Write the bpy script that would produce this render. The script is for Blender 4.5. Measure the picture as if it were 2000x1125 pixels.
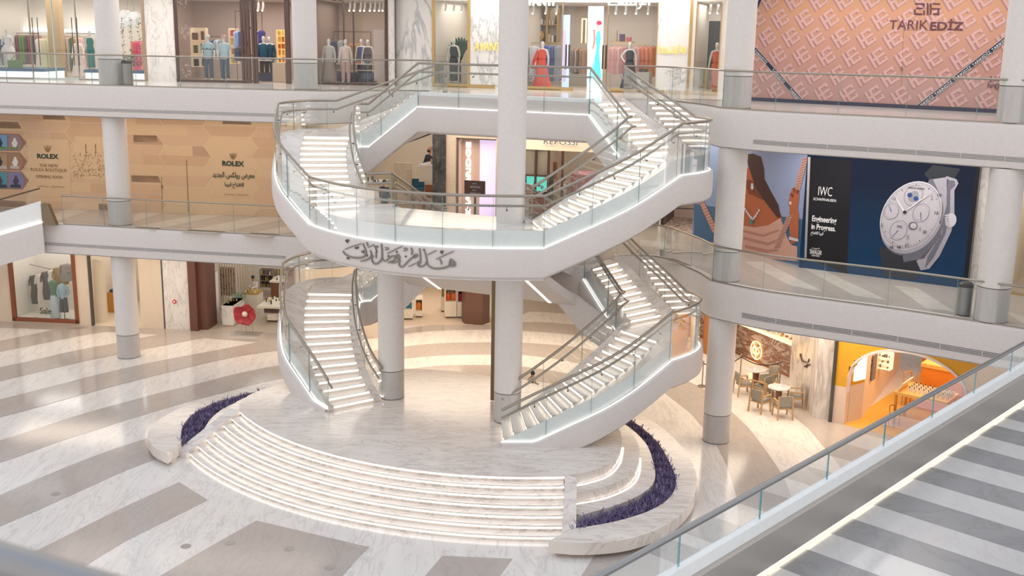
import bpy, math, random
from mathutils import Vector, Matrix
random.seed(7)
for o in list(bpy.data.objects): bpy.data.objects.remove(o)
S = bpy.context.scene; COL = S.collection
PI = math.pi
# ---------------------------------------------------------------- camera, world, light, exposure
CF, CP, CR, CH = 2120.08, 0.22483, -0.01664, 12.826      # focal (px of 2000), pitch, roll, eye height
cd = bpy.data.cameras.new('camera'); cam = bpy.data.objects.new('camera', cd); COL.objects.link(cam)
cd.sensor_width = 36; cd.lens = 36*CF/2000; cd.clip_start = .2; cd.clip_end = 300
cam.location = (0, 0, CH)
cam.matrix_world = Matrix.Translation((0, 0, CH)) @ Matrix.Rotation(PI/2-CP, 4, 'X') @ Matrix.Rotation(-CR, 4, 'Z')
cd.dof.use_dof = True; cd.dof.focus_distance = 36; cd.dof.aperture_fstop = 4.0
S.camera = cam
w = bpy.data.worlds.new('world'); S.world = w; w.use_nodes = True
nt = w.node_tree; bg = nt.nodes['Background']
tc = nt.nodes.new('ShaderNodeTexCoord'); sx = nt.nodes.new('ShaderNodeSeparateXYZ'); cr = nt.nodes.new('ShaderNodeValToRGB')
nt.links.new(tc.outputs['Generated'], sx.inputs[0]); nt.links.new(sx.outputs[2], cr.inputs[0]); nt.links.new(cr.outputs[0], bg.inputs[0])
e_ = cr.color_ramp.elements; e_[0].position = 0; e_[0].color = (1, .92, .86, 1); e_[1].position = .82; e_[1].color = (.74, .85, 1, 1)
x_ = e_.new(.5); x_.color = (1, .935, .885, 1)
bg.inputs[1].default_value = 0.95
S.view_settings.view_transform = 'Standard'; S.view_settings.look = 'None'
S.view_settings.gamma = 1; S.view_settings.use_curve_mapping = False
S.view_settings.exposure = 0.24
def area(name, loc, sx_, sy_, watt, color=(1, .86, .70), rz=0, rx=0):
    l = bpy.data.lights.new(name, 'AREA'); l.shape = 'RECTANGLE'; l.size = sx_; l.size_y = sy_; l.energy = watt; l.color = color
    o = bpy.data.objects.new(name, l); COL.objects.link(o); o.location = loc; o.rotation_euler = (rx, 0, rz); return o
WARM = (1, .84, .66); NEUT = (1, .93, .86)
# recessed ceiling lights of the three storeys (ground: under slab at 4.2; first: under 9.65; second: under 14.9)
area('ceiling_light', (-15, 44.2, 4.15), 13, 2.2, 220, WARM, -.08)
area('ceiling_light', (-14, 43.5, 9.6), 12, 2.2, 120, WARM, -.1)
area('ceiling_light', (-13, 43.5, 14.8), 13, 2.5, 260, NEUT, -.1)
area('ceiling_light', (2, 42.5, 14.8), 10, 2.5, 260, NEUT, -.33)
area('ceiling_light', (-1, 43.5, 9.6), 8, 3, 300, WARM, -.2)
area('ceiling_light', (-2, 43.5, 4.15), 9, 5, 420, WARM, 0)
area('ceiling_light', (11, 34, 14.8), 8, 2, 170, NEUT, -.64)
area('ceiling_light', (11, 33.6, 9.6), 8, 2, 210, NEUT, -.6)
area('ceiling_light', (9.5, 35.5, 4.15), 6, 3, 240, WARM, -.6)
area('ceiling_light', (7, 42, 4.15), 5, 4, 200, WARM, -.4)
area('ceiling_light', (7, 41, 9.6), 4, 3, 160, WARM, -.4)
# ---------------------------------------------------------------- photo-space helpers (pixel of the 2000x1125 frame -> point on a real plane)
_c, _s = math.cos(CP), math.sin(CP); _cr, _sr = math.cos(CR), math.sin(CR)
def ray(px, py):
    X = (px-1000)/CF; Y = (562.5-py)/CF
    X, Y = X*_cr+Y*_sr, -X*_sr+Y*_cr
    return Vector((X, _c+Y*_s, -_s+Y*_c))
def U(px, py, z):
    r = ray(px, py); t = (z-CH)/r.z; return (r.x*t, r.y*t)
OX, OY, AU, AV = -2.18, 33.34, .9027, .4302
def L(u, v, z=None):                                     # staircase axes -> world
    p = (OX+u*AU+v*AV, OY-u*AV+v*AU)
    return p if z is None else (p[0], p[1], z)
class Fr:                                                # a vertical wall plane, p0 left, p1 right
    def __init__(s, p0, p1, z):
        s.p = Vector(p0); s.t = (Vector(p1)-s.p).normalized(); s.n = Vector((-s.t.y, s.t.x)); s.z = z; s.len = (Vector(p1)-s.p).length
    def at(s, a, h, o=0):                                # o > 0: behind the wall plane (into the shop)
        q = s.p+s.t*a+s.n*o; return (q.x, q.y, s.z+h)
    def hit(s, px, py, o=0):
        r = ray(px, py); d = r.x*s.n.x+r.y*s.n.y; q = s.p+s.n*o; k = (q.x*s.n.x+q.y*s.n.y)/d
        return ((r.x*k-q.x)*s.t.x+(r.y*k-q.y)*s.t.y, CH+r.z*k-s.z)
    def rect(s, x0, y0, x1, y1, o=0):
        ym = (y0+y1)/2; xm = (x0+x1)/2
        return s.hit(x0, ym, o)[0], s.hit(x1, ym, o)[0], s.hit(xm, y1, o)[1], s.hit(xm, y0, o)[1]
    def mat(s, a, h, o=0):
        m = Matrix.Identity(4)
        m.col[0][:3] = (s.t.x, s.t.y, 0); m.col[1][:3] = (0, 0, 1); m.col[2][:3] = (-s.n.x, -s.n.y, 0); m.col[3][:3] = s.at(a, h, o)
        return m
    def ang(s): return math.atan2(s.t.y, s.t.x)
# ---------------------------------------------------------------- materials
MATS = {}
def M(name, col=(.8, .8, .8), rough=.5, metal=0, emit=0, ecol=None, spec=.5):
    if name in MATS: return MATS[name]
    m = bpy.data.materials.new(name); m.use_nodes = True; n = m.node_tree; b = n.nodes['Principled BSDF']
    b.inputs['Base Color'].default_value = (*col, 1); b.inputs['Roughness'].default_value = rough; b.inputs['Metallic'].default_value = metal
    b.inputs['Specular IOR Level'].default_value = spec
    if emit:
        b.inputs['Emission Color'].default_value = (*(ecol or col), 1); b.inputs['Emission Strength'].default_value = emit
    else:                                                # slight grain so that nothing is a flat swatch
        t = n.nodes.new('ShaderNodeTexNoise'); t.inputs['Scale'].default_value = 9; t.inputs['Detail'].default_value = 4
        g = n.nodes.new('ShaderNodeNewGeometry'); n.links.new(g.outputs['Position'], t.inputs['Vector'])
        mx = n.nodes.new('ShaderNodeMix'); mx.data_type = 'RGBA'; mx.blend_type = 'MULTIPLY'; mx.inputs[0].default_value = .12
        mx.inputs[6].default_value = (*col, 1); n.links.new(t.outputs[0], mx.inputs[7]); n.links.new(mx.outputs[2], b.inputs['Base Color'])
        # keep mean colour: brighten slightly
        mx.inputs[6].default_value = (*[min(1, c*1.06) for c in col], 1)
    MATS[name] = m; return m
def marble(name, base, vein, rough=.12, scale=1.0, amount=.5, stretch=(1, 1, 1), rot=(0, 0, .6), spec=.5, width=.06):
    if name in MATS: return MATS[name]
    m = bpy.data.materials.new(name); m.use_nodes = True; n = m.node_tree; b = n.nodes['Principled BSDF']; lk = n.links.new
    g = n.nodes.new('ShaderNodeNewGeometry'); mp = n.nodes.new('ShaderNodeMapping'); lk(g.outputs['Position'], mp.inputs[0])
    mp.inputs['Scale'].default_value = stretch; mp.inputs['Rotation'].default_value = rot
    n1 = n.nodes.new('ShaderNodeTexNoise'); n1.inputs['Scale'].default_value = .55*scale; n1.inputs['Detail'].default_value = 9; n1.inputs['Roughness'].default_value = .62; n1.inputs['Distortion'].default_value = 1.4
    lk(mp.outputs[0], n1.inputs['Vector'])
    r = n.nodes.new('ShaderNodeValToRGB'); e = r.color_ramp.elements
    e[0].position = .5-width; e[0].color = (0, 0, 0, 1); e[1].position = .5; e[1].color = (1, 1, 1, 1); x = e.new(.5+width*.5); x.color = (0, 0, 0, 1)
    lk(n1.outputs[0], r.inputs[0])
    n2 = n.nodes.new('ShaderNodeTexNoise'); n2.inputs['Scale'].default_value = .8*scale; n2.inputs['Detail'].default_value = 5
    lk(mp.outputs[0], n2.inputs['Vector'])
    mm = n.nodes.new('ShaderNodeMath'); mm.operation = 'MULTIPLY'; lk(r.outputs[0], mm.inputs[0]); mm.inputs[1].default_value = amount
    a2 = n.nodes.new('ShaderNodeMapRange'); a2.inputs[1].default_value = .3; a2.inputs[2].default_value = .75; a2.inputs[3].default_value = 0; a2.inputs[4].default_value = .22
    lk(n2.outputs[0], a2.inputs[0])
    ad = n.nodes.new('ShaderNodeMath'); ad.operation = 'ADD'; ad.use_clamp = True; lk(mm.outputs[0], ad.inputs[0]); lk(a2.outputs[0], ad.inputs[1])
    mx = n.nodes.new('ShaderNodeMix'); mx.data_type = 'RGBA'; mx.inputs[6].default_value = (*base, 1); mx.inputs[7].default_value = (*vein, 1)
    lk(ad.outputs[0], mx.inputs[0]); lk(mx.outputs[2], b.inputs['Base Color'])
    b.inputs['Roughness'].default_value = rough; b.inputs['Specular IOR Level'].default_value = spec
    MATS[name] = m; return m
def glassmat(name, tint=(.93, .97, .97), refl=.6, alpha_tint=0.0):
    if name in MATS: return MATS[name]
    m = bpy.data.materials.new(name); m.use_nodes = True; n = m.node_tree; n.nodes.clear(); lk = n.links.new
    o = n.nodes.new('ShaderNodeOutputMaterial'); t = n.nodes.new('ShaderNodeBsdfTransparent'); t.inputs[0].default_value = (*tint, 1)
    g = n.nodes.new('ShaderNodeBsdfGlossy'); g.inputs['Roughness'].default_value = .02; g.inputs[0].default_value = (1, 1, 1, 1)
    f = n.nodes.new('ShaderNodeFresnel'); f.inputs[0].default_value = 1.5
    mu = n.nodes.new('ShaderNodeMath'); mu.operation = 'MULTIPLY'; mu.inputs[1].default_value = refl; lk(f.outputs[0], mu.inputs[0])
    x = n.nodes.new('ShaderNodeMixShader'); lk(mu.outputs[0], x.inputs[0]); lk(t.outputs[0], x.inputs[1]); lk(g.outputs[0], x.inputs[2])
    lk(x.outputs[0], o.inputs[0]); MATS[name] = m; return m
WHITE = M('white_paint', (.70, .66, .645), .55)
WMAR = marble('white_marble', (.81, .765, .725), (.50, .45, .43), .13, 1.5, .45, (2.6, .5, 1), (0, 0, .95), .5, .035)
DMAR = marble('taupe_marble', (.50, .44, .40), (.40, .345, .315), .12, 1.6, .35, (1.9, .6, 1), (0, 0, -.3), .5, .05)
SMAR = marble('stage_marble', (.81, .745, .69), (.50, .43, .39), .16, 1.5, .6, (.55, 2.4, 1), (0, 0, .95), .5, .045)
TRD = marble('tread_marble', (.80, .75, .70), (.64, .58, .54), .25, 2.5, .3, (1, 2.2, 1), (0, 0, .5), .5, .03)
GMAR = marble('grey_stone', (.54, .515, .50), (.43, .405, .39), .3, 2.2, .3, (1, 1, .25))
LMAR = marble('light_stone', (.68, .65, .63), (.55, .52, .50), .14, 1.6, .35, (2, .7, 1), (0, 0, .4), .5, .04)
TMAR = marble('gallery_stone', (.45, .405, .37), (.36, .32, .29), .14, 1.6, .35, (2, .7, 1), (0, 0, .4), .5, .05)
PMAR = marble('pillar_marble', (.80, .77, .75), (.48, .45, .45), .25, 2.2, .6, (1.6, 1.6, .5), (.7, .6, 0), .5, .04)
CURB = M('pale_curb', (.86, .89, .90), .35)
GLASS = glassmat('clear_glass', (.972, .985, .982), .45); SHOPG = glassmat('shop_glass', (.97, .98, .98), .7)
GEDGE = M('glass_edge', (.26, .42, .41), .2)
STEEL = M('brushed_steel', (.36, .32, .275), .32, .9)
DSTEEL = M('dark_steel', (.12, .115, .11), .35, .8)
LED = M('led_light', (1, .95, .86), .5, 0, 1.9, (1, .93, .82))
LEDS = M('led_stair', (1, .95, .86), .5, 0, 1.6, (1, .95, .88))
# ---------------------------------------------------------------- mesh helpers
class MB:
    def __init__(s): s.v = []; s.f = []; s.mi = []
    def add(s, vs, fs, mi=0):
        k = len(s.v); s.v += [tuple(q) for q in vs]; s.f += [tuple(i+k for i in f) for f in fs]; s.mi += [mi]*len(fs); return s
    def box(s, c, d, rz=0, mi=0, taper=1):
        cx, cy, cz = c; a, b, h = d[0]/2, d[1]/2, d[2]/2; ca, sa = math.cos(rz), math.sin(rz); vs = []
        for z, k in ((-h, 1), (h, taper)):
            for x, y in ((-a, -b), (a, -b), (a, b), (-a, b)):
                x *= k; y *= k; vs.append((cx+x*ca-y*sa, cy+x*sa+y*ca, cz+z))
        return s.add(vs, [(3, 2, 1, 0), (4, 5, 6, 7), (0, 1, 5, 4), (1, 2, 6, 5), (2, 3, 7, 6), (3, 0, 4, 7)], mi)
    def prism(s, poly, z0, z1, mi=0):
        n = len(poly); a = sum(poly[i][0]*poly[(i+1) % n][1]-poly[(i+1) % n][0]*poly[i][1] for i in range(n))
        if a < 0: poly = poly[::-1]
        zz = (lambda z: (lambda i: z[i] if hasattr(z, '__len__') else z))
        vs = [(p[0], p[1], z0) for p in poly]+[(p[0], p[1], z1) for p in poly]
        return s.add(vs, [tuple(range(n-1, -1, -1)), tuple(range(n, 2*n))]+[(i, (i+1) % n, n+(i+1) % n, n+i) for i in range(n)], mi)
    def hexa(s, b4, t4, mi=0):                           # 4 bottom, 4 top points (ccw from above)
        return s.add(list(b4)+list(t4), [(3, 2, 1, 0), (4, 5, 6, 7), (0, 1, 5, 4), (1, 2, 6, 5), (2, 3, 7, 6), (3, 0, 4, 7)], mi)
    def tube(s, pts, r, n=8, mi=0, cap=True):
        pts = [Vector(p) for p in pts]; N = len(pts); rr = r if hasattr(r, '__len__') else [r]*N; k = len(s.v); up = None
        for i, p in enumerate(pts):
            d = (pts[min(i+1, N-1)]-pts[max(i-1, 0)]).normalized()
            if up is None:
                up = Vector((0, 0, 1)) if abs(d.z) < .9 else Vector((1, 0, 0))
            a = d.cross(up)
            if a.length < 1e-4: a = d.cross(Vector((0, 1, 0)))
            a.normalize(); b = a.cross(d).normalized(); up = b
            for j in range(n):
                t = 2*PI*j/n; q = p+(a*math.cos(t)+b*math.sin(t))*rr[i]; s.v.append(tuple(q))
        for i in range(N-1):
            for j in range(n):
                s.f.append((k+i*n+j, k+i*n+(j+1) % n, k+(i+1)*n+(j+1) % n, k+(i+1)*n+j)); s.mi.append(mi)
        if cap:
            s.f.append(tuple(k+j for j in range(n-1, -1, -1))); s.f.append(tuple(k+(N-1)*n+j for j in range(n))); s.mi += [mi, mi]
        return s
    def loft(s, rings, n=16, mi=0, cx=0, cy=0, wav=0, wn=7, cap=True):   # rings: (z, rx, ry[, dx, dy])
        k = len(s.v)
        for q in rings:
            z, rx, ry = q[:3]; dx, dy = (q[3], q[4]) if len(q) > 3 else (0, 0)
            for j in range(n):
                t = 2*PI*j/n; w_ = 1+wav*math.sin(wn*t+z*2)
                s.v.append((cx+dx+rx*w_*math.cos(t), cy+dy+ry*w_*math.sin(t), z))
        for i in range(len(rings)-1):
            for j in range(n):
                s.f.append((k+i*n+j, k+i*n+(j+1) % n, k+(i+1)*n+(j+1) % n, k+(i+1)*n+j)); s.mi.append(mi)
        if cap:
            s.f.append(tuple(k+j for j in range(n-1, -1, -1))); s.f.append(tuple(k+(len(rings)-1)*n+j for j in range(n))); s.mi += [mi, mi]
        return s
    def cyl(s, x, y, z0, z1, r, n=24, mi=0, r1=None):
        return s.loft([(z0, r, r), (z1, r1 or r, r1 or r)], n, mi, x, y)
    def ball(s, c, r, n=10, mi=0, sq=(1, 1, 1)):
        m = n//2+1; s.loft([(c[2]+r*sq[2]*math.sin(-PI/2+PI*i/m), max(1e-3, r*sq[0]*math.cos(-PI/2+PI*i/m)), max(1e-3, r*sq[1]*math.cos(-PI/2+PI*i/m))) for i in range(m+1)], n, mi, c[0], c[1]); return s
    def build(s, name, mats, parent=None, smooth=None, loc=(0, 0, 0), rz=0):
        me = bpy.data.meshes.new(name)
        off = Vector((0, 0, 0))
        q = parent
        while q is not None and q.parent: q = q.parent
        if q is not None and q.get('_w'): off = Vector(q.location)
        me.from_pydata([tuple(Vector(p)-off) for p in s.v], [], s.f)
        mats = mats if isinstance(mats, (list, tuple)) else [mats]
        for m in mats: me.materials.append(m)
        if len(mats) > 1: me.polygons.foreach_set('material_index', s.mi)
        me.update()
        if smooth is not None:
            me.polygons.foreach_set('use_smooth', [True]*len(me.polygons))
            try: me.set_sharp_from_angle(angle=smooth)
            except Exception: pass
        o = bpy.data.objects.new(name, me); COL.objects.link(o); o.location = loc; o.rotation_euler = (0, 0, rz)
        if parent is not None: o.parent = parent
        return o
def tag(o, label=None, cat=None, group=None, kind=None):
    if label: o['label'] = label
    if cat: o['category'] = cat
    if group: o['group'] = group
    if kind: o['kind'] = kind
    return o
def struct(o): o['kind'] = 'structure'; return o
def thing(name, loc, label, cat, group=None, rz=0, world=True):
    o = bpy.data.objects.new(name, None); COL.objects.link(o); o.location = loc; o.rotation_euler = (0, 0, rz); o.empty_display_size = .2
    if world: o['_w'] = 1
    return tag(o, label, cat, group)
def copy_tree(o, parent=None):
    c = o.copy(); COL.objects.link(c); c.parent = parent
    for ch in list(o.children): copy_tree(ch, c)
    return c
def place(proto, used, loc, rz=0, label=None, group=None, scale=None):
    o = proto if not used.get(proto.name) else copy_tree(proto)
    used[proto.name] = 1; o.location = loc; o.rotation_euler = (0, 0, rz)
    if scale: o.scale = (scale,)*3
    if label: o['label'] = label
    if group: o['group'] = group
    return o
USED = {}
def spline(pts, step=.2, closed=False):                  # Catmull-Rom through points of any dimension
    P = [Vector(p) for p in pts]; n = len(P); out = []
    for i in range(n if closed else n-1):
        p0, p1, p2, p3 = (P[(i-1) % n], P[i], P[(i+1) % n], P[(i+2) % n]) if closed else (P[max(i-1, 0)], P[i], P[i+1], P[min(i+2, n-1)])
        k = max(1, int((p2-p1).length/step))
        for j in range(k):
            t = j/k; out.append(.5*((2*p1)+(p2-p0)*t+(2*p0-5*p1+4*p2-p3)*t*t+(3*p1-p0-3*p2+p3)*t**3))
    if not closed: out.append(P[-1])
    return out
def resample(pts, n):
    P = [Vector(p) for p in pts]; d = [0]
    for a, b in zip(P, P[1:]): d.append(d[-1]+(b-a).length)
    out = []; j = 0
    for i in range(n+1):
        t = d[-1]*i/n
        while j < len(P)-2 and d[j+1] < t: j += 1
        s_ = d[j+1]-d[j]; out.append(P[j].lerp(P[j+1], (t-d[j])/s_ if s_ > 0 else 0))
    return out
def normals(path, side):                                 # mitred plan normals; side=+1: right of travel
    P = [Vector((p[0], p[1])) for p in path]; N = []
    for i in range(len(P)):
        a = (P[i]-P[i-1]) if i > 0 else (P[1]-P[0]); b = (P[i+1]-P[i]) if i < len(P)-1 else (P[-1]-P[-2])
        a = a.normalized() if a.length > 1e-6 else b.normalized(); b = b.normalized() if b.length > 1e-6 else a
        na = Vector((a.y, -a.x)); nb = Vector((b.y, -b.x)); m = na+nb
        m = m.normalized() if m.length > 1e-3 else na
        k = max(.5, m.dot(na)); N.append(m*(side/k))
    return N
def sweep(mb, path, prof, side, closed_prof=False, mi=0, cap=False):
    N = normals(path, side); k = len(mb.v); m = len(prof)
    for p, n in zip(path, N):
        for a, dz in prof: mb.v.append((p[0]+n.x*a, p[1]+n.y*a, p[2]+dz))
    for i in range(len(path)-1):
        for j in range(m if closed_prof else m-1):
            q = (k+i*m+j, k+i*m+(j+1) % m, k+(i+1)*m+(j+1) % m, k+(i+1)*m+j); mb.f.append(q); mb.mi.append(mi)
    if cap and closed_prof:
        mb.f.append(tuple(k+j for j in range(m))); mb.f.append(tuple(k+(len(path)-1)*m+j for j in range(m-1, -1, -1))); mb.mi += [mi, mi]
    return mb
def offset(path, side, a, dz=0):
    return [(p[0]+n.x*a, p[1]+n.y*a, p[2]+dz) for p, n in zip(path, normals(path, side))]
def text(s, fr, x0, y0, x1, y1, mat_, parent, name='lettering', o=-.03, depth=.02, bold=0, stretch=True, shear=0):
    cu = bpy.data.curves.new('t', 'FONT'); cu.body = s; cu.size = 1; cu.extrude = depth/2; cu.offset = bold; cu.shear = shear; cu.resolution_u = 3; cu.align_x = 'LEFT'
    tmp = bpy.data.objects.new('t', cu); COL.objects.link(tmp); bpy.context.view_layer.update()
    me = bpy.data.meshes.new_from_object(tmp.evaluated_get(bpy.context.evaluated_depsgraph_get()))
    bpy.data.objects.remove(tmp); bpy.data.curves.remove(cu)
    if not me.vertices: return None
    a0, a1, h0, h1 = fr.rect(x0, y0, x1, y1, o)
    xs = [v.co.x for v in me.vertices]; ys = [v.co.y for v in me.vertices]; X0, X1, Y0, Y1 = min(xs), max(xs), min(ys), max(ys)
    kx = (a1-a0)/(X1-X0); ky = (h1-h0)/(Y1-Y0)
    if not stretch: ky = kx = min(kx, ky)
    mt = fr.mat(a0, h0, o); off = Vector((0, 0, 0)); q = parent
    while q is not None and q.parent: q = q.parent
    if q is not None and q.get('_w'): off = Vector(q.location)
    for v in me.vertices: v.co = mt @ Vector(((v.co.x-X0)*kx, (v.co.y-Y0)*ky, v.co.z))-off
    me.name = name; me.materials.clear(); me.materials.append(mat_)
    ob = bpy.data.objects.new(name, me); COL.objects.link(ob)
    if parent is not None: ob.parent = parent
    return ob
def pane(fr, pts, o, mb, mi=0, th=.006):                 # thin print/panel traced on a wall plane from photo pixels
    n = len(pts); P = [fr.hit(x, y, o) for x, y in pts]
    a = sum(P[i][0]*P[(i+1) % n][1]-P[(i+1) % n][0]*P[i][1] for i in range(n))
    if a < 0: P = P[::-1]
    vs = [fr.at(p[0], p[1], o) for p in P]+[fr.at(p[0], p[1], o+th) for p in P]
    return mb.add(vs, [tuple(range(n)), tuple(range(2*n-1, n-1, -1))]+[(i+n, (i+1) % n+n, (i+1) % n, i) for i in range(n)], mi)
def fbox(fr, mb, a0, a1, h0, h1, o0, o1, mi=0):
    if o0 > o1: o0, o1 = o1, o0
    if a0 > a1: a0, a1 = a1, a0
    b = [fr.at(a0, h0, o0), fr.at(a1, h0, o0), fr.at(a1, h0, o1), fr.at(a0, h0, o1)]
    t = [fr.at(a0, h1, o0), fr.at(a1, h1, o0), fr.at(a1, h1, o1), fr.at(a0, h1, o1)]
    return mb.hexa(b, t, mi)
def pbox(fr, mb, x0, y0, x1, y1, o0, o1, mi=0):          # box whose front face fills a photo rectangle at depth o0
    a0, a1, h0, h1 = fr.rect(x0, y0, x1, y1, o0); return fbox(fr, mb, a0, a1, h0, h1, o0, o1, mi)
# ================================================================ SETTING: floors, slabs, walls
Z1, Z2 = 5.445, 10.885
mb = MB(); mb.add([(-60, -20, 0), (60, -20, 0), (60, 80, 0), (-60, 80, 0)], [(0, 1, 2, 3)]); struct(mb.build('floor', WMAR))
def inlay(up, lo, z=.004, mat_=None, zz=0.0):
    mb = MB(); A = [U(*p, zz) for p in up]; B = [U(*p, zz) for p in lo]
    if len(up) > 2: A = [tuple(p) for p in spline([(a[0], a[1], 0) for a in A], .5)]
    if len(lo) > 2: B = [tuple(p) for p in spline([(a[0], a[1], 0) for a in B], .5)]
    N = 24; A = resample([(p[0], p[1], 0) for p in A], N); B = resample([(p[0], p[1], 0) for p in B], N)
    vs = [(p[0], p[1], zz+z) for p in A]+[(p[0], p[1], zz+z) for p in B]
    mb.add(vs, [(N+1+i, N+2+i, i+1, i) for i in range(N)])
    return struct(mb.build('trim_1', mat_ or DMAR))
I = inlay
I([(-40, 615), (0, 622), (200, 630), (400, 642), (600, 650)], [(-40, 640), (0, 640.3), (104, 644), (300, 653), (504, 668), (600, 672)])
I([(-30, 671), (0, 665.6), (32, 659.2), (64, 652.8), (104, 644), (165, 640)], [(-30, 693), (0, 687.2), (40, 680), (80, 672), (128, 661.9), (176, 652.8), (215, 647)])
I([(104, 643.5), (215, 640), (300, 650)], [(104, 645), (208, 648.5), (309, 653.6)], .005)
I([(-30, 724), (0, 717.3), (64, 704), (128, 688.8), (184, 677.6), (229, 669.6), (272, 660.8), (312, 653)], [(-30, 752), (0, 744.8), (40, 735.2), (96, 721.6), (153.6, 708.3), (227, 692.8), (280, 682.7), (344, 670.4), (398, 660)], .006)
I([(305, 650), (400, 656), (504, 664)], [(305, 655), (398, 660.2), (504, 668.5)], .0065)
I([(-30, 788), (0, 780.5), (48, 768), (96, 756), (160, 739.2), (230.4, 722.4), (280, 711.2), (344, 698.4), (392, 689.6), (448, 679.2), (504, 668.5), (600, 652)],
  [(-30, 823), (0, 815), (64, 798.4), (128, 780), (192, 762.4), (256, 745.6), (320, 729.6), (416, 706.4), (480, 693.6), (565, 681.6), (650, 668)], .007)
I([(-30, 869), (0, 860.3), (46, 845.9), (153.3, 810.7), (263.6, 780), (328, 763.2), (376, 752), (440, 735.2), (504, 720.8), (566, 710.4), (650, 697)],
  [(-30, 914), (0, 904.2), (40, 890.4), (107, 865.8), (196, 836.7), (291, 807.6), (374, 783), (440, 766.4), (504, 749.6), (567, 737.3), (650, 725)])
I([(-30, 979), (0, 967), (46, 947), (122.6, 914.9), (214.6, 879.6), (303.5, 851), (345, 838)], [(-30, 1042), (0, 1028.3), (61.3, 1002.3), (122.6, 974.7), (184, 947), (245, 919.5), (312.7, 894), (370, 872)])
I([(-60, 1135), (73.6, 1074.3), (184, 1019), (276, 974.7), (350, 941.6)], [(80, 1160), (171.7, 1102.5), (245, 1057.4), (331, 1014.5), (406, 976.8)])
I([(240, 1172), (312.7, 1125), (420, 1062), (500.8, 1016.8)], [(620, 1172), (668.8, 1125), (700, 1090), (721.3, 1068.8)])
I([(500.8, 1016.8), (589, 1038.6), (660, 1056), (721.3, 1068.8)], [(500.8, 1017.8), (611, 1046.8), (721.3, 1069.8)], .003)
I([(864, 1085.6), (1001.4, 1091.5)], [(800, 1160), (950, 1160)])
I([(1162, 1083), (1225, 1072), (1292, 1045)], [(1110, 1165), (1200, 1165), (1284, 1165)])
I([(1285, 757), (1304, 773), (1344, 803), (1371, 834), (1397, 866), (1420, 912), (1437, 965), (1442, 1006), (1438, 1080), (1425, 1150)],
  [(1320, 735), (1333.6, 740.6), (1377, 761), (1426.6, 802.6), (1463.8, 837.7), (1501, 887.3), (1525.8, 924.5), (1543, 963), (1554, 1020), (1556, 1100)])
I([(1200, 838), (1245, 852), (1292, 868)], [(1248, 810), (1272, 838), (1290, 867)])
I([(1500, 765), (1544, 809), (1575, 834), (1604, 867), (1637, 908), (1680, 980), (1705, 1080)], [(1560, 770), (1700, 810), (1800, 900), (1900, 960), (2000, 1080), (2060, 1100), (2100, 1150)])
I([(640, 668), (700, 655), (788, 641.8), (845, 634.5), (904, 631), (958, 629), (1021, 628.6), (1076, 630), (1130.6, 635.5), (1200, 645)],
  [(640, 682), (700, 666), (788, 652), (845, 646.6), (904, 644.5), (958, 644), (1021, 646.4), (1076, 650), (1130, 655), (1200, 664)])
I([(640, 706), (700, 690), (791, 676.7), (866, 670), (958, 668.7), (1020, 669), (1076, 673.3), (1126, 678), (1200, 692)],
  [(640, 730), (700, 715), (791, 700.7), (866, 694), (959, 692.5), (1018.6, 693), (1100, 704), (1180, 722)])
I([(700, 735), (791, 721.5), (866, 714), (959, 713), (1020, 716), (1078, 724), (1150, 738)], [(700, 770), (791, 753.5), (866, 745), (959, 742), (1020, 741), (1080, 750), (1150, 765)])
I([(1015, 578), (1105, 590), (1130, 596)], [(1015, 620), (1034, 609), (1116, 613.4)])
for q in ((109, 965), (449, 1061), (565, 1072), (644, 1109), (363, 1067)):
    x, y = U(*q, 0); mb = MB().cyl(x, y, .004, .012, .13); tag(mb.build('floor_socket', M('socket_metal', (.42, .39, .37), .4, .6)), 'round metal floor socket, %s' % {109: 'far left on the taupe band', 449: 'left one inside the broad taupe patch', 565: 'middle one inside the broad taupe patch', 644: 'nearest the lower edge of the broad taupe patch', 363: 'on the white band left of the broad taupe patch'}[q[0]], 'floor socket')
# slab outlines
def LL(*p): return [L(*q) for q in p]
RE = LL((3.45, 6.35), (4.3, 6.95), (5.1, 6.75), (6.0, 5.9), (6.9, 4.9), (7.49, 4.05))+[(6.75, 33.3), (7.82, 32.31), (9.68, 31.18), (11.18, 30.28), (13.83, 28.36), (19, 24.7), (26, 19.7)]
LE = LL((-3.45, 6.35), (-4.3, 6.95), (-5.1, 6.75), (-6.0, 5.9), (-6.9, 4.9), (-7.49, 4.05))+[(-8.39, 40.38), (-13.92, 41.44), (-18.47, 42.37), (-34, 45.6)]
def sm(p, st=.35): return [(q[0], q[1]) for q in spline([(a[0], a[1], 0) for a in p], st)]
RE1 = sm(RE); LE1 = sm(LE)
CEN = LL((-3.65, 5.6), (-3.3, 3.95), (3.3, 3.95), (3.65, 5.6))
outline = LE1[::-1]+CEN+RE1+[(26, 60), (-34, 60)]
FH = 1.2
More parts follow.
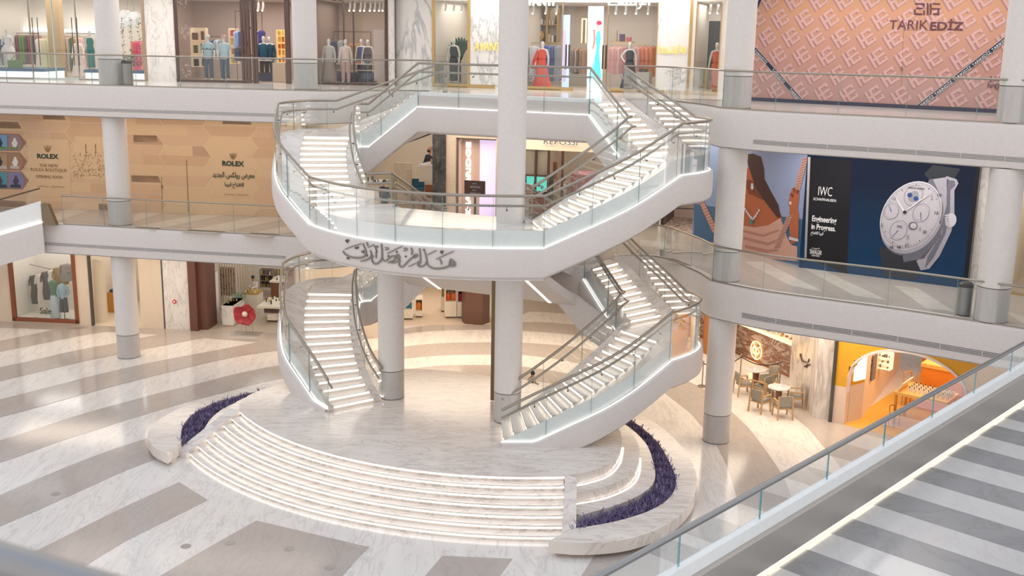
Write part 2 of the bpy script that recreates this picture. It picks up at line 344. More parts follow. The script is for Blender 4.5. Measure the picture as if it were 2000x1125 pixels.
def slab(name, z, top):
    mb = MB(); n = len(outline)
    mb.add([(p[0], p[1], z) for p in outline], [tuple(range(n))]); struct(mb.build(name, top))
    mb = MB(); mb.add([(p[0], p[1], z-FH) for p in outline], [tuple(range(n-1, -1, -1))]); struct(mb.build('ceiling', M('ceiling_white', (.78, .74, .70), .7)))
    for i, path in enumerate((LE1, RE1)):
        sd = 1 if i else -1                              # towards the atrium
        mb = MB(); P = [(p[0], p[1], z) for p in path]
        sweep(mb, P, [(-.3, .004), (-.06, .004), (-.03, 0), (0, -.05), (.015, -.12), (.015, -FH+.10), (0, -FH+.03), (-.05, -FH), (-.4, -FH)], 1 if i else -1)
        o = mb.build('trim_2', WHITE, smooth=.7); struct(o)
    # front of the bridge between the stairs
    mb = MB(); sweep(mb, [(*q, z) for q in CEN], [(-.2, .003), (0, 0), (0, -FH), (-.2, -FH)], 1); struct(mb.build('trim_3', WHITE))
slab('floor', Z1, TMAR); slab('floor', Z2, LMAR)
# air grilles let into the slab faces
def grille(path, side, i0, z, hh, label):
    r = thing('air_grille', (path[i0][0], path[i0][1], z), label, 'air grille')
    P = [(p[0], p[1], z) for p in path[i0:]]
    mb = MB(); sweep(mb, P, [(.018, -hh/2), (.022, -hh/2), (.022, hh/2), (.018, hh/2)], side, True); mb.build('backing', M('grille_dark', (.16, .15, .15), .6), r)
    mb = MB()
    for k in range(3):
        dz = hh*(k-1)*.30; sweep(mb, P, [(.02, dz-.012), (.034, dz-.012), (.034, dz+.012), (.02, dz+.012)], side, True)
    s = 0
    for a, b in zip(P, P[1:]):
        s += math.dist(a, b)
        if s > .9:
            s = 0; d = math.atan2(b[1]-a[1], b[0]-a[0]); mb.box((b[0]+.03*math.sin(d)*side, b[1]-.03*math.cos(d)*side, z), (.04, .03, hh), d)
    mb.build('slats', M('grille_slat', (.50, .48, .47), .5), r)
iL = next(i for i, p in enumerate(LE1) if p[0] < -8.45); iR = next(i for i, p in enumerate(RE1) if p[0] > 7.0)
grille(LE1, -1, iL, Z2-.92, .10, 'long grey air grille along the upper left gallery edge above the tan hoarding')
grille(LE1, -1, iL, Z1-.82, .11, 'long grey air grille along the lower left gallery edge above the shop window')
grille(RE1, 1, iR, Z2-.93, .12, 'long grey air grille on the right gallery edge above the watch poster')
grille(RE1, 1, iR, Z1-.87, .15, 'long grey air grille on the right gallery edge above the cafe and orange shop')
mb = MB().prism([(-34, 47), (-8.5, 41.2), (-6, 42.2), (-4, 41), (4.5, 38.2), (7, 34.5), (14.5, 29.3), (27, 21), (27, 60), (-34, 60)], 15.05, 15.4); struct(mb.build('ceiling', M('ceiling_white')))
# pale inlays on the first floor galleries
LS = marble('gallery_pale', (.60, .56, .51), (.45, .41, .37), .14, 1.2, .4)
for q in ([(262, 420), (300, 408), (335, 411), (262, 433)], [(262, 443), (400, 417), (440, 420), (300, 449)], [(350, 452), (520, 421), (562, 427), (420, 457)], [(470, 459), (566, 441), (580, 450), (520, 464)], [(60, 434), (150, 402), (190, 405), (100, 437)]):
    A = [U(*p, Z1) for p in q]; mb = MB().add([(a[0], a[1], Z1+.004) for a in A], [(3, 2, 1, 0)]); struct(mb.build('trim_4', LS))
def CF_(x, y): return (1240+x/2.632, 380+y/2.632)
for q in ([(560, 345), (660, 345), (975, 502), (800, 470)], [(830, 360), (930, 370), (1300, 545), (1130, 520)], [(1330, 468), (1450, 480), (1650, 605), (1500, 588)], [(1900, 600), (1990, 625), (2100, 720), (2050, 700)],
          [(30, 232), (300, 262), (310, 290), (20, 262)], [(130, 320), (390, 350), (395, 380), (150, 350)]):
    A = [U(*CF_(*p), Z1) for p in q]; mb = MB().add([(a[0], a[1], Z1+.004) for a in A], [(3, 2, 1, 0)]); struct(mb.build('trim_4', LS))
# ---------------------------------------------------------------- columns
CW = M('column_white', (.72, .69, .675), .5)
def column(x, y, z0, z1, r, label, base=True, group='round white columns'):
    t = thing('column', (x, y, z0), label, 'column', group)
    MB().cyl(x, y, z0+(.98 if base else 0), z1, r, 40).build('shaft', CW, t, .6)
    if base:
        MB().cyl(x, y, z0, z0+.96, r*.985, 40).build('stone_base', GMAR, t, .6)
        MB().cyl(x, y, z0+.955, z0+.985, r*.99, 40).build('shadow_gap', DSTEEL, t, .6)
        MB().cyl(x, y, z0, z0+.02, r*.995, 40).build('foot_ring', DSTEEL, t, .6)
    return t
ca, cb, cc, cd_ = (-15.56, 42.46), (6.84, 34.0), (13.31, 29.28), (-7.85, 41.33)
for (x, y), nm, r in ((ca, 'left, before the shops', .45), (cb, 'right, beside the staircase', .45), (cc, 'far right, by the litter bin', .45)):
    for z0, z1, fl in ((0, Z1-FH, 'ground floor'), (Z1, Z2-FH, 'first floor'), (Z2, 15.1, 'second floor')):
        if nm.startswith('far') and z0 == 0: continue
        column(x, y, z0, z1, r, 'round white column with grey stone base, %s, %s' % (fl, nm))
column(cd_[0], cd_[1], Z2, 15.1, .45, 'round white column with grey stone base, second floor, between two clothes shops')
x, y = U(1172, 665, 0); column(x, y, 0, Z1-FH, .45, 'round column with stone base on the ground floor behind the right stair flight')
column(-.08, 32.5, 1.12, 15.6, .43, 'tallest white column, rising through the stair landing to the top')
column(-3.97, 34.62, 1.12, 6.4, .43, 'white column on the stage under the left half of the landing')
x, y = U(962, 783, 1.12)
tag(MB().box((x, y, 3.2), (.12, .10, 4.1), -.3).build('post', M('bronze', (.20, .14, .07), .4, .5)), 'slim bronze post standing beside the tallest white column', 'post')
# ================================================================ STAGE with seven lit steps
NS = 7; RS = .16; ZP = NS*RS
stage = thing('stage_platform', L(0, 0, 0), 'round marble stage with seven curved lit steps under the stairs', 'stage')
def arc(i, n=48, ext=0):                                 # front line of riser i (1..7)
    t = (i-1)/6; c = 6.42+(5.37-6.42)*t; R = 12.85+(10.2-12.85)*t; hw = 6.35+(5.6-6.35)*t+ext
    a = math.asin(hw/R); return [L(R*math.sin(-a+2*a*k/n), c-R*math.cos(-a+2*a*k/n)) for k in range(n+1)]
for i in range(1, NS+1):
    A = arc(i); B = arc(i+1) if i < NS else [(p[0]+.3*AV, p[1]+.3*AU) for p in A]
    z = RS*i; mb = MB(); N = len(A)
    v = [(p[0], p[1], 0 if i < 3 else z-2.2*RS) for p in A]+[(p[0], p[1], z) for p in A]+[(p[0]+(0), p[1], z) for p in B]
    mb.add(v, [(k, k+1, N+k+1, N+k) for k in range(N-1)]+([(N+k, N+k+1, 2*N+k+1, 2*N+k) for k in range(N-1)] if i < NS else []))
    st = mb.build('step', SMAR, stage)
    P = [(p[0], p[1], z) for p in A]
    ls = MB(); sweep(ls, P, [(.004, -.085), (.012, -.085), (.012, -.03), (.004, -.03)], 1, True); l_ = ls.build('light_strip', LED, st); l_.location = (0, 0, 0)
    ns = MB(); sweep(ns, P, [(0, -.025), (.03, -.025), (.03, .002), (0, .002)], 1, True); ns.build('nosing', SMAR, st)
front = arc(7, 40); RT = [(5.76, -3.05), (6.15, -2.5), (6.4, -1.8), (6.35, -.8), (6.0, .4), (5.3, 1.6), (4.3, 2.7), (2.9, 3.5), (1.3, 3.95)]
def ring(pts): return sm(LL(*[(u, v) for u, v in pts], *[(-u, v) for u, v in pts[::-1]]), .3)
def tierpoly(pts, z): return front+[p for p in sm(LL(*pts, *[(-u, v) for u, v in pts[::-1]]), .3)]
def tier(name, pts, z, zb, first=None):
    poly = (first or [])+sm(LL(*pts, *[(-u, v) for u, v in pts[::-1]]), .3)
    mb = MB(); mb.prism(poly, zb, z); return mb.build(name, SMAR, stage), poly
tp = sm(LL(*RT), .3); tq = sm(LL(*[(-u, v) for u, v in RT]), .3)
MB().prism(front+tp+tq[::-1], .2, ZP).build('stage_top', SMAR, stage)
T2 = [(6.0, -3.45), (6.6, -2.7), (6.95, -1.7), (6.9, -.7), (6.5, .6), (5.8, 1.8), (4.7, 3.0), (3.1, 3.9), (1.3, 4.35)]
T3 = [(6.5, -4.0), (7.15, -2.85), (7.5, -1.75), (7.45, -.7), (6.9, .7), (6.2, 2.0), (5.0, 3.3), (3.3, 4.3), (1.3, 4.75)]
tier('terrace', T2, .80, 0, [])
tier('terrace', T3, .48, 0, [])
for T, z in ((RT, ZP), (T2, .80)):
    for sg in (1, -1):
        P = [(*L(sg*(u+.03), v-.02), z-.34+.02) for u, v in [(a.x, a.y) for a in spline([(q[0], q[1], 0) for q in T[:5]], .15)]]
        l_ = MB(); sweep(l_, P, [(.0, 0), (.05, 0), (.05, .012), (0, .012)], sg, True); l_.build('light_line', LEDS, stage)
for sg, nm in ((1, 'right'), (-1, 'left')):              # sloping stringer at the step ends
    b = []; t_ = []
    pts = [(5.62, -3.12, ZP+.03), (6.02, -3.22, ZP+.03), (6.75, -5.0, .14), (6.32, -4.95, .14)]
    q = [L(sg*u, v) for u, v, z in pts]; z = [p[2] for p in pts]
    if sg < 0: q = q[::-1]; z = z[::-1]
    MB().hexa([(p[0], p[1], 0) for p in q], [(p[0], p[1], zz) for p, zz in zip(q, z)]).build('stringer', SMAR, stage)
# planter ring with lavender
PI_ = [(6.62, -4.15), (7.2, -2.95), (7.56, -1.75), (7.5, -.7), (6.95, .7), (6.3, 2.0), (5.05, 3.35), (3.3, 4.4)]
PO = [(6.62, -4.8), (7.45, -3.85), (8.05, -2.7), (8.22, -1.5), (7.95, -.3), (7.35, .9), (6.5, 2.3), (5.2, 3.7), (3.4, 4.9)]
LO = [(6.3, -5.75), (7.1, -5.5), (8.05, -4.75), (8.65, -3.6), (8.85, -2.3), (8.75, -1.0), (8.3, .5), (7.3, 2.3), (5.7, 4.1), (3.5, 5.4)]
for sg, nm in ((1, 'right'), (-1, 'left')):
    def S_(p): return [(q.x, q.y) for q in resample([(*L(sg*a.x, a.y), 0) for a in spline([(u, v, 0) for u, v in p], .2)], 48)]
    pi_, po, lo = S_(PI_), S_(PO), S_(LO)
    pl = thing('planter', (*L(sg*8.5, -2), 0), 'curved low marble planter wall round the %s side of the stage' % nm, 'planter')
    mb = MB(); N = 49
    v = [(*p, .45) for p in po]+[(*p, .45) for p in lo]+[(*p, .12) for p in lo]+[(*p, .05) for p in po]
    f = []
    for k in range(N-1):
        for a in range(4): f.append((a*N+k, a*N+k+1, ((a+1) % 4)*N+k+1, ((a+1) % 4)*N+k))
    f += [(0, N, 2*N, 3*N), (4*N-1, 3*N-1, 2*N-1, N-1)]
    mb.add(v, f); mb.build('ledge', SMAR, pl)
    mb = MB(); v = [(*p, 0) for p in po]+[(p[0]+(q[0]-p[0])*.75, p[1]+(q[1]-p[1])*.75, 0) for p, q in zip(po, lo)]; v += [(a, b, .13) for a, b, c in v[N:2*N]]
    mb.add(v, [(N+k, N+k+1, 2*N+k+1, 2*N+k) for k in range(N-1)]+[(N, 0, 2*N)]); mb.build('plinth', SMAR, pl)
    mb = MB(); v = [(*p, .22) for p in pi_]+[(*p, .22) for p in po]; mb.add(v, [(k, k+1, N+k+1, N+k) if sg < 0 else (N+k, N+k+1, k+1, k) for k in range(N-1)]); mb.build('soil', M('soil', (.10, .085, .06), .9), pl)
    # lavender: uncountable spikes, one object
    g = MB(); rnd = random.Random(3+sg)
    for n_ in range(5200):
        k = rnd.random()*(N-1.01); i = int(k); t = k-i; w_ = .04+.92*rnd.random()
        a = Vector(pi_[i]).lerp(Vector(pi_[i+1]), t); b = Vector(po[i]).lerp(Vector(po[i+1]), t); p = a.lerp(b, w_)
        h = rnd.uniform(.16, .34)*(.75+.25*math.sin(k*2.3)); lx, ly = rnd.gauss(0, .09), rnd.gauss(0, .09)
        r = rnd.uniform(.012, .024); top = (p.x+lx, p.y+ly, .24+h); base = (p.x, p.y, .22)
        mid = tuple(base[j]+(top[j]-base[j])*.5 for j in range(3)); c = rnd.choice((1, 1, 2, 3)); an = rnd.random()*6.28
        for q0, q1, r0, m_ in ((base, mid, .012, 0), (mid, top, r, c)):
            vs = [(q0[0]+r0*math.cos(an+2.09*j), q0[1]+r0*math.sin(an+2.09*j), q0[2]) for j in range(3)]+[(q1[0]+r0*.5*math.cos(an+2.09*j), q1[1]+r0*.5*math.sin(an+2.09*j), q1[2]) for j in range(3)]
            g.add(vs, [(0, 1, 4, 3), (1, 2, 5, 4), (2, 0, 3, 5), (3, 4, 5)], m_)
    tag(g.build('lavender', [M('lav_green', (.24, .26, .12), .8), M('lav_violet', (.20, .155, .30), .8), M('lav_pale', (.33, .28, .44), .8), M('lav_dark', (.12, .09, .19), .8)]),
        'purple lavender filling the planter round the %s side of the stage' % nm, 'lavender', kind='stuff')
# ================================================================ STAIRCASES (steps, curbs, glass, rails)
TO = {1: (3.05, -1.72), 3: (3.66, -1.43), 5: (4.28, -1.01), 8: (5.0, -.37), 11: (5.7, .4), 14: (6.23, 1.18), 17: (6.62, 1.98)}
TI = {1: (2.35, -.43), 3: (2.86, -.13), 5: (3.31, .18), 8: (3.9, .72), 11: (4.43, 1.35), 14: (4.88, 2.0), 17: (5.15, 2.65)}
def kpath(T):                                            # position of nosing line k by interpolation
    ks = sorted(T); sp = {}
    pts = [T[k] for k in ks]; out = {}
    for i in range(len(ks)-1):
        p0, p1, p2, p3 = [Vector(pts[min(max(j, 0), len(pts)-1)]) for j in (i-1, i, i+1, i+2)]
        for k in range(ks[i], ks[i+1]+1):
            t = (k-ks[i])/(ks[i+1]-ks[i]); out[k] = .5*((2*p1)+(p2-p0)*t+(2*p0-5*p1+4*p2-p3)*t*t+(3*p1-p0-3*p2+p3)*t**3)
    return out
KO, KI = kpath(TO), kpath(TI)
F2I = ((5.15, 3.2), (3.3, 4.05)); F2O = ((5.75, 4.45), (3.65, 5.5))
LANDT = [(6.62, 1.98), (7.0, 2.7), (7.0, 3.3), (6.6, 3.95), (5.75, 4.45)]
# glass/rail lines: (plan points of first flight, of side landing, of second flight)
RO1 = [(3.07, -1.95), (3.9, -1.5), (4.7, -1.12), (5.62, -.68), (6.26, -.12), (6.74, .55), (7.15, 1.25)]
RO1U = [(4.05, -1.35), (4.7, -1.08), (5.62, -.64), (6.26, -.12), (6.74, .55), (7.15, 1.25)]
ROL = [(7.15, 1.25), (7.44, 2.2), (7.48, 3.0), (7.28, 3.6), (6.7, 4.08)]
RO2 = [(6.7, 4.08), (5.65, 4.82), (4.6, 5.5), (3.5, 6.3)]
RI1 = [(2.2, -.15), (2.75, .1), (3.2, .42), (3.78, .95), (4.28, 1.55), (4.72, 2.18), (4.98, 2.72)]
RI1U = [(2.95, .2), (3.25, .45), (3.78, .95), (4.28, 1.55), (4.72, 2.18), (4.98, 2.72)]
RIL = [(4.98, 2.72), (4.98, 3.0), (4.78, 3.22)]
RI2 = [(4.78, 3.22), (4.0, 3.55), (3.2, 3.93)]
def mir(p, sg): return L(sg*p[0], p[1])
def path3(segs, sg, step=.16):                           # segs: (plan pts, z0, z1) -> world polyline with z by length
    out = []
    for pts, z0, z1 in segs:
        P = [Vector((q.x, q.y)) for q in spline([(a, b, 0) for a, b in pts], step)]
        d = [0]
        for a, b in zip(P, P[1:]): d.append(d[-1]+(b-a).length)
        for p, s_ in zip(P, d):
            q = (*mir(p, sg), z0+(z1-z0)*s_/max(d[-1], 1e-6))
            if not out or math.dist(out[-1], q) > .02: out.append(q)
    return out
def split(path, step):
    d = 0; cur = [path[0]]; out = []
    tot = sum(math.dist(a, b) for a, b in zip(path, path[1:])); n = max(1, round(tot/step)); st = tot/n
    for a, b in zip(path, path[1:]):
        ln = math.dist(a, b); t0 = 0
        while d+ln*(1-t0) >= st-1e-6 and len(out) < n-1:
            t0 += (st-d)/ln; q = tuple(a[i]+(b[i]-a[i])*t0 for i in range(3)); cur.append(q); out.append(cur); cur = [q]; d = 0
        d += ln*(1-t0); cur.append(b)
    out.append(cur); return out
def shorten(seg, g=.012):
    seg = [Vector(p) for p in seg]
    if (seg[1]-seg[0]).length > 3*g: seg[0] = seg[0]+(seg[1]-seg[0]).normalized()*g
    if (seg[-2]-seg[-1]).length > 3*g: seg[-1] = seg[-1]+(seg[-2]-seg[-1]).normalized()*g
    return [tuple(p) for p in seg]
def balustrade(parent, path, side, dz0=-.36, gz=None, rail=1.1, r=.042, inner=True, joint=1.55, brackets=1.1, gl=None):
    for seg in split(path, joint):
        s2 = shorten(seg); mb = MB(); sweep(mb, s2, [(-.008, dz0), (.008, dz0), (.008, rail-.03), (-.008, rail-.03)], side, True)
        if gz is not None: mb.v = [(a, b, max(c_, gz)) for a, b, c_ in mb.v]
        k = len(mb.f); m = 4; n = len(s2)
        mb.f.append((0, 1, 2, 3)); mb.f.append(((n-1)*4+3, (n-1)*4+2, (n-1)*4+1, (n-1)*4)); mb.mi += [1, 1]
        e = Vector(s2[-1]); d = (Vector(s2[-1])-Vector(s2[-2])); a = math.atan2(d.y, d.x)
        mb.box((e.x, e.y, e.z+(dz0+rail-.03)/2), (.010, .009, rail-.03-dz0), a, 1)
        mb.build('glass_panel', [gl or GLASS, GEDGE], parent)
    P = offset(path, side, 0, rail); MB().tube(P, r, 10).build('handrail', STEEL, parent, 1)
    if inner:
        Q = offset(path, side, -.13, rail-.30); h = MB().tube(Q, r*.85, 10).build('inner_handrail', STEEL, parent, 1)
        for seg in split(Q, brackets)[:-1]:
            p = Vector(seg[-1]); d = (Vector(seg[-1])-Vector(seg[-2])).normalized(); n = Vector((d.y, -d.x, 0)).normalized()*side
            MB().tube([p, p+Vector((0, 0, -.07)), p+n*.04+Vector((0, 0, -.11)), p+n*.12+Vector((0, 0, -.11))], .010, 6).ball(tuple(p+n*.10+Vector((0, 0, -.11))), .028, 8).build('rail_bracket', DSTEEL, h, 1)
FASC = [(.0, -.40), (.10, -.40), (.14, -.44), (.15, -.60), (.15, -1.05), (.11, -1.22), (.0, -1.30), (-.3, -1.32)]
def face(parent, path, side, name='fascia', clampz=None, deep=0):
    pr = [(a, b-(deep if i > 3 else 0)) for i, (a, b) in enumerate(FASC)]
    mb = MB(); sweep(mb, path, pr, side)
    if clampz is not None: mb.v = [(a, b, max(c, clampz+(.10 if i % 8 < 2 else .07 if i % 8 == 2 else -.3))) for i, (a, b, c) in enumerate(mb.v)]
    f = mb.build(name, WHITE, parent, .6)
    lb = MB(); sweep(lb, path, [(.02, -.40), (.05, -.40), (.05, -.375), (.02, -.375)], side, True)
    if clampz is not None: lb.v = [(a, b, max(c, clampz+(.10 if i % 4 in (0, 1) else .125))) for i, (a, b, c) in enumerate(lb.v)]
    lb.build('light_line', LEDS, f)
    return f
def curbstrip(parent, edge, path, clampz=None):          # pale kerb between the treads and the glass
    n = 60; A = resample(edge, n); B = resample(path, n); mb = MB()
    v = [(a.x, a.y, a.z-.35) for a in A]+[(a.x, a.y, a.z+.09) for a in A]+[(a.x+(b.x-a.x)*.93, a.y+(b.y-a.y)*.93, b.z+.11) for a, b in zip(A, B)]+[(a.x+(b.x-a.x)*.93, a.y+(b.y-a.y)*.93, b.z-.40) for a, b in zip(A, B)]
    N = n+1; mb.add(v, [(j*N+k, j*N+k+1, (j+1)*N+k+1, (j+1)*N+k) for j in (0, 1) for k in range(n)], 0)
    mb.f += [(2*N+k, 2*N+k+1, 3*N+k+1, 3*N+k) for k in range(n)]; mb.mi += [1]*n
    mb.f += [(0, N, 2*N, 3*N), (N-1, 4*N-1, 3*N-1, 2*N-1)]; mb.mi += [0, 0]
    if clampz is not None: mb.v = [(a, b, max(c, clampz)) for a, b, c in mb.v]
    return mb.build('kerb', [SMAR, CURB], parent)
def step(parent, a0, b0, a1, b1, z, rise, strip=True):   # outer/inner end of nosing line and of the next line
    q = [a0, a1, b1, b0]; ar = sum(q[i][0]*q[(i+1) % 4][1]-q[(i+1) % 4][0]*q[i][1] for i in range(4))
    if ar < 0: q = q[::-1]
    st = MB().hexa([(p[0], p[1], z-rise-.12) for p in q], [(p[0], p[1], z) for p in q]).build('step', TRD, parent)
    if strip:
        A, B = Vector(a0), Vector(b0); m = (A+B)/2; fw = (Vector(a1)+Vector(b1))/2-m; d = (B-A).normalized(); n = Vector((d.y, -d.x))
        if n.dot(fw) > 0: n = -n
        A2, B2 = A+d*.03, B-d*.03; o1, o2 = n*.004, n*.020
        MB().hexa([(*(A2+o2), z-.090), (*(B2+o2), z-.090), (*(B2+o1), z-.090), (*(A2+o1), z-.090)], [(*(A2+o2), z-.025), (*(B2+o2), z-.025), (*(B2+o1), z-.025), (*(A2+o1), z-.025)]).build('light_strip', LED, st)
        MB().hexa([(*(A+n*.03), z-.022), (*(B+n*.03), z-.022), (*B, z-.022), (*A, z-.022)], [(*(A+n*.03), z+.003), (*(B+n*.03), z+.003), (*B, z+.003), (*A, z+.003)]).build('nosing', SMAR, st)
def lerp2(a, b, t): return (a[0]+(b[0]-a[0])*t, a[1]+(b[1]-a[1])*t)
def stair(sg, lower):
    nm = ('right', 'left')[sg < 0]
    k0 = 1 if lower else 4; n1 = 17-k0; z0, zm, z1 = (ZP, 3.90, Z1) if lower else (7.45, 9.47, Z2); n2 = 10 if lower else 9
    t = thing('staircase', (*L(sg*5.4, 1.6), z0), ('lower %s stair with lit marble steps curving up from the round stage' if lower else
              'upper %s stair with lit marble steps above the lettered front landing') % nm, 'staircase')
    r = (zm-z0)/n1
    for i in range(n1):
        k = k0+i; step(t, mir(KO[k], sg), mir(KI[k], sg), mir(KO[k+1], sg), mir(KI[k+1], sg), z0+(i+1)*r, r)
    r2 = (z1-zm)/n2
    for i in range(n2):
        a, b = i/n2, (i+1)/n2
        step(t, mir(lerp2(*F2O, a), sg), mir(lerp2(*F2I, a), sg), mir(lerp2(*F2O, b), sg), mir(lerp2(*F2I, b), sg), zm+(i+1)*r2, r2)
    lp = [(5.15, 2.65)]+LANDT+[(5.15, 3.2)]
    MB().prism([mir(p, sg) for p in lp], zm-.3, zm).build('side_landing', SMAR, t)
    ro = path3([(RO1 if lower else RO1U, z0, zm), (ROL, zm, zm), (RO2, zm, z1)], sg)
    ri = path3([(RI1 if lower else RI1U, z0, zm), (RIL, zm, zm), (RI2, zm, z1)], sg)
    so, si = sg, -sg                                     # outward side relative to the direction of travel
    cz = ZP+.02 if lower else None
    face(t, ro, so, clampz=cz); face(t, ri, si, clampz=cz)
    A = resample(ro, 70); B = resample(ri, 70); dz = -1.31; f = lambda z: max(z+dz, cz-.3) if cz else z+dz
    mb = MB(); mb.add([(p.x, p.y, f(p.z)) for p in A]+[(p.x, p.y, f(p.z)) for p in B], [(i, i+1, 72+i, 71+i) for i in range(70)]); mb.build('soffit', WHITE, t)
    def edge(K, land, F2):
        E = [(*mir(K[k], sg), z0+(k-k0)*r) for k in range(k0, 18)]
        E += [(*mir(p, sg), zm) for p in land]+[(*mir(lerp2(*F2, a/6), sg), zm+(z1-zm)*a/6) for a in range(7)]
        o = [E[0]]
        for e in E[1:]:
            if math.dist(e, o[-1]) > .03: o.append(e)
        return o
    # kerbs built piecewise so that both edges stay in step
    segs = [([(*mir(KO[k], sg), z0+(k-k0)*r) for k in range(k0, 18)], path3([(RO1 if lower else RO1U, z0, zm)], sg)),
            ([(*mir(p, sg), zm) for p in LANDT], path3([(ROL, zm, zm)], sg)),
            ([(*mir(lerp2(*F2O, a/6), sg), zm+(z1-zm)*a/6) for a in range(7)], path3([(RO2, zm, z1)], sg)),
            ([(*mir(KI[k], sg), z0+(k-k0)*r) for k in range(k0, 18)], path3([(RI1 if lower else RI1U, z0, zm)], sg)),
            ([(*mir(p, sg), zm) for p in ((5.15, 2.65), (5.17, 2.95), (5.15, 3.2))], path3([(RIL, zm, zm)], sg)),
            ([(*mir(lerp2(*F2I, a/6), sg), zm+(z1-zm)*a/6) for a in range(7)], path3([(RI2, zm, z1)], sg))]
    for e, p in segs: curbstrip(t, e, p, cz and cz-.01)
    balustrade(t, ro, so, gz=cz and cz+.1); balustrade(t, ri, si, gz=cz and cz+.1)
    if lower:                                            # end plates of the two curbs at the foot
        for P, s_ in ((ro, so), (ri, si)):
            pass
    return t
for sg in (1, -1):
    stair(sg, True); stair(sg, False)
# ---------------------------------------------------------------- front landing with the raised inscription
ZL = 7.45
FC = [(-4.05, -1.35), (-3.3, -1.82), (-2.2, -2.36), (-1.1, -2.68), (0, -2.8), (1.1, -2.68), (2.2, -2.36), (3.3, -1.82), (4.05, -1.35)]
FP = path3([(FC, ZL, ZL)], 1)
ld = thing('stair_landing', L(0, -1, ZL), 'curved white front landing of the upper stairs with raised grey inscription on its face', 'landing')
inner = [(u*.96, v+.34) for u, v in FC]
poly = [L(*p) for p in inner[1:-1]]+[L(*KO[4]), L(*KI[4]), L(2.95, .35), L(2.35, .8), L(-2.35, .8), L(-2.95, .35), mir(KI[4], -1), mir(KO[4], -1)]
MB().prism(poly, ZL-.3, ZL).build('landing_floor', SMAR, ld)
face(ld, FP, 1); E_ = [(*L(*p), ZL) for p in inner]; curbstrip(ld, E_, FP)
balustrade(ld, FP, 1)
mb = MB(); so = [L(*p) for p in FC]+[L(2.95, .35), L(2.35, .8), L(-2.35, .8), L(-2.95, .35)]
mb.prism(so, ZL-1.34, ZL-1.30); mb.build('soffit', WHITE, ld)
MB().add([L(2.35, .8, ZL), L(-2.35, .8, ZL), L(-2.35, .8, ZL-1.3), L(2.35, .8, ZL-1.3)], [(0, 1, 2, 3)]).build('rear_face', WHITE, ld)
# ---------------------------------------------------------------- centre flight from that landing down to the first floor behind
cf = thing('staircase', L(0, 3, Z1), 'centre stair flight running down behind the front landing to the first floor', 'staircase')
NC = 12; rc = (ZL-Z1)/NC
for i in range(NC):
    a = i/NC; b = (i+1)/NC; ua, ub = 2.1+.6*a, 2.1+.6*b; va, vb = .8+4.7*a, .8+4.7*b; z = ZL-(i)*rc-rc
    q = [L(-ua, va), L(ua, va), L(ub, vb), L(-ub, vb)]
    if i < NC-1: MB().prism(q, z-.3, z).build('step', SMAR, cf)
for sg in (1, -1):
    cp = path3([([(2.35, .8), (2.5, 2.4), (2.75, 4.1), (3.0, 5.5)], ZL, Z1)], sg)
    sd = sg
    mb = MB(); sweep(mb, cp, [(-.12, .10), (.06, .10), (.08, -.5), (.06, -1.0), (-.12, -1.0)], -sd if False else sd, True, cap=True); mb.build('fascia', WHITE, cf, .6)
    balustrade(cf, cp, sd, dz0=.08)
    corner = path3([([(2.95, .2), (2.7, .5), (2.35, .8)], ZL, ZL)], sg)
    balustrade(cf, corner, sd, dz0=.0, joint=3)
    mb = MB(); sweep(mb, corner, [(-.2, .09), (.02, .09), (.05, -.4), (.05, -1.3), (-.2, -1.3)], sd, True, cap=True); mb.build('kerb', WHITE, cf, .6)
for sg in (1, -1):
    W_ = [(2.2, Z1-FH+.02), (2.55, Z1-FH+.02), (3.5, 3.30), (4.75, 2.62), (4.78, 3.7), (3.2, 4.6), (2.2, 5.0)]
    v_ = [L(sg*u, 3.28, z) for u, z in W_]+[L(sg*u, 3.42, z) for u, z in W_]; n_ = len(W_)
    MB().add(v_, [tuple(range(n_)) if sg > 0 else tuple(range(n_-1, -1, -1)), tuple(range(2*n_-1, n_-1, -1)) if sg > 0 else tuple(range(n_, 2*n_))]+[(i, (i+1) % n_, n_+(i+1) % n_, n_+i) for i in range(n_)]).build('side_web', WHITE, cf)
sof = [L(-3.0, -.3, ZL-1.28), L(3.0, -.3, ZL-1.28), L(3.2, 3.3, Z1-FH+.02), L(-3.2, 3.3, Z1-FH+.02)]
MB().add(sof+[(p[0], p[1], p[2]+.3) for p in sof], [(3, 2, 1, 0), (4, 5, 6, 7), (0, 1, 5, 4), (1, 2, 6, 5), (2, 3, 7, 6), (3, 0, 4, 7)]).build('soffit', WHITE, cf)
# slanted light lines recessed in that soffit
pl0, plu, plv = Vector(sof[0]), Vector(sof[1])-Vector(sof[0]), Vector(sof[3])-Vector(sof[0]); pn = plu.cross(plv).normalized()
def onsof(px, py):
    r = ray(px, py); o = Vector((0, 0, CH)); t = (pl0-o).dot(pn)/r.dot(pn); return o+r*t
for (a, b) in (((826, 540), (859, 564)), ((1027, 547), (1074, 591))):
    A, B = onsof(*a), onsof(*b); d = (B-A).normalized(); n = d.cross(pn).normalized()*.055; up = pn if pn.z < 0 else -pn
    mb = MB().hexa([A-n+up*.012, A+n+up*.012, B+n+up*.012, B-n+up*.012], [A-n, A+n, B+n, B-n]); mb.build('light_line', LED, cf)
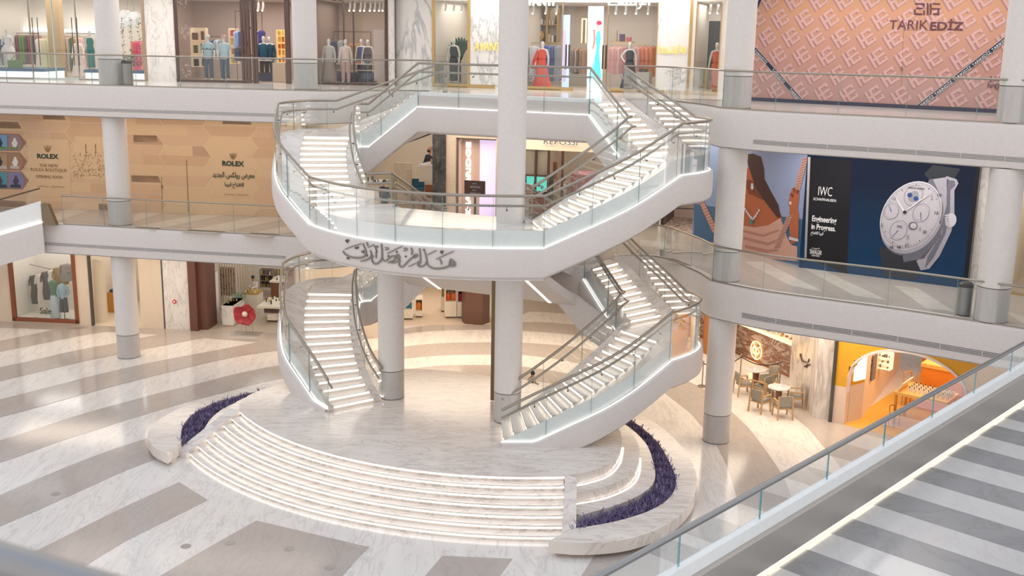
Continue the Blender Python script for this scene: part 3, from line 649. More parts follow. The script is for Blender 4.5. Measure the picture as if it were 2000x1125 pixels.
# ---------------------------------------------------------------- galleries' glass balustrades
def gal(path, z, side, label, a=None, rail=1.13):
    P = [(p[0], p[1], z) for p in path]
    q = path[len(path)//2]; t = thing('balustrade', (q[0], q[1], z), label, 'balustrade')
    P = offset(P, side, -.05, 0)
    balustrade(t, P, side, dz0=.01, rail=rail, r=.03, inner=False, joint=1.85)
    mb = MB(); sweep(mb, P, [(-.02, 0), (.02, 0), (.02, .03), (-.02, .03)], side, True); mb.build('base_channel', STEEL, t)
gal(RE1, Z2, 1, 'glass balustrade with slim steel rail along the right gallery of the second floor')
gal(RE1, Z1, 1, 'glass balustrade with slim steel rail along the right gallery of the first floor')
gal(LE1, Z2, -1, 'glass balustrade with slim steel rail along the left gallery of the second floor')
iE = max(i for i, p in enumerate(LE1) if p[0] > -18.6)
gal(LE1[:iE], Z1, -1, 'glass balustrade with slim steel rail along the left gallery of the first floor')
br = thing('balustrade', L(0, 3.95, Z2), 'glass balustrade with double steel rail across the bridge joining the upper stairs', 'balustrade')
bp = [L(u, 3.93, Z2) for u in (-3.2, -2, -1, 0, 1, 2, 3.2)]
balustrade(br, bp, 1); face(br, bp, 1); mb = MB(); sweep(mb, bp, [(-.05, -.4), (-.05, .11), (-.4, .11), (-.4, 0)], 1); mb.build('kerb', CURB, br)
# ---------------------------------------------------------------- inscription on the landing face (traced strokes)
FPo = offset(FP, 1, .155)
def onface(px, py):
    r = ray(px, py); best = None
    for a, b in zip(FPo, FPo[1:]):
        ex, ey = b[0]-a[0], b[1]-a[1]; den = r.x*ey-r.y*ex
        if abs(den) < 1e-9: continue
        t = (a[0]*ey-a[1]*ex)/den; s_ = ((a[0]+ex*0)*r.y-(a[1])*r.x)/(-den) if abs(den) > 0 else 0
        X, Y = r.x*t, r.y*t; s_ = ((X-a[0])*ex+(Y-a[1])*ey)/(ex*ex+ey*ey)
        if -.02 <= s_ <= 1.02 and (best is None or t < best[0]):
            l_ = math.hypot(ex, ey); best = (t, Vector((X, Y, CH+r.z*t)), Vector((ey/l_, -ex/l_, 0)))
    return best
ST = [([(185, 205), (310, 158), (435, 118)], 9), ([(158, 232), (200, 285), (290, 325), (400, 335), (470, 315), (505, 275), (498, 215), (475, 165), (458, 118)], 18), ([(500, 270), (462, 255), (440, 235), (480, 225)], 15),
      ([(508, 97), (525, 130), (532, 160)], 13), ([(530, 178), (580, 155), (625, 132)], 8), ([(565, 222), (585, 270), (572, 320), (510, 365), (420, 385)], 16),
      ([(655, 340), (655, 240)], 13), ([(610, 300), (592, 350), (605, 400), (650, 425), (700, 400), (740, 345), (745, 240), (732, 122)], 18), ([(740, 345), (790, 385), (840, 345), (900, 305), (940, 330), (920, 370), (860, 395), (830, 410)], 16),
      ([(790, 180), (830, 185), (838, 200), (790, 215)], 12), ([(820, 268), (930, 215), (1048, 155)], 9), ([(860, 400), (920, 408), (975, 385), (1005, 340), (985, 285), (955, 300), (965, 340), (1000, 350)], 17),
      ([(1065, 190), (1115, 195), (1118, 210), (1065, 232)], 12), ([(1175, 180), (1195, 230), (1185, 290)], 15), ([(1015, 370), (1000, 430), (1025, 470), (1070, 455), (1130, 390), (1200, 330), (1270, 310), (1265, 280), (1225, 290), (1220, 320), (1245, 335)], 16),
      ([(1140, 465), (1200, 440), (1250, 412)], 9), ([(1305, 188), (1318, 300), (1315, 415), (1280, 395), (1285, 445), (1330, 465), (1385, 440), (1415, 380), (1400, 300), (1380, 230)], 16),
      ([(1420, 290), (1490, 255), (1562, 222)], 9), ([(1415, 380), (1440, 450), (1510, 490), (1600, 495), (1690, 480), (1760, 455), (1830, 455), (1840, 415), (1810, 380), (1775, 355), (1755, 400), (1750, 450)], 18),
      ([(1770, 400), (1800, 420), (1820, 440)], 14), ([(1550, 355), (1690, 290), (1820, 232)], 9), ([(1605, 350), (1630, 390), (1635, 435)], 14)]
DT = [(223, 68), (205, 75), (240, 75), (222, 98), (225, 340), (245, 345), (365, 185), (385, 178), (520, 300), (640, 165), (675, 165), (655, 200), (665, 235), (838, 305), (965, 245), (1100, 312), (1372, 212), (1625, 238), (1655, 238), (1640, 262), (370, 190), (350, 185)]
ins = MB()
def cpx(p): return (650+p[0]/7.692, 460+p[1]/7.692)
for pts, wd in ST:
    P = [onface(*cpx((q.x, q.y))) for q in spline([(x, y, 0) for x, y in pts], 12)]
    P = [p for p in P if p]
    wm = wd*.0016; n = len(P); k = len(ins.v)
    for i, p in enumerate(P):
        d = (P[min(i+1, n-1)][1]-P[max(i-1, 0)][1]).normalized(); s_ = p[2].cross(d).normalized()*wm*(.55+.45*math.sin(PI*min(1, max(.08, i/(n-1)))) if n > 1 else 1)
        for o in (0, .035):
            ins.v.append(tuple(p[1]+p[2]*o-s_)); ins.v.append(tuple(p[1]+p[2]*o+s_))
    for i in range(n-1):
        a, b = k+4*i, k+4*i+4
        for f in ((a+2, a+3, b+3, b+2), (a, a+2, b+2, b), (a+3, a+1, b+1, b+3)): ins.f.append(f); ins.mi.append(0)
    ins.f += [(k, k+1, k+3, k+2), (k+4*(n-1), k+4*(n-1)+2, k+4*(n-1)+3, k+4*(n-1)+1)]; ins.mi += [0, 0]
for q in DT:
    p = onface(*cpx(q))
    if p:
        t_ = Vector((-p[2].y, p[2].x, 0)); c = p[1]; e = .032
        f4 = [c+t_*e, c+Vector((0, 0, e)), c-t_*e, c-Vector((0, 0, e))]
        ins.add([tuple(x) for x in f4]+[tuple(x+p[2]*.035) for x in f4], [(4, 5, 6, 7), (7, 6, 5, 4), (0, 1, 5, 4), (1, 2, 6, 5), (2, 3, 7, 6), (3, 0, 4, 7)])
o = ins.build('inscription', M('lettering_bronze', (.25, .225, .205), .45, .3), ld); o['label'] = 'raised grey calligraphy lettering'
# ---------------------------------------------------------------- escalator head at the left edge of the first floor
ex, ey = -18.55, 42.2
es = thing('escalator', (ex, ey, Z1), 'glass sided escalator head with black handrail at the far left of the first floor', 'escalator')
e0 = Vector((-18.45, 42.0, Z1+.12)); ed = Vector((-.94, -.34, -.27)); ePts = [tuple(e0+ed*k) for k in (0, 2, 4, 6, 8)]
mb = MB(); sweep(mb, ePts, [(-.12, 0), (.08, 0), (.08, .82), (-.12, .82)], -1, True, cap=True); mb.build('side_panel', CURB, es)
mb = MB(); sweep(mb, ePts, [(-.5, -.02), (.14, -.02), (.16, -.3), (.14, -1.2), (-.5, -1.3)], -1, True, cap=True); mb.build('fascia', WHITE, es)
mb = MB(); sweep(mb, ePts, [(.10, -.01), (.15, -.01), (.15, .03), (.10, .03)], -1, True); mb.build('light_line', LED, es)
mb = MB(); sweep(mb, ePts, [(-.008, .82), (.008, .82), (.008, 1.28), (-.008, 1.28)], -1, True, cap=True); mb.build('glass_panel', GLASS, es)
MB().tube([tuple(Vector(p)+Vector((0, 0, 1.32))) for p in ePts], .03, 8).build('handrail', M('brown_rail', (.10, .06, .035), .4), es)
MB().hexa([(e0.x+.03, e0.y-.1, Z1), (e0.x+.55, e0.y-.05, Z1), (e0.x+.55, e0.y+.2, Z1), (e0.x+.03, e0.y+.15, Z1)], [(e0.x+.03, e0.y-.1, Z1+.85), (e0.x+.28, e0.y-.06, Z1+.82), (e0.x+.28, e0.y+.19, Z1+.82), (e0.x+.03, e0.y+.15, Z1+.85)]).build('newel', M('newel', (.22, .17, .11), .3, .5), es)
# ---------------------------------------------------------------- foreground bridge on the first floor (lower right)
b0 = Vector((.55, 10.94)); bd = Vector((.6788, .7343)).normalized(); bn = Vector((bd.y, -bd.x)); BZ = Z1
def bp_(s, o): q = b0+bd*s+bn*o; return (q.x, q.y)
BL = 30; bA, bB = -6, 24
br = thing('bridge', (*bp_(6, 1.5), BZ), 'first floor bridge in the lower right corner with striped marble deck, metal parapets and glass', 'bridge')
MB().prism([bp_(bA, -.1), bp_(bB, -.1), bp_(bB, 3.75), bp_(bA, 3.75)], BZ-.6, BZ).build('deck', LMAR, br)
d0 = Vector(U(1673.3, 1016.2, BZ)); d1 = Vector(U(1954, 1109.8, BZ)); sd = (d1-d0).normalized()
EG = [(60, 1145), (275, 965), (565, 770), (820, 590), (1060, 437), (1290, 300), (1470, 172), (1640, 75)]; LG = [(-110, 1230), (95, 1078), (425, 862), (700, 678), (945, 512), (1170, 365), (1375, 235), (1535, 125)]
for a, b in zip(EG, LG):                                 # dark stripes: far edge and near edge at the parapet
    A = Vector(U(1500+a[0]/3.26, 780+a[1]/3.26, BZ)); B = Vector(U(1500+b[0]/3.26, 780+b[1]/3.26, BZ)); q = []
    for P in (A, B):
        k = ((P-b0).dot(bn)-.12)/(-sd.dot(bn)); s0 = P+sd*k; k2 = (3.6-(s0-b0).dot(bn))/sd.dot(bn); q.append((s0, s0+sd*k2))
    MB().prism([q[0][0], q[0][1], q[1][1], q[1][0]], BZ, BZ+.004).build('dark_stripe', marble('bridge_dark', (.34, .33, .33), (.24, .23, .23), .2, 1.5, .4), br)
PAN = M('parapet_metal', (.46, .44, .42), .38, .35)
for o0, o1, s_ in ((-.12, .10, 1), (3.45, 3.70, -1)):
    i_ = o1 if s_ > 0 else o0; hh = .70
    pts = [(o0, -.6), (o1, -.6), (o1, .02), (i_-s_*.07, .02), (i_-s_*.07, .07), (i_, .09), (i_, hh-.06), (i_-s_*.05, hh), (o0 if s_ > 0 else o1, hh), (o0 if s_ > 0 else o1, .1)]
    path = [(*bp_(s, 0), BZ) for s in (bA, 0, 6, 12, 18, bB)]
    mb = MB(); sweep(mb, path, [(o, dz) for o, dz in ([(o0, -.6), (o1, -.6), (o1, .02)] if False else [(i_, .09), (i_, hh-.07), (i_-s_*.06, hh), ((o0 if s_ > 0 else o1)+0, hh+.02), ((o0 if s_ > 0 else o1), -.6)])], 1); mb.build('parapet', PAN, br, .5)
    mb = MB(); sweep(mb, path, [(i_-s_*.06, .045), (i_-s_*.01, .045), (i_-s_*.01, .07), (i_-s_*.06, .07)], 1, True); mb.build('cove_light', M('cove_light', (1, .93, .75), .5, 0, 2.2, (1, .9, .68)), br)
    c = (o0+o1)/2
    mb = MB(); sweep(mb, path, [(c-.085, hh), (c+.085, hh), (c+.06, hh+.16), (c-.06, hh+.16)], 1, True); mb.build('glass_shoe', CURB, br)
    gp = [(*bp_(bA+k, c), BZ) for k in range(0, 31)]
    for k in range(0, 30, 2):
        s0 = bA+.42+k*1.0; P = [(*bp_(s0, c), BZ), (*bp_(s0+1.97, c), BZ)]
        mb = MB(); sweep(mb, P, [(-.008, hh+.1), (.008, hh+.1), (.008, 1.30), (-.008, 1.30)], 1, True); mb.f.append((0, 1, 2, 3)); mb.f.append((7, 6, 5, 4)); mb.mi += [1, 1]; mb.build('glass_panel', [GLASS, M('glass_joint', (.05, .33, .38), .2)], br)
    MB().tube([(*bp_(s, c), BZ+1.34) for s in (bA, 0, 6, 12, 18, bB)], .045, 14).build('handrail', M('satin_rail', (.30, .31, .33), .30, .9), br, 1)
# near rail of the viewer's own balcony (lower left corner)
nr = thing('balcony_rail', (-.8, 1.6, 10.9), 'out of focus dark rail of the near balcony in the lower left corner', 'rail')
A, B = U(-260, 985, 12.05), U(330, 1160, 12.05)
Av, Bv = Vector((*A, 12.05)), Vector((*B, 12.05)); dn = (Bv-Av).normalized()
MB().tube([Av-dn*1.2-Vector((0, 0, .03)), Bv+dn*1.0-Vector((0, 0, .03))], .03, 16).build('handrail', M('satin_rail'), nr, 1)
mb = MB(); q0, q1 = Av-dn*1.2, Bv+dn*1; nn = Vector((dn.y, -dn.x, 0)).normalized()
mb.hexa([q0-nn*.05+Vector((0, 0, -1.1)), q1-nn*.05+Vector((0, 0, -1.1)), q1+nn*.0+Vector((0, 0, -1.1)), q0+Vector((0, 0, -1.1))], [q0-nn*.05+Vector((0, 0, -.055)), q1-nn*.05+Vector((0, 0, -.055)), q1+Vector((0, 0, -.055)), q0+Vector((0, 0, -.055))]).build('panel', PAN, nr)
# ================================================================ wall frames
WG = Fr((-22.6, 47.45), (-9.0, 46.1), 0); WR = Fr((-22.5, 46.3), (-8.0, 44.6), Z1); WL = Fr((-26, 46.7), (-5.0, 45.7), Z2)
WA = Fr((-5.0, 46.0), (8.0, 41.7), Z2); WT = Fr((7.9, 38.7), (16.0, 32.5), Z2); WI = Fr((9.94, 36.0), (14.31, 33.21), Z1)
WW = Fr((7.28, 41.2), (9.94, 36.0), Z1); WO = Fr((11.2, 35.97), (14.2, 33.6), 0); WS = Fr((-5.2, 46.6), (7.0, 42.8), Z1)
BEIGE = marble('beige_stone', (.74, .62, .50), (.66, .54, .42), .4, .7, .3, (1, 1, .4)); CREAM = M('cream_wall', (.80, .71, .58), .6); BROWN = M('brown_frame', (.135, .055, .04), .4)
IVORY = M('ivory_wall', (.78, .73, .66), .7); PINKW = M('rose_wall', (.62, .50, .46), .7); GOLD = M('gold_metal', (.55, .38, .17), .35, .8); BLACK = M('black_metal', (.03, .028, .027), .4, .3)
SHFL = marble('shop_floor', (.66, .56, .47), (.6, .5, .42), .25, .8, .3)
def wall(fr, x0, x1, mat_, name='wall_rear', h0=0, h1=4.2, o0=0, o1=.15, y=None):
    ym = y or 300
    a0 = x0 if isinstance(x0, float) else fr.hit(x0, ym, o0)[0]; a1 = x1 if isinstance(x1, float) else fr.hit(x1, ym, o0)[0]
    mb = MB(); fbox(fr, mb, a0, a1, h0, h1, o0, o1); return struct(mb.build(name, mat_))
def shell(fr, a0, a1, depth, h, wmat, fl=None, ceil=None, sides=(1, 1), lx=0, rx=0):
    """interior of one shop behind its front: rear wall, side walls, floor, ceiling"""
    mb = MB(); fbox(fr, mb, a0-lx, a1+rx, 0, h, depth, depth+.15); struct(mb.build('wall_rear', wmat))
    for a, f in ((a0-lx, sides[0]), (a1+rx, sides[1])):
        if f: mb = MB(); fbox(fr, mb, a-.06, a+.06, 0, h, 0.02, depth); struct(mb.build('wall_left', wmat))
    mb = MB(); fbox(fr, mb, a0-lx, a1+rx, -.02, .012, .05, depth); struct(mb.build('floor', fl or SHFL))
    mb = MB(); fbox(fr, mb, a0-lx, a1+rx, h, h+.1, 0.05, depth); struct(mb.build('ceiling', ceil or M('ceiling_white')))
    p = fr.at((a0+a1)/2, h-.08, depth*.5); area('ceiling_light', p, abs(a1-a0)*.8, depth*.6, 16*abs(a1-a0), NEUT, fr.ang())
def ax(fr, x, y=300, o=0): return fr.hit(x, y, o)[0]
# ================================================================ people and mannequins
def skin(name, joints, edges, mats, parent, sub=2, root='pelvis'):
    ks = list(joints); me = bpy.data.meshes.new(name); me.from_pydata([joints[k][:3] for k in ks], [(ks.index(a), ks.index(b)) for a, b in edges], []); me.materials.append(mats)
    o = bpy.data.objects.new(name, me); COL.objects.link(o); o.parent = parent
    m = o.modifiers.new('s', 'SKIN'); m.use_smooth_shade = True; m.branch_smoothing = .6
    if not me.skin_vertices: me.skin_vertices.new(name='')
    for i, k in enumerate(ks):
        r = joints[k][3]; r = r if hasattr(r, '__len__') else (r, r); me.skin_vertices[0].data[i].radius = r; me.skin_vertices[0].data[i].use_root = (k == root)
    s2 = o.modifiers.new('u', 'SUBSURF'); s2.levels = s2.render_levels = sub
    return o
def body(parent, mat_, pose=None, hands=False, name='body'):
    J = dict(pelvis=(0, 0, .93, (.15, .11)), waist=(0, 0, 1.08, (.125, .095)), chest=(0, 0, 1.28, (.16, .11)), collar=(0, .01, 1.42, (.10, .08)), neck=(0, .005, 1.50, .052), jaw=(0, -.015, 1.57, (.068, .075)), head=(0, -.005, 1.66, (.082, .10)), crown=(0, 0, 1.745, (.05, .06)),
             shL=(.17, .01, 1.405, .055), elL=(.235, .03, 1.13, .042), wrL=(.255, -.05, .89, .029), haL=(.255, -.075, .81, (.022, .04)), shR=(-.17, .01, 1.405, .055), elR=(-.235, .03, 1.13, .042), wrR=(-.255, -.05, .89, .029), haR=(-.255, -.075, .81, (.022, .04)),
             hpL=(.09, 0, .86, .095), knL=(.10, -.01, .48, .062), anL=(.105, .02, .09, .042), toL=(.12, -.13, .035, .035), hpR=(-.09, 0, .86, .095), knR=(-.10, -.01, .48, .062), anR=(-.105, .02, .09, .042), toR=(-.12, -.13, .035, .035))
    for k, v in (pose or {}).items(): J[k] = (*v, *J[k][3:]) if len(v) == 3 else v
    E = [('pelvis', 'waist'), ('waist', 'chest'), ('chest', 'collar'), ('collar', 'neck'), ('neck', 'jaw'), ('jaw', 'head'), ('head', 'crown')]
    for s in 'LR': E += [('collar', 'sh'+s), ('sh'+s, 'el'+s), ('el'+s, 'wr'+s), ('wr'+s, 'ha'+s), ('pelvis', 'hp'+s), ('hp'+s, 'kn'+s), ('kn'+s, 'an'+s), ('an'+s, 'to'+s)]
    if hands:                                            # five unequal, bent fingers on each palm
        for s in 'LR':
            w_ = Vector(J['wr'+s][:3]); h = Vector(J['ha'+s][:3]); d = (h-w_).normalized(); sx_ = d.cross(Vector((1, 0, 0))).normalized(); c = d.cross(sx_).normalized(); sg = 1 if s == 'L' else -1
            for i, ln in enumerate((.062, .072, .068, .052)):
                b = h+d*.012+sx_*(-.03+.02*i); m = b+d*ln*.55; t = m+d*ln*.35-c*sg*.018
                for n_, q in (('a', b), ('b', m), ('c', t)): J['f%s%d%s' % (s, i, n_)] = (*q, .0085)
                E += [('ha'+s, 'f%s%da' % (s, i)), ('f%s%da' % (s, i), 'f%s%db' % (s, i)), ('f%s%db' % (s, i), 'f%s%dc' % (s, i))]
            b = h-d*.02-sx_*.035; t = b+d*.035-sx_*.03
            J['t%sa' % s] = (*b, .010); J['t%sb' % s] = (*t, .009); E += [('ha'+s, 't%sa' % s), ('t%sa' % s, 't%sb' % s)]
    o = skin(name, J, E, mat_, parent); return o
MANW = M('mannequin_white', (.82, .79, .76), .35); SKIN_ = M('skin', (.46, .27, .18), .5)
def armtube(mb, J, s, r, upto='wr', mi=0):
    ks = ['sh', 'el', 'wr'] if upto == 'wr' else ['sh', 'el']; pts = [Vector(J[k+s]) for k in ks]
    if upto == 'el': pts[1] = pts[0].lerp(pts[1], .75)
    mb.tube(pts, [r*1.15, r, r*.9][:len(pts)], 10, mi)
DEF = dict(shL=(.17, .01, 1.405), elL=(.235, .03, 1.13), wrL=(.255, -.05, .89), shR=(-.17, .01, 1.405), elR=(-.235, .03, 1.13), wrR=(-.255, -.05, .89))
def mannequin(fr, x, ytop, ybot, label, kind, cols, o=.5, group=None, rz=0, pose=None, slim=1, skin_=None, base=None, name='mannequin', cat='mannequin'):
    """stands on the point that projects to (x, ybot) at depth o; height from ytop"""
    s0, h0 = fr.hit(x, ybot, o); h1 = fr.hit(x, ytop, o)[1]
    if base is not None: h0 = base
    k = (h1-h0)/1.79; p = fr.at(s0, h0, o)
    t = thing(name, p, label, cat, group, fr.ang()+rz, world=False); t.scale = (k, k, k)
    P = dict(DEF); P.update(pose or {})
    body(t, skin_ or MANW, pose, hands=(name == 'person'))
    c = [M('cloth_%02d%02d%02d' % tuple(int(q*99) for q in cc), cc, .75) for cc in cols]
    if kind == 'gown':
        mb = MB(); mb.loft([(.02, .34, .30), (.25, .29, .25), (.55, .23, .19), (.85, .185, .145), (1.0, .15, .115), (1.08, .135, .105), (1.2, .155, .12), (1.33, .165, .115), (1.43, .13, .09)], 28, 0, wav=.035, wn=9); mb.build('dress', c[0], t, 1)
        if len(cols) > 1: mb = MB().loft([(.02, .35, .31), (.3, .285, .245), (.6, .228, .19)], 28, wav=.03, wn=9, cap=False); mb.build('overskirt', c[1], t, 1)
    elif kind == 'column':
        MB().loft([(.08, .17, .13), (.4, .165, .125), (.85, .18, .14), (1.0, .15, .115), (1.08, .135, .105), (1.25, .16, .12), (1.42, .14, .10)], 24, wav=.02, wn=8).build('dress', c[0], t, 1)
    elif kind == 'caped':
        MB().loft([(.02, .38, .33), (.25, .31, .26), (.55, .24, .2), (.85, .19, .15), (1.0, .15, .115), (1.2, .155, .12), (1.43, .13, .09)], 28, wav=.04, wn=9).build('dress', c[0], t, 1)
        mb = MB(); mb.tube([(-.15, .02, 1.42), (-.27, .03, 1.1), (-.33, .05, .7)], [.06, .10, .13], 10); mb.build('cape_sleeve', c[0], t, 1)
    elif kind == 'short':
        MB().loft([(.72, .30, .27), (.85, .27, .23), (1.0, .17, .13), (1.06, .13, .10), (1.2, .155, .12), (1.4, .15, .10)], 28, wav=.05, wn=10).build('dress', c[0], t, 1)
        MB().loft([(1.30, .22, .13), (1.38, .24, .14), (1.44, .15, .1)], 20).build('ruffle', c[0], t, 1)
    elif kind in ('tee', 'suit', 'blouse'):
        mb = MB(); mb.loft([(.84, .185, .135), (1.0, .17, .125), (1.2, .18, .13), (1.36, .185, .12), (1.44, .12, .085)], 20)
        for s in 'LR': armtube(mb, P, s, .062 if kind == 'tee' else .055, 'el' if kind == 'tee' else 'wr')
        mb.build('top', c[0], t, 1)
        if kind == 'blouse': MB().loft([(.04, .30, .24), (.4, .25, .2), (.8, .19, .14), (.95, .16, .12)], 24, wav=.05, wn=8).build('skirt', c[1], t, 1)
        else:
            mb = MB()
            for s, q in (('L', 1), ('R', -1)): mb.tube([(q*.085, 0, .93), (q*.10, -.01, .5), (q*.105, .02, .08)], [.105, .085, .07], 12)
            mb.loft([(.82, .17, .125), (.92, .165, .12), (.98, .155, .115)], 16); mb.build('trousers', c[1], t, 1)
    MB().box((0, .02, .008), (.34, .34, .016)).build('stand_plate', STEEL, t) if name == 'mannequin' else None
    return t
# ---------------------------------------------------------------- hanging clothes
HK = M('hanger_wood', (.50, .32, .17), .5)
GC = {}
def garment(fr, x, ytop, ybot, o, col, label, group, wid=.40, th=.07, flare=1.0, turn=1.1, rnd=random, sleeves=False, name='hanging_garment', cat='garment'):
    s0, h1 = fr.hit(x, ytop, o); h0 = fr.hit(x, ybot, o)[1]; Ln = h1-h0; p = fr.at(s0, h1, o)
    t = thing(name, p, label, cat, group, fr.ang()+turn, world=False)
    key = 'garment_%02d%02d%02d' % tuple(int(q*99) for q in col); m = M(key, col, .8)
    n = 14; mb = MB(); ring = []
    for z, w_, d in ((0, .05, .04), (-.04, wid*.75, th*.8), (-.10, wid, th), (-Ln*.45, wid*.86, th*.9), (-Ln*.75, wid*(.86+.14*flare), th*1.1), (-Ln, wid*(.84+.3*(flare-1)+.08), th*1.2)):
        ring.append((z-.06, w_/2, d/2))
    mb.loft(ring[::-1], 18, wav=.10, wn=7)
    mb.build('cloth', m, t, 1)
    if sleeves:
        sl = MB()
        for q in (1, -1): sl.tube([(q*wid*.42, 0, -.10), (q*wid*.56, 0, -.32), (q*wid*.60, -.01, -.55)], [.05, .045, .04], 8)
        sl.build('sleeves', m, t, 1)
    MB().tube([(-wid*.42, 0, -.10), (0, 0, -.03), (wid*.42, 0, -.10)], .009, 5).tube([(0, 0, -.03), (0, 0, .03), (0, .02, .05), (0, .03, .03)], .004, 4).build('hanger', HK, t)
    return t
def rack(fr, x0, x1, y0, y1, o0, o1, label, legs=True, mat_=None, hgt=None):
    """horizontal rail from pixel (x0,y0) at depth o0 to (x1,y1) at depth o1"""
    a, ha = fr.hit(x0, y0, o0); b, hb = fr.hit(x1, y1, o1); h = (ha+hb)/2
    t = thing('clothes_rail', fr.at((a+b)/2, 0, (o0+o1)/2), label, 'clothes rail')
    MB().tube([fr.at(a, h, o0), fr.at(b, h, o1)], .014, 8).build('rail', mat_ or GOLD, t)
    if legs:
        for s, o in ((a, o0), (b, o1)): MB().tube([fr.at(s, h, o), fr.at(s, 0.01, o)], .012, 8).build('leg', mat_ or GOLD, t)
    return t
def row(fr, x0, x1, yt, yb, o, cols, where, n=None, wid=.42, th=.07, flare=1.0, turn=1.15, dy=0, kind='garment', sleeves=False, group=None, jit=.08):
    n = n or len(cols); rnd = random.Random(int(x0*7+yt)); names = []
    for i in range(n):
        f = (i+.5)/n; x = x0+(x1-x0)*f; cn, c = cols[i % len(cols)]
        l = '%s %s on %s, %s' % (cn, kind, where, ['leftmost', 'second', 'third', 'fourth', 'fifth', 'sixth', 'seventh', 'eighth', 'ninth', 'tenth'][i] if i < 10 else 'far right end')
        if i == n-1: l = '%s %s on %s, rightmost' % (cn, kind, where)
        garment(fr, x, yt+dy*f, yb+dy*f-rnd.random()*jit*(yb-yt), o, c, l, group or ('clothes on '+where), wid, th, flare, turn, rnd, sleeves)
# ================================================================ GROUND FLOOR LEFT: shop window, doorway, perfume shop
X = lambda fr, x, o=0, y=560: fr.hit(x, y, o)[0]
def facade(fr, segs, h, name='wall_left', th=.18, y=560):       # segs: (x0, x1, material, h0, h1)
    for x0, x1, m, h0, h1 in segs:
        mb = MB(); fbox(fr, mb, X(fr, x0, 0, y), X(fr, x1, 0, y), h0, h1, 0, th); struct(mb.build(name, m))
GH = Z1-FH
facade(WG, [(-80, 22, BEIGE, 0, GH), (22, 149, BEIGE, 0, .12), (22, 149, BEIGE, 4.05, GH), (149, 176, BEIGE, 0, GH), (272, 316, BEIGE, 0, GH), (319, 369, PMAR, 0, GH)], GH)
shell(WG, X(WG, 10), X(WG, 152), 2.6, GH, IVORY, M('display_floor', (.82, .78, .72), .4))
shell(WG, X(WG, 155), X(WG, 300), 5, GH, CREAM, M('shop_floor_pale', (.84, .72, .58), .35))
fw = thing('window_1', WG.at(X(WG, 85), 0), 'rust framed shop window on the ground floor at far left with Sale lettering', 'window')
struct(fw); mb = MB(); a0, a1 = X(WG, 20), X(WG, 150)
for q in ((a0, a0+.16, .08, 4.05), (a1-.16, a1, .08, 4.05), (a0, a1, .08, .24), (a0, a1, 3.93, 4.08)): fbox(WG, mb, q[0], q[1], q[2], q[3], -.06, .10)
mb.build('window_frame', M('rust_frame', (.24, .075, .03), .45), fw)
mb = MB(); fbox(WG, mb, a0+.1, a1-.1, .15, 4.0, .02, .03); mb.build('pane', SHOPG, fw)
text('Sale', WG, 78, 601, 100, 613, M('ink', (.05, .05, .05), .6), fw, 'sale_lettering', -.02, .006, .01)
text('further reductions in store', WG, 66, 619, 108, 622.5, M('ink_soft', (.35, .33, .30), .6), fw, 'small_print', -.02, .004)
OLV, BEI, DBR, CRM, MUS, GRY = (.10, .085, .055), (.58, .45, .32), (.12, .10, .095), (.78, .72, .64), (.40, .24, .06), (.33, .29, .26)
rk = rack(WG, 52, 136, 536, 512, 2.2, .5, 'thin dark slanted rail with clothes in the rust framed shop window', False, BLACK)
for i, (x, yt, yb, c, cn, nm) in enumerate(((72, 534, 590, OLV, 'olive brown belted dress', 'nearest the left end'), (84, 531, 598, CRM, 'beige jacket over cream trousers', 'second'), (95, 527, 582, DBR, 'dark brown pleated dress', 'third from the left'), (107, 523, 549, (.8, .77, .74), 'short white blouse', 'in the middle'), (118, 519, 553, MUS, 'mustard yellow coat', 'right of the white blouse'), (131, 513, 546, GRY, 'grey patterned blouse', 'at the right end'))):
    f = (x-52)/84; garment(WG, x, yt, yb, 2.2-1.6*f, c, '%s on the slanted rail in the Sale window, %s' % (cn, nm), 'clothes in the Sale window', .62, .14, 1.15, .5, sleeves=(i != 3))
for x, yt, yb, ct, cb_, l in ((109, 545, 621, (.13, .24, .13), (.66, .76, .82), 'green sleeveless top over long pale blue skirt on a stand in the Sale window'), (127, 552, 626, (.42, .58, .66), (.10, .105, .11), 'blue checked shirt with grey trousers on a black stand in the Sale window')):
    s0, h0 = WG.hit(x, yb, .6); h1 = WG.hit(x, yt, .6)[1]; t = thing('dress_form', WG.at(s0, .03, .6), l, 'dress form', rz=WG.ang(), world=False); H_ = h1-.03
    MB().cyl(0, 0, 0, .03, .22).cyl(0, 0, .03, H_*.5, .018, 8).build('stand', BLACK, t); mb = MB()
    mb.loft([(H_*.58, .17, .11), (H_*.70, .16, .11), (H_*.85, .21, .13), (H_*.93, .20, .11), (H_*.97, .07, .06)], 18)
    if x > 120: mb.tube([(.2, 0, H_*.9), (.27, 0, H_*.72), (.16, -.08, H_*.62)], .055, 8).tube([(-.2, 0, H_*.9), (-.27, 0, H_*.72), (-.16, -.08, H_*.62)], .055, 8)
    mb.build('top', M('form_top_%d' % x, ct, .8), t, 1)
    if x < 120: MB().loft([(.12, .24, .16), (.5, .22, .15), (H_*.62, .16, .11)], 20, wav=.05).build('skirt', M('form_low_%d' % x, cb_, .8), t, 1)
    else: MB().tube([(.08, 0, H_*.62), (.10, 0, .5), (.11, 0, H_*.22)], [.10, .10, .10], 10).tube([(-.08, 0, H_*.62), (-.10, 0, .5), (-.11, 0, H_*.22)], [.10, .10, .10], 10).build('trousers', M('form_low_%d' % x, cb_, .8), t, 1)
    MB().tube([(-.16, 0, H_*.93), (0, 0, H_*.985), (.16, 0, H_*.93)], .012, 6).tube([(0, 0, H_*.985), (0, 0, H_*1.02)], .006, 5).build('hanger', HK, t)
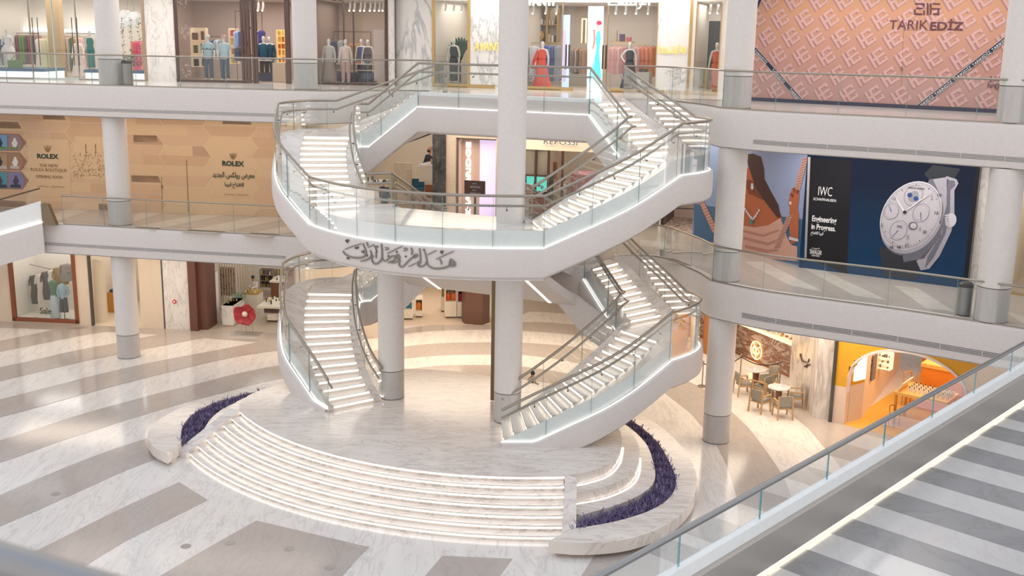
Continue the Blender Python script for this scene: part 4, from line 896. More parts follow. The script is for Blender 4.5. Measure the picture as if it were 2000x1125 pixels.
# doorway shop
mb = MB(); fbox(WG, mb, X(WG, 172), X(WG, 272), 3.95, 4.15, -.02, .1); struct(mb.build('trim_5', BLACK))
mb = MB(); fbox(WG, mb, X(WG, 174), X(WG, 177.5), 0, 3.95, -.03, .15); struct(mb.build('door_1', DSTEEL))
mb = MB(); fbox(WG, mb, X(WG, 316.6), X(WG, 319), 0, GH, -.01, .15); struct(mb.build('trim_6', DSTEEL))
mb = MB(); pbox(WG, mb, 184, 508, 201, 629, .6, .9); struct(mb.build('wall_front', CREAM))
for i, (c, cn) in enumerate((((.09, .07, .06), 'black'), ((.22, .15, .10), 'brown'), ((.30, .22, .15), 'tan'), ((.75, .68, .60), 'cream'), ((.08, .08, .10), 'navy'), ((.30, .25, .20), 'stone grey'), ((.24, .2, .16), 'taupe'))):
    x = 197+i*3.6; garment(WG, x, 512, 553+(8 if i == 3 else 0), 3.2, c, '%s garment hanging inside the doorway left of the white column' % cn, 'clothes inside the ground floor doorway', .5, .12, 1, 1.2)
ct = thing('display_counter', WG.at(X(WG, 212, 2.6), .01, 2.8), 'orange wooden counter with folded jeans inside the ground floor doorway', 'counter')
a = X(WG, 204, 2.4); mb = MB(); fbox(WG, mb, a, a+1.0, .02, .95, 2.4, 3.4); mb.build('body', M('orange_wood', (.62, .30, .07), .5), ct)
for k, c in enumerate(((.8, .76, .7), (.09, .10, .16), (.12, .13, .2))):
    mb = MB(); fbox(WG, mb, a-.15+.32*k, a+.2+.32*k, .95, 1.04+.03*k, 2.5, 3.0); tag(mb.build('folded_trousers', M('fold%d' % k, c, .9)), '%s folded trousers on the orange counter inside the doorway' % ('white', 'dark navy', 'faded navy')[k], 'folded clothes', 'folded trousers on the orange counter')
# pillar call point
s0, h0 = WG.hit(341, 589); cpn = thing('call_point', WG.at(s0, h0), 'small round red call point on the ground floor marble pillar', 'call point')
mt = WG.mat(s0, h0, -.02); mb = MB(); mb.loft([(-.02, .09, .09), (.02, .09, .09)], 20); mb.v = [tuple(mt @ Vector(v)) for v in mb.v]; mb.build('red_ring', M('red_paint', (.55, .02, .03), .4), cpn)
mb = MB(); mb.loft([(-.02, .045, .045), (.028, .045, .045)], 16); mb.v = [tuple(mt @ Vector(v)) for v in mb.v]; mb.build('white_disc', M('white_plastic', (.85, .83, .8), .4), cpn)
# perfume shop
sh = thing('storefront', WG.at(X(WG, 470), 0), 'dark brown portal of the ground floor perfume shop beside the left stair', 'shop front')
for x0, x1, h0, h1, o0, o1, nm in ((370, 385, 0, GH, -.15, .5, 'jamb'), (385, 401, 0, GH, .1, 1.2, 'inner_jamb'), (563, 576, 0, GH, -.15, .6, 'jamb'), (370, 576, 3.85, GH, -.15, .5, 'lintel')):
    mb = MB(); fbox(WG, mb, X(WG, x0), X(WG, x1), h0, h1, o0, o1); mb.build(nm, BROWN, sh)
shell(WG, X(WG, 365), X(WG, 720), 8, GH, IVORY, M('perfume_floor', (.50, .43, .36), .3), sides=(1, 0))
facade(WG, [(576, 760, BEIGE, 0, GH)], GH)
def shelf_unit(fr, x0, x1, y0, y1, o, n, label, colr, base=None, seed=1, bott=True, cols=None, depth=.35, back=None, name='shelf_unit', kind='bottle', nb=6, glow=False, hh=(.10, .22)):
    a0, a1, h0, h1 = fr.rect(x0, y0, x1, y1, o); t = thing(name, fr.at((a0+a1)/2, max(h0, .012), o+depth/2), label, 'shelf')
    mb = MB(); fbox(fr, mb, a0, a1, h0, h1, o+depth, o+depth+.03); mb.build('back_panel', back or colr, t)
    mb = MB()
    for a in (a0, a1): fbox(fr, mb, a-.02, a+.02, h0, h1, o, o+depth)
    mb.build('sides', colr, t); rnd = random.Random(seed); hb = h0
    if base: hb = h0+(h1-h0)*.26; mb = MB(); fbox(fr, mb, a0, a1, h0, hb, o-.02, o+depth); mb.build('base', base, t)
    for k in range(n):
        h = hb+(h1-hb)*k/n+.01; mb = MB(); fbox(fr, mb, a0, a1, h, h+.03, o, o+depth); mb.build('shelf', M('shelf_lit', (.85, .8, .72), .5, 0, .35) if glow else colr, t)
        if bott:
            for j in range(nb):
                c = rnd.choice(cols); bh = rnd.uniform(*hh); bw = (a1-a0)/nb*rnd.uniform(.35, .7); a = a0+(a1-a0)*(j+.5)/nb; mb = MB(); fbox(fr, mb, a-bw/2, a+bw/2, h+.03, h+.03+bh, o+.08, o+.2)
                if kind == 'bottle': fbox(fr, mb, a-bw*.15, a+bw*.15, h+.03+bh, h+.06+bh, o+.11, o+.17)
                mb_ = mb.build(kind, M('item_%s' % '_'.join('%02d' % int(q*99) for q in c), c, .3))
                tag(mb_, 'small %s on %s' % (kind.replace('small_', ''), label[:0]+SHORT.get(label, 'the shop shelves')), kind.replace('small_', ''), '%s row on %s' % (kind.replace('small_', ''), SHORT.get(label, 'the shop shelves')))
    return t
SHORT = {}
def reg(l, s): SHORT[l] = s; return l
LC = [(.5, .3, .1), (.1, .1, .1), (.75, .7, .6), (.3, .25, .2), (.65, .5, .12)]
shelf_unit(WG, 400, 421, 532, 627, 1.3, 5, reg('white arched perfume shelf with gold base just inside the brown portal', 'the arched perfume shelf'), M('white_lacquer', (.82, .80, .80), .35), M('gold_panel', (.45, .27, .06), .4, .3), 2, cols=LC, nb=3)
text('ROJA', WG, 397, 526, 407, 531, M('ink'), sh, 'lettering', 1.28, .01, .01)
# picture wall behind slats
pw = thing('picture_wall', WG.at(X(WG, 442, 4), 0.01, 4), 'wall panel printed with dark perfume bottles behind thin vertical slats', 'wall panel')
mb = MB(); pbox(WG, mb, 425, 522, 459, 577, 3.9, 4.0); mb.build('print', marble('bottle_print', (.12, .07, .06), (.62, .45, .38), .5, 9, .9, (1, 1, 1), (0, 0, 0), .5, .2), pw)
mb = MB()
for k in range(14): x = 425+k*5; s_ = X(WG, x, 3.8); fbox(WG, mb, s_-.02, s_+.02, 0.01, 3.9, 3.78, 3.84)
mb.build('slats', M('champagne', (.60, .50, .38), .4, .3), pw)
shelf_unit(WG, 508, 532, 527, 562, 6.5, 3, reg('shelves of small bottles on the rear wall of the perfume shop', 'the rear perfume shelves'), M('shelf_dark', (.25, .20, .17), .5), None, 5, cols=LC, nb=6)
shelf_unit(WG, 536, 566, 529, 552, 6.8, 3, reg('upper bottle shelves at the right rear of the perfume shop', 'the right rear perfume shelves'), M('shelf_dark'), None, 6, cols=LC, nb=7)
def counter(fr, x0, x1, yt, yb, o, d, label, parts, items=None, top=None, name='display_counter', n=0, seed=1, iname='bottle', icols=LC, ih=(.08, .16)):
    a0, a1, _, _ = fr.rect(x0, yt, x1, yb, o); hb = .015; ht = fr.hit((x0+x1)/2, yt, o)[1]-fr.z*0
    t = thing(name, fr.at((a0+a1)/2, hb, o+d/2), label, 'counter'); H_ = ht-hb
    for nm, f0, f1, ins_, m in parts: mb = MB(); fbox(fr, mb, a0+ins_, a1-ins_, hb+H_*f0, hb+H_*f1, o+ins_, o+d-ins_); mb.build(nm, m, t)
    rnd = random.Random(seed)
    for k in range(n):
        a = a0+(a1-a0)*rnd.uniform(.08, .92); q = o+d*rnd.uniform(.15, .85); h = rnd.uniform(*ih); c = rnd.choice(icols); p = fr.at(a, ht, q)
        mb = MB().cyl(p[0], p[1], p[2]+.001, p[2]+h, .035, 8).cyl(p[0], p[1], p[2]+h, p[2]+h*1.3, .015, 6); tag(mb.build(iname, M('item_%s' % '_'.join('%02d' % int(q*99) for q in c), c, .3)), 'small %s standing on the %s' % (iname, SHORT.get(label, 'counter')), iname, '%ss on the %s' % (iname, SHORT.get(label, 'counter')))
    return t, (a0, a1, ht)
GT = M('gold_trim', (.50, .36, .14), .35, .8); LAC = M('cream_lacquer', (.78, .72, .62), .35); DKB = M('dark_wood', (.10, .06, .05), .4)
counter(WG, 434, 455, 597, 632, .9, 1.5, reg('white marble counter with gold edges behind the red flower', 'gold edged counter'), [('frame', 0, 1, 0, GT), ('panel', .03, .95, -.012, PMAR), ('top', .95, 1.0, -.03, LAC)], n=7, seed=3)
counter(WG, 474, 502, 573, 600, 3.2, .9, reg('cream counter with trays of bottles in front of the shop assistant', 'cream counter'), [('body', 0, .95, 0, LAC), ('top', .95, 1, -.02, M('gold_panel'))], n=10, seed=4, ih=(.06, .1))
counter(WG, 506, 548, 598, 630, 1.6, 1.6, reg('tiered display table with dark band and bottles right of the red flower', 'tiered table'), [('foot', 0, .10, .28, DKB), ('column', .10, .55, .28, LAC), ('band', .55, .88, .18, DKB), ('top', .88, 1, -.06, LAC)], n=16, seed=5, icols=[(.04, .07, .04), (.8, .8, .75), (.5, .08, .04), (.1, .1, .1), (.6, .45, .1)])
counter(WG, 529, 558, 549, 580, 5.2, 1.2, reg('tall brown counter with pale top at the rear of the perfume shop', 'tall brown counter'), [('body', 0, .93, 0, M('brown_wood', (.22, .09, .05), .4)), ('top', .93, 1, -.05, LAC)], n=5, seed=6)
counter(WG, 549, 566, 573, 606, 3.4, 1.0, reg('small tiered table at the right edge of the perfume shop', 'small tiered table'), [('foot', 0, .55, .25, DKB), ('band', .55, .86, .12, DKB), ('top', .86, 1, -.05, LAC)], n=4, seed=8)
mb = MB(); pbox(WG, mb, 453, 575, 473, 588, 2.0, 2.5); o_ = mb.build('glass_case', glassmat('green_glass', (.75, .92, .88), .8)); tag(o_, 'low green glass case on the gold edged counter', 'glass case')
# giant red flower
s0, h0 = WG.hit(482, 650, -.35); fl = thing('flower_sculpture', WG.at(s0, 0, -.35), 'large red poppy sculpture on thin stems in front of the perfume shop', 'sculpture')
mb = MB(); fbox(WG, mb, s0-.62, s0+.62, 0.004, .06, -.7, 0); mb.build('base', M('steel_plate', (.62, .60, .58), .2, .8), fl)
cy_ = WG.hit(482, 612, -.35)[1]
for dx in (-.25, -.03, .28): mb = MB(); mb.tube([WG.at(s0+dx, .05, -.33), WG.at(s0+dx*.8, cy_-.2, -.33)], .012, 6); mb.build('stem', STEEL, fl)
mt = WG.mat(s0, cy_, -.38); R_ = (WG.hit(482, 590, -.35)[1]-WG.hit(482, 636, -.35)[1])/2
prf = [1.0, 1.08, 1.05, .92, .80, .86, .98, 1.0, .95, .97, 1.0, .97, .95, 1.02, 1.05, 1.02]
for k in range(5):
    mb = MB(); n = 9; r_ = 8; vs = []; a_0 = 2*PI*k/5-.72
    for i in range(r_+1):
        for j in range(n+1):
            a = a_0+1.44*j/n; w_ = 1-abs(j/n-.5)*.30; q = prf[int((a % (2*PI))/(2*PI)*16) % 16]; rr = R_*i/r_*(w_*q if i > 3 else 1)
            z = .05+.16*(i/r_)**2+.03*math.sin(6*a+i)*i/r_+.012*(k % 2); vs.append(tuple(mt @ Vector((rr*math.cos(a), rr*math.sin(a), z))))
    mb.add(vs, [(i*(n+1)+j, i*(n+1)+j+1, (i+1)*(n+1)+j+1, (i+1)*(n+1)+j) for i in range(r_) for j in range(n)]); ob = mb.build('petal', M('poppy_red', (.36, .025, .035), .45), fl, 1)
    sm_ = ob.modifiers.new('s', 'SOLIDIFY'); sm_.thickness = .012
mb = MB().ball((0, 0, .12), .13, 12); mb.v = [tuple(mt @ Vector(v)) for v in mb.v]; mb.build('centre', M('pearl', (.70, .60, .52), .4), fl, 1)
# shop assistant
t = mannequin(WG, 498, 536, 588, 'person in a white shirt, head bowed, standing behind the cream counter', 'suit', [(.74, .70, .70), (.04, .04, .05)], 4.5, pose=dict(neck=(0, -.03, 1.50), jaw=(0, -.10, 1.54), head=(0, -.12, 1.62), crown=(0, -.10, 1.70), elL=(.24, -.05, 1.15), wrL=(.10, -.28, 1.12), haL=(.04, -.33, 1.12), elR=(-.24, -.05, 1.15), wrR=(-.12, -.28, 1.10), haR=(-.05, -.33, 1.10)), skin_=SKIN_, name='person', cat='person', base=.012, rz=-.5)
HAIR = M('black_hair', (.015, .012, .012), .5)
MB().loft([(1.60, .085, .085, 0, -.09), (1.66, .10, .11, 0, -.10), (1.72, .08, .09, 0, -.10), (1.76, .03, .03, 0, -.10)], 14).build('hair', HAIR, t, 1)
# ================================================================ FIRST FLOOR LEFT: tan hexagon hoarding
ho = thing('hoarding', WR.at(X(WR, 250, 0, 330), 0), 'tan hexagon patterned shop hoarding with crown logo and opening soon texts', 'hoarding')
HH = Z2-FH-Z1; A0, A1 = X(WR, -60, 0, 330), X(WR, 590, 0, 330)
mb = MB(); fbox(WR, mb, A0, A1, 0, HH, .02, .14); mb.build('board', M('hoard_line', (.74, .56, .38), .6), ho)
HT = [M('hoard_a', (.64, .45, .28), .65), M('hoard_b', (.57, .375, .235), .65), M('hoard_c', (.47, .30, .20), .65), M('hoard_d', (.61, .41, .27), .65), M('hoard_e', (.44, .28, .185), .65)]
c0, ch0 = WR.hit(452, 327, 0); px_, py_ = 2.02, .84; rnd = random.Random(11); mb = MB()
for ci in range(-9, 5):
    for ri in range(-7, 7):
        cx = c0+ci*px_; cz = ch0+(ri+(.5 if ci % 2 else 0))*py_; top = max(0, min(HH, cz+py_/2)); 
        if cx < A0-1 or cx > A1+1 or cz > HH+.5 or cz < -.5: continue
        tip, fl_, hh_ = 1.16-.02, .86-.012, py_/2-.012
        def clipz(z): return max(0.01, min(HH-.01, z))
        # two tones: upper slat of the hexagon and the lower face, each split left/right
        m1, m2, m3 = rnd.choice((0, 0, 0, 1, 3)), rnd.choice((0, 1, 1, 3, 2)), rnd.choice((0, 3, 1))
        zs = [cz+hh_, cz, cz-hh_]; sp = rnd.uniform(-.4, .4)
        if ci in (0,) and ri in (0, -1, -2, 1): m1 = m2 = m3 = 0
        def q(ps, m_):
            ps = [(max(A0, min(A1, a)), clipz(z)) for a, z in ps]; vs = [WR.at(a, z, .012) for a, z in ps]; mb.add(vs, [tuple(range(len(vs)))][::1], m_)
        q([(cx-fl_, zs[0]), (cx-tip, zs[1]), (cx+sp, zs[1]), (cx+sp, zs[0])], m1); q([(cx+sp, zs[0]), (cx+sp, zs[1]), (cx+tip, zs[1]), (cx+fl_, zs[0])], m2)
        q([(cx-tip, zs[1]), (cx-fl_, zs[2]), (cx+fl_, zs[2]), (cx+tip, zs[1])], m3)
        if rnd.random() < .3 and not (ci == 0 and ri in (0, -1, -2, 1)): q([(cx+sp, zs[0]-.03), (cx+sp, zs[1]+.1), (cx+tip*.82, zs[1]+.1), (cx+fl_*.98, zs[0]-.03)], 4)
mb.build('hexagon_print', HT, ho)
INK = M('dark_green_ink', (.02, .05, .035), .6); BRI = M('brown_ink', (.26, .15, .07), .6)
def crown(fr, cx, y0, y1, par):
    mb = MB(); w_ = (y1-y0)*.85
    for k in range(5):
        f = (k-2)/2; pane(fr, [(cx+f*w_*.55-.7, y0+2.5+abs(f)*1.5), (cx+f*w_*.55+.7, y0+2.5+abs(f)*1.5), (cx+f*w_*.28+1.0, y1-2.5), (cx+f*w_*.28-1.0, y1-2.5)], -.004, mb)
        pane(fr, [(cx+f*w_*.58+.9*math.cos(a), y0+1.3+abs(f)*1.5+.9*math.sin(a)) for a in (0, 1.05, 2.1, 3.14, 4.2, 5.2)], -.004, mb)
    pane(fr, [(cx-w_*.34, y1-2.8), (cx+w_*.34, y1-2.8), (cx+w_*.22, y1), (cx-w_*.22, y1)], -.004, mb); mb.build('crown_logo', BRI, par)
crown(WR, 93, 283, 297, ho); crown(WR, 455, 298, 311, ho)
plate = MB(); pane(WR, [(52, 270), (134, 273), (139, 385), (60, 384)], .004, plate); pane(WR, [(146, 266), (210, 268), (212, 352), (152, 350), (138, 320)], .004, plate); plate.build('plain_field', HT[0], ho)
text('ROLEX', WR, 72.5, 300.5, 114, 310, INK, ho, 'lettering', -.008, .01, .035); text('ROLEX', WR, 434, 314.5, 476.5, 324.5, INK, ho, 'lettering', -.008, .01, .035)
text('THE NEW', WR, 77, 320.5, 113, 326.5, BRI, ho, 'lettering', -.008, .006); text('ROLEX BOUTIQUE', WR, 60, 329, 130, 336, BRI, ho, 'lettering', -.008, .006); text('OPENING SOON', WR, 70, 342.5, 121.5, 348.5, BRI, ho, 'lettering', -.008, .006)
text('\uFEE3\uFECC\uFEAE\uFEBD \uFEAD\uFEED\uFEDF\uFEDC\uFEB2 \uFE8D\uFEDF\uFEA0\uFEAA\uFEF3\uFEAA'[::-1], WR, 415, 336, 497, 350, INK, ho, 'lettering', -.008, .006, .01)
text('\uFE8D\uFEFB\uFED3\uFE98\uFE98\uFE8E\uFEA1 \uFED7\uFEAE\uFEF3\uFE92\uFE8E'[::-1].replace('\uFE8D\uFEFB', '\uFEFB'), WR, 439, 356, 476, 368, INK, ho, 'lettering', -.008, .006, .01)
for x0, y0, x1, y1, s_ in ((437, 378, 485, 381.5, '\uFE9F\uFEE4\uFECC\uFEF4\uFEDE \uFEAD\uFEF3\uFE98\uFEB8\uFEAA'), (72, 362, 125, 366, '\uFE9F\uFEE4\uFECC\uFEF4\uFEDE \uFEAD\uFEF3\uFE98\uFEB8\uFEAA')): text(s_[::-1], WR, x0, y0, x1, y1, BRI, ho, 'small_print', -.008, .004)
text('AHMED & MOHAMMED S FIVE', WR, 437, 383, 485, 386, BRI, ho, 'small_print', -.008, .004) if False else None
# skyline sketch
rnd = random.Random(5); mb = MB()
def ln(mb, fr, p, q, w_=.35, o=-.004):
    d = math.hypot(q[0]-p[0], q[1]-p[1]) or 1; nx, ny = -(q[1]-p[1])/d*w_, (q[0]-p[0])/d*w_; pane(fr, [(p[0]+nx, p[1]+ny), (q[0]+nx, q[1]+ny), (q[0]-nx, q[1]-ny), (p[0]-nx, p[1]-ny)], o, mb)
for k in range(150):
    x = rnd.uniform(143, 206); y = rnd.uniform(297, 345); a = rnd.choice((0, 1.57, rnd.uniform(0, 3))); l_ = rnd.uniform(1.5, 6); ln(mb, WR, (x, y), (x+l_*math.cos(a), y+l_*math.sin(a)), rnd.uniform(.15, .45))
for x in (167, 186): ln(mb, WR, (x, 281), (x+1, 300), .8); ln(mb, WR, (x-1.5, 286), (x+1.8, 286), .5)
mb.build('skyline_sketch', BRI, ho)
# photo hexagons on the left
for (yt, yb, xr), cs in (((262, 295, 51), ((.16, .33, .55), (.30, .20, .22), (.12, .25, .08))), ((298, 333, 53), ((.40, .25, .15), (.33, .19, .11), (.45, .42, .40))), ((335, 370, 56), ((.08, .25, .32), (.20, .18, .35), (.03, .04, .07)))):
    mb = MB(); ym = (yt+yb)/2; pane(WR, [(-30, yt-2), (xr-14, yt), (xr, ym), (xr-12, yb), (-30, yb-1)], .0, mb); pf = mb.build('photo_panel', M('photo_edge', (.28, .16, .11), .6), ho)
    for k, (x0, x1) in enumerate(((-20, 14), (17, xr-15))):
        mb = MB(); pane(WR, [(x0, yt+1), (x1, yt+1.5), (x1+(8 if k else 0), ym), (x1+(3 if k else 0), yb-2), (x0, yb-3)], -.006, mb); mb.build('picture', M('pic_%d%d' % (yt, k), cs[k], .6), pf)
        mb = MB(); pane(WR, [(x0+4, ym+8), (x1-2, ym+8), (x1, yb-3), (x0+2, yb-4)], -.009, mb); mb.build('foreground_shape', M('picf_%d%d' % (yt, k), cs[2], .6), pf)
        xm = (x0+x1)/2+2; mb = MB(); pane(WR, [(xm-2, ym-9), (xm+2, ym-9), (xm+3, ym-4), (xm+6, ym), (xm+3, ym+9), (xm-3, ym+9), (xm-6, ym+1), (xm-3, ym-4)], -.012, mb); mb.build('figure_shape', M('pich_%d%d' % (yt, k), ((.03, .04, .05), (.7, .68, .66))[k] if yt < 300 else (.05, .05, .08), .6), pf)
mb = MB(); ln(mb, WR, (364, 312), (368, 415), .5, -.004); ln(mb, WR, (315, 345), (317, 415), .3, -.004); ln(mb, WR, (315.5, 361), (316.5, 368), 1.2, -.02); mb.build('door_joint', M('joint', (.20, .13, .08), .6), ho)
# ================================================================ SECOND FLOOR, LEFT SHOPS
H2 = 4.1; CH2 = 3.42
SIG = M('sign_fascia', (.80, .78, .76), .5)
facade(WL, [(283, 342, PMAR, 0, H2), (757, 771, PMAR, 0, H2)], H2, 'wall_rear', y=80)
# white hoarding of light above the shop fronts (sign bands, mostly above the picture)
for x0, x1 in ((342, 570), (612, 757)):
    mb = MB(); fbox(WL, mb, ax(WL, x0, 80), ax(WL, x1, 80), CH2, H2, -.02, .12); struct(mb.build('wall_rear', SIG))
mb = MB(); fbox(WL, mb, -10, ax(WL, 283, 80), CH2+.12, H2, 0, .12); struct(mb.build('wall_rear', SIG))
Y8 = 80
def sh_(fr, x0, x1, d, w_, **k): shell(fr, ax(fr, x0, Y8), ax(fr, x1, Y8), d, CH2+.02, w_, **k)
sh_(WL, -60, 283, 5.5, IVORY, fl=M('pale_shop_floor', (.72, .66, .60), .2)); sh_(WL, 342, 606, 5.5, PINKW, fl=SHFL, lx=1.1); sh_(WL, 606, 757, 5.5, M('tan_wall', (.60, .47, .38), .7), fl=SHFL)
# --- shop A: bridal and evening wear (far left)
def glassfront(fr, x0, x1, h1, mat_f, label, mull=(), w_=.05, y=80):
    a0, a1 = ax(fr, x0, y), ax(fr, x1, y); t = thing('window_1', fr.at((a0+a1)/2, 0), label, 'window'); struct(t); mb = MB()
    for a in [a0, a1]+[ax(fr, m, y) for m in mull]: fbox(fr, mb, a-w_, a+w_, 0, h1, -.03, .06)
    fbox(fr, mb, a0, a1, 0, .06, -.03, .06); mb.build('window_frame', mat_f, t)
    mb = MB(); fbox(fr, mb, a0, a1, .06, h1, .0, .012); mb.build('pane', SHOPG, t); return t
glassfront(WL, -60, 60, CH2+.1, STEEL, 'frameless glass front of the evening wear shop', y=80, w_=.015); glassfront(WL, 60, 150, CH2+.1, M('bare_edge', (.5, .58, .55), .2), 'glass doors of the evening wear shop', (105,), .012); glassfront(WL, 150, 281, CH2+.1, STEEL, 'right glass pane of the evening wear shop', (), .015)
mb = MB(); fbox(WL, mb, ax(WL, 279, Y8), ax(WL, 284.5, Y8), 0, H2, -.05, .1); struct(mb.build('trim_7', M('bronze_trim', (.38, .28, .20), .4, .5)))
for x in (62, 72, 139, 149):                             # tall door pulls
    y0 = 34; s0, h1 = WL.hit(x, y0, -.08); h0 = WL.hit(x, 128, -.08)[1]; t = tag(MB().tube([WL.at(s0, h0, -.08), WL.at(s0, h1, -.08)], .018, 8).tube([WL.at(s0, h0+.3, -.08), WL.at(s0, h0+.3, 0)], .012, 6).build('door_pull', M('dark_bronze', (.09, .05, .035), .4, .5)), 'long dark door pull on the evening wear shop glass, %s' % {62: 'leftmost of four', 72: 'second of four from the left', 139: 'third of four from the left', 149: 'rightmost of four'}[x], 'door handle', 'long dark door pulls')
mb = MB(); pbox(WL, mb, 93, -15, 118, 150, 2.6, 3.0); struct(mb.build('wall_front', M('tan_pier', (.56, .40, .22), .6)))
for k, (x0, x1, y0, y1) in enumerate(((0, 84, 54, 61), (119, 186, 57, 64))):
    a0, a1, h0, h1 = WL.rect(x0, y0, x1, y1, 4.6); mb = MB(); fbox(WL, mb, a0, a1, h0, h1, 4.6, 5.45); tag(mb.build('wall_shelf', M('shelf_glow', (.9, .9, .9), .5, 0, 1.2)), 'glowing white wall shelf above the clothes, %s' % ('left bay of the evening wear shop', 'right bay beside the column')[k], 'shelf')
NAV, BUR, GRN, YEL, PLM, LIL, ROS, SIL, PNK, BLU, TEAL = (.05, .08, .22), (.28, .10, .14), (.17, .33, .10), (.80, .74, .45), (.16, .07, .12), (.28, .33, .60), (.68, .46, .40), (.42, .38, .36), (.75, .07, .20), (.05, .09, .30), (.02, .22, .20)
rack(WL, 30, 76, 64, 66, 4.0, 3.6, 'slim dark clothes rail at the left of the evening wear shop', False, BLACK); rack(WL, 76, 140, 71, 71, 3.2, 3.2, 'gold clothes rail of pale gowns in the evening wear shop', True); rack(WL, 128, 186, 64, 66, 4.0, 4.0, 'slim dark clothes rail beside the left column', False, BLACK)
row(WL, 30, 76, 66, 124, 3.9, [('plum', BUR), ('burgundy', BUR), ('apple green', GRN), ('olive green', (.20, .30, .08)), ('dark grey', (.12, .1, .12)), ('red flowered', (.35, .08, .12)), ('dark teal', (.06, .16, .18)), ('mauve', (.35, .22, .28))], 'the left rail of the evening wear shop', wid=.5, th=.14, kind='long dress')
row(WL, 76, 118, 72, 140, 3.1, [('ivory', (.82, .76, .68)), ('cream', (.84, .78, .62)), ('pale yellow', YEL), ('soft yellow', (.82, .77, .55)), ('champagne', (.80, .70, .56)), ('white', (.86, .84, .82))], 'the middle gold rail of pale gowns', wid=.62, th=.22, flare=1.7, kind='gown')
row(WL, 116, 158, 70, 140, 3.4, [('rust brown', (.35, .12, .03)), ('navy', NAV), ('blush', ROS), ('sparkling beige', (.70, .55, .44)), ('dark green', (.04, .16, .10)), ('gold', (.5, .33, .12)), ('dusty pink', (.70, .50, .46))], 'the brown and blush rail left of the column', wid=.5, th=.16, flare=1.3, kind='gown')
row(WL, 152, 175, 69, 130, 4.2, [('grey brown', SIL), ('silver grey', (.5, .46, .43)), ('taupe', (.36, .30, .27))], 'the rail right beside the left column', wid=.5, th=.16, kind='gown')
row(WL, 260, 284, 78, 142, 3.0, [('coral', (.75, .25, .16)), ('hot pink', PNK), ('fuchsia', (.78, .10, .25)), ('rose', (.80, .30, .28))], 'the pink rail left of the first marble pillar', wid=.5, th=.18, flare=1.4, kind='gown')
for x0, x1, k in ((-30, 80, 'left'), (161, 195, 'middle'), (256, 279, 'right')):
    a0, a1 = ax(WL, x0, 150), ax(WL, x1, 150); t = thing('display_plinth', WL.at((a0+a1)/2, .012, 1), 'blue topped white glowing plinth in the evening wear shop, %s one' % k, 'plinth')
    mb = MB(); fbox(WL, mb, a0, a1, .02, .30, .3, 2.2); mb.build('base', M('plinth_glow', (.85, .9, .88), .4, 0, .7), t); mb = MB(); fbox(WL, mb, a0-.04, a1+.04, .30, .42, .25, 2.25); mb.build('top', M('blue_top', (.05, .15, .30), .4), t)
mannequin(WL, 19, 54, 137, 'white mannequin in a short full white dress on the blue plinth at far left', 'short', [(.85, .84, .82)], 1.0, base=.42, pose=dict(elL=(.26, -.06, 1.16), wrL=(.12, -.16, 1.0), haL=(.08, -.2, .95), wrR=(-.20, -.25, 1.05), haR=(-.18, -.32, 1.02)), rz=.3)
mannequin(WL, 3, 62, 138, 'mannequin in a dark blue top and patterned trousers at the left picture edge', 'suit', [(.07, .12, .28), (.25, .25, .30)], 1.4, base=.42)
mannequin(WL, 180, 58, 142, 'white mannequin in an emerald sequin gown standing beside the left column', 'column', [TEAL], .8, base=.42)
mannequin(WL, 155, 70, 142, 'pale mannequin in a ruffled blush gown behind the glass doors', 'gown', [(.74, .60, .54)], 2.6, base=.012)
bx, bh = WL.hit(12, 116, .6); t = thing('handbag', WL.at(bx+.35, .43, .6), 'green handbag standing on the left blue plinth', 'handbag'); mb = MB(); fbox(WL, mb, bx+.1, bx+.65, .43, .75, .5, .72); mb.build('body', M('green_leather', (.12, .24, .07), .5), t); MB().tube([WL.at(bx+.2, .74, .6), WL.at(bx+.38, .95, .6), WL.at(bx+.56, .74, .6)], .015, 6).build('strap', M('green_leather'), t)
# flower garland pyramid, hanging cloud
s0, h0 = WL.hit(252, 126, .7); t = thing('flower_bush', WL.at(s0, .43, .7), 'green bush with white and red blossoms and climbing vines beside the left column', 'plant'); rnd = random.Random(9); mb = MB()
for k in range(900):
    a = rnd.random()*6.28; v = rnd.random(); vine = rnd.random() < .6
    if vine: j = rnd.randrange(4); cx_, cz = s0-.55+.35*j, .6+rnd.random()*2.0; rr = .09
    else: cx_, cz, rr = s0, .6+rnd.random()*.45, .55
    p = WL.at(cx_+rr*math.cos(a)*rnd.random(), cz, .7+rr*math.sin(a)*rnd.random()); e = rnd.uniform(.02, .045); q = Vector((rnd.gauss(0, 1), rnd.gauss(0, 1), rnd.gauss(0, 1))).normalized()*e; u_ = q.orthogonal().normalized()*e*.6; P = Vector(p)
    mb.add([tuple(P-q), tuple(P+u_), tuple(P+q), tuple(P-u_)], [(0, 1, 2, 3)], rnd.choice((0, 0, 0, 1, 2)))
mb.build('foliage', [M('leaf', (.06, .17, .07), .7), M('blossom', (.8, .72, .62), .7), M('leaf_dark', (.025, .09, .05), .7)], t)
MB().cyl(*WL.at(s0, 0, .7)[:2], Z2+.43, Z2+.75, .05, 10, r1=.04).build('stem', M('twig', (.14, .09, .05), .8), t)
s0, h0 = WL.hit(255, 35, 1.0); t = thing('cloud_decoration', WL.at(s0, h0, 1), 'fluffy white cloud decoration hanging from the shop ceiling beside the left column', 'decoration'); mb = MB(); rnd = random.Random(4)
for k in range(26): p = WL.at(s0+rnd.uniform(-.5, .5), h0+rnd.uniform(-.16, .2)-.12*rnd.random(), 1+rnd.uniform(-.2, .2)); mb.ball(p, rnd.uniform(.13, .24), 9)
mb.build('cloud', M('cloud_white', (.88, .87, .86), .9, 0, .25), t, 1)
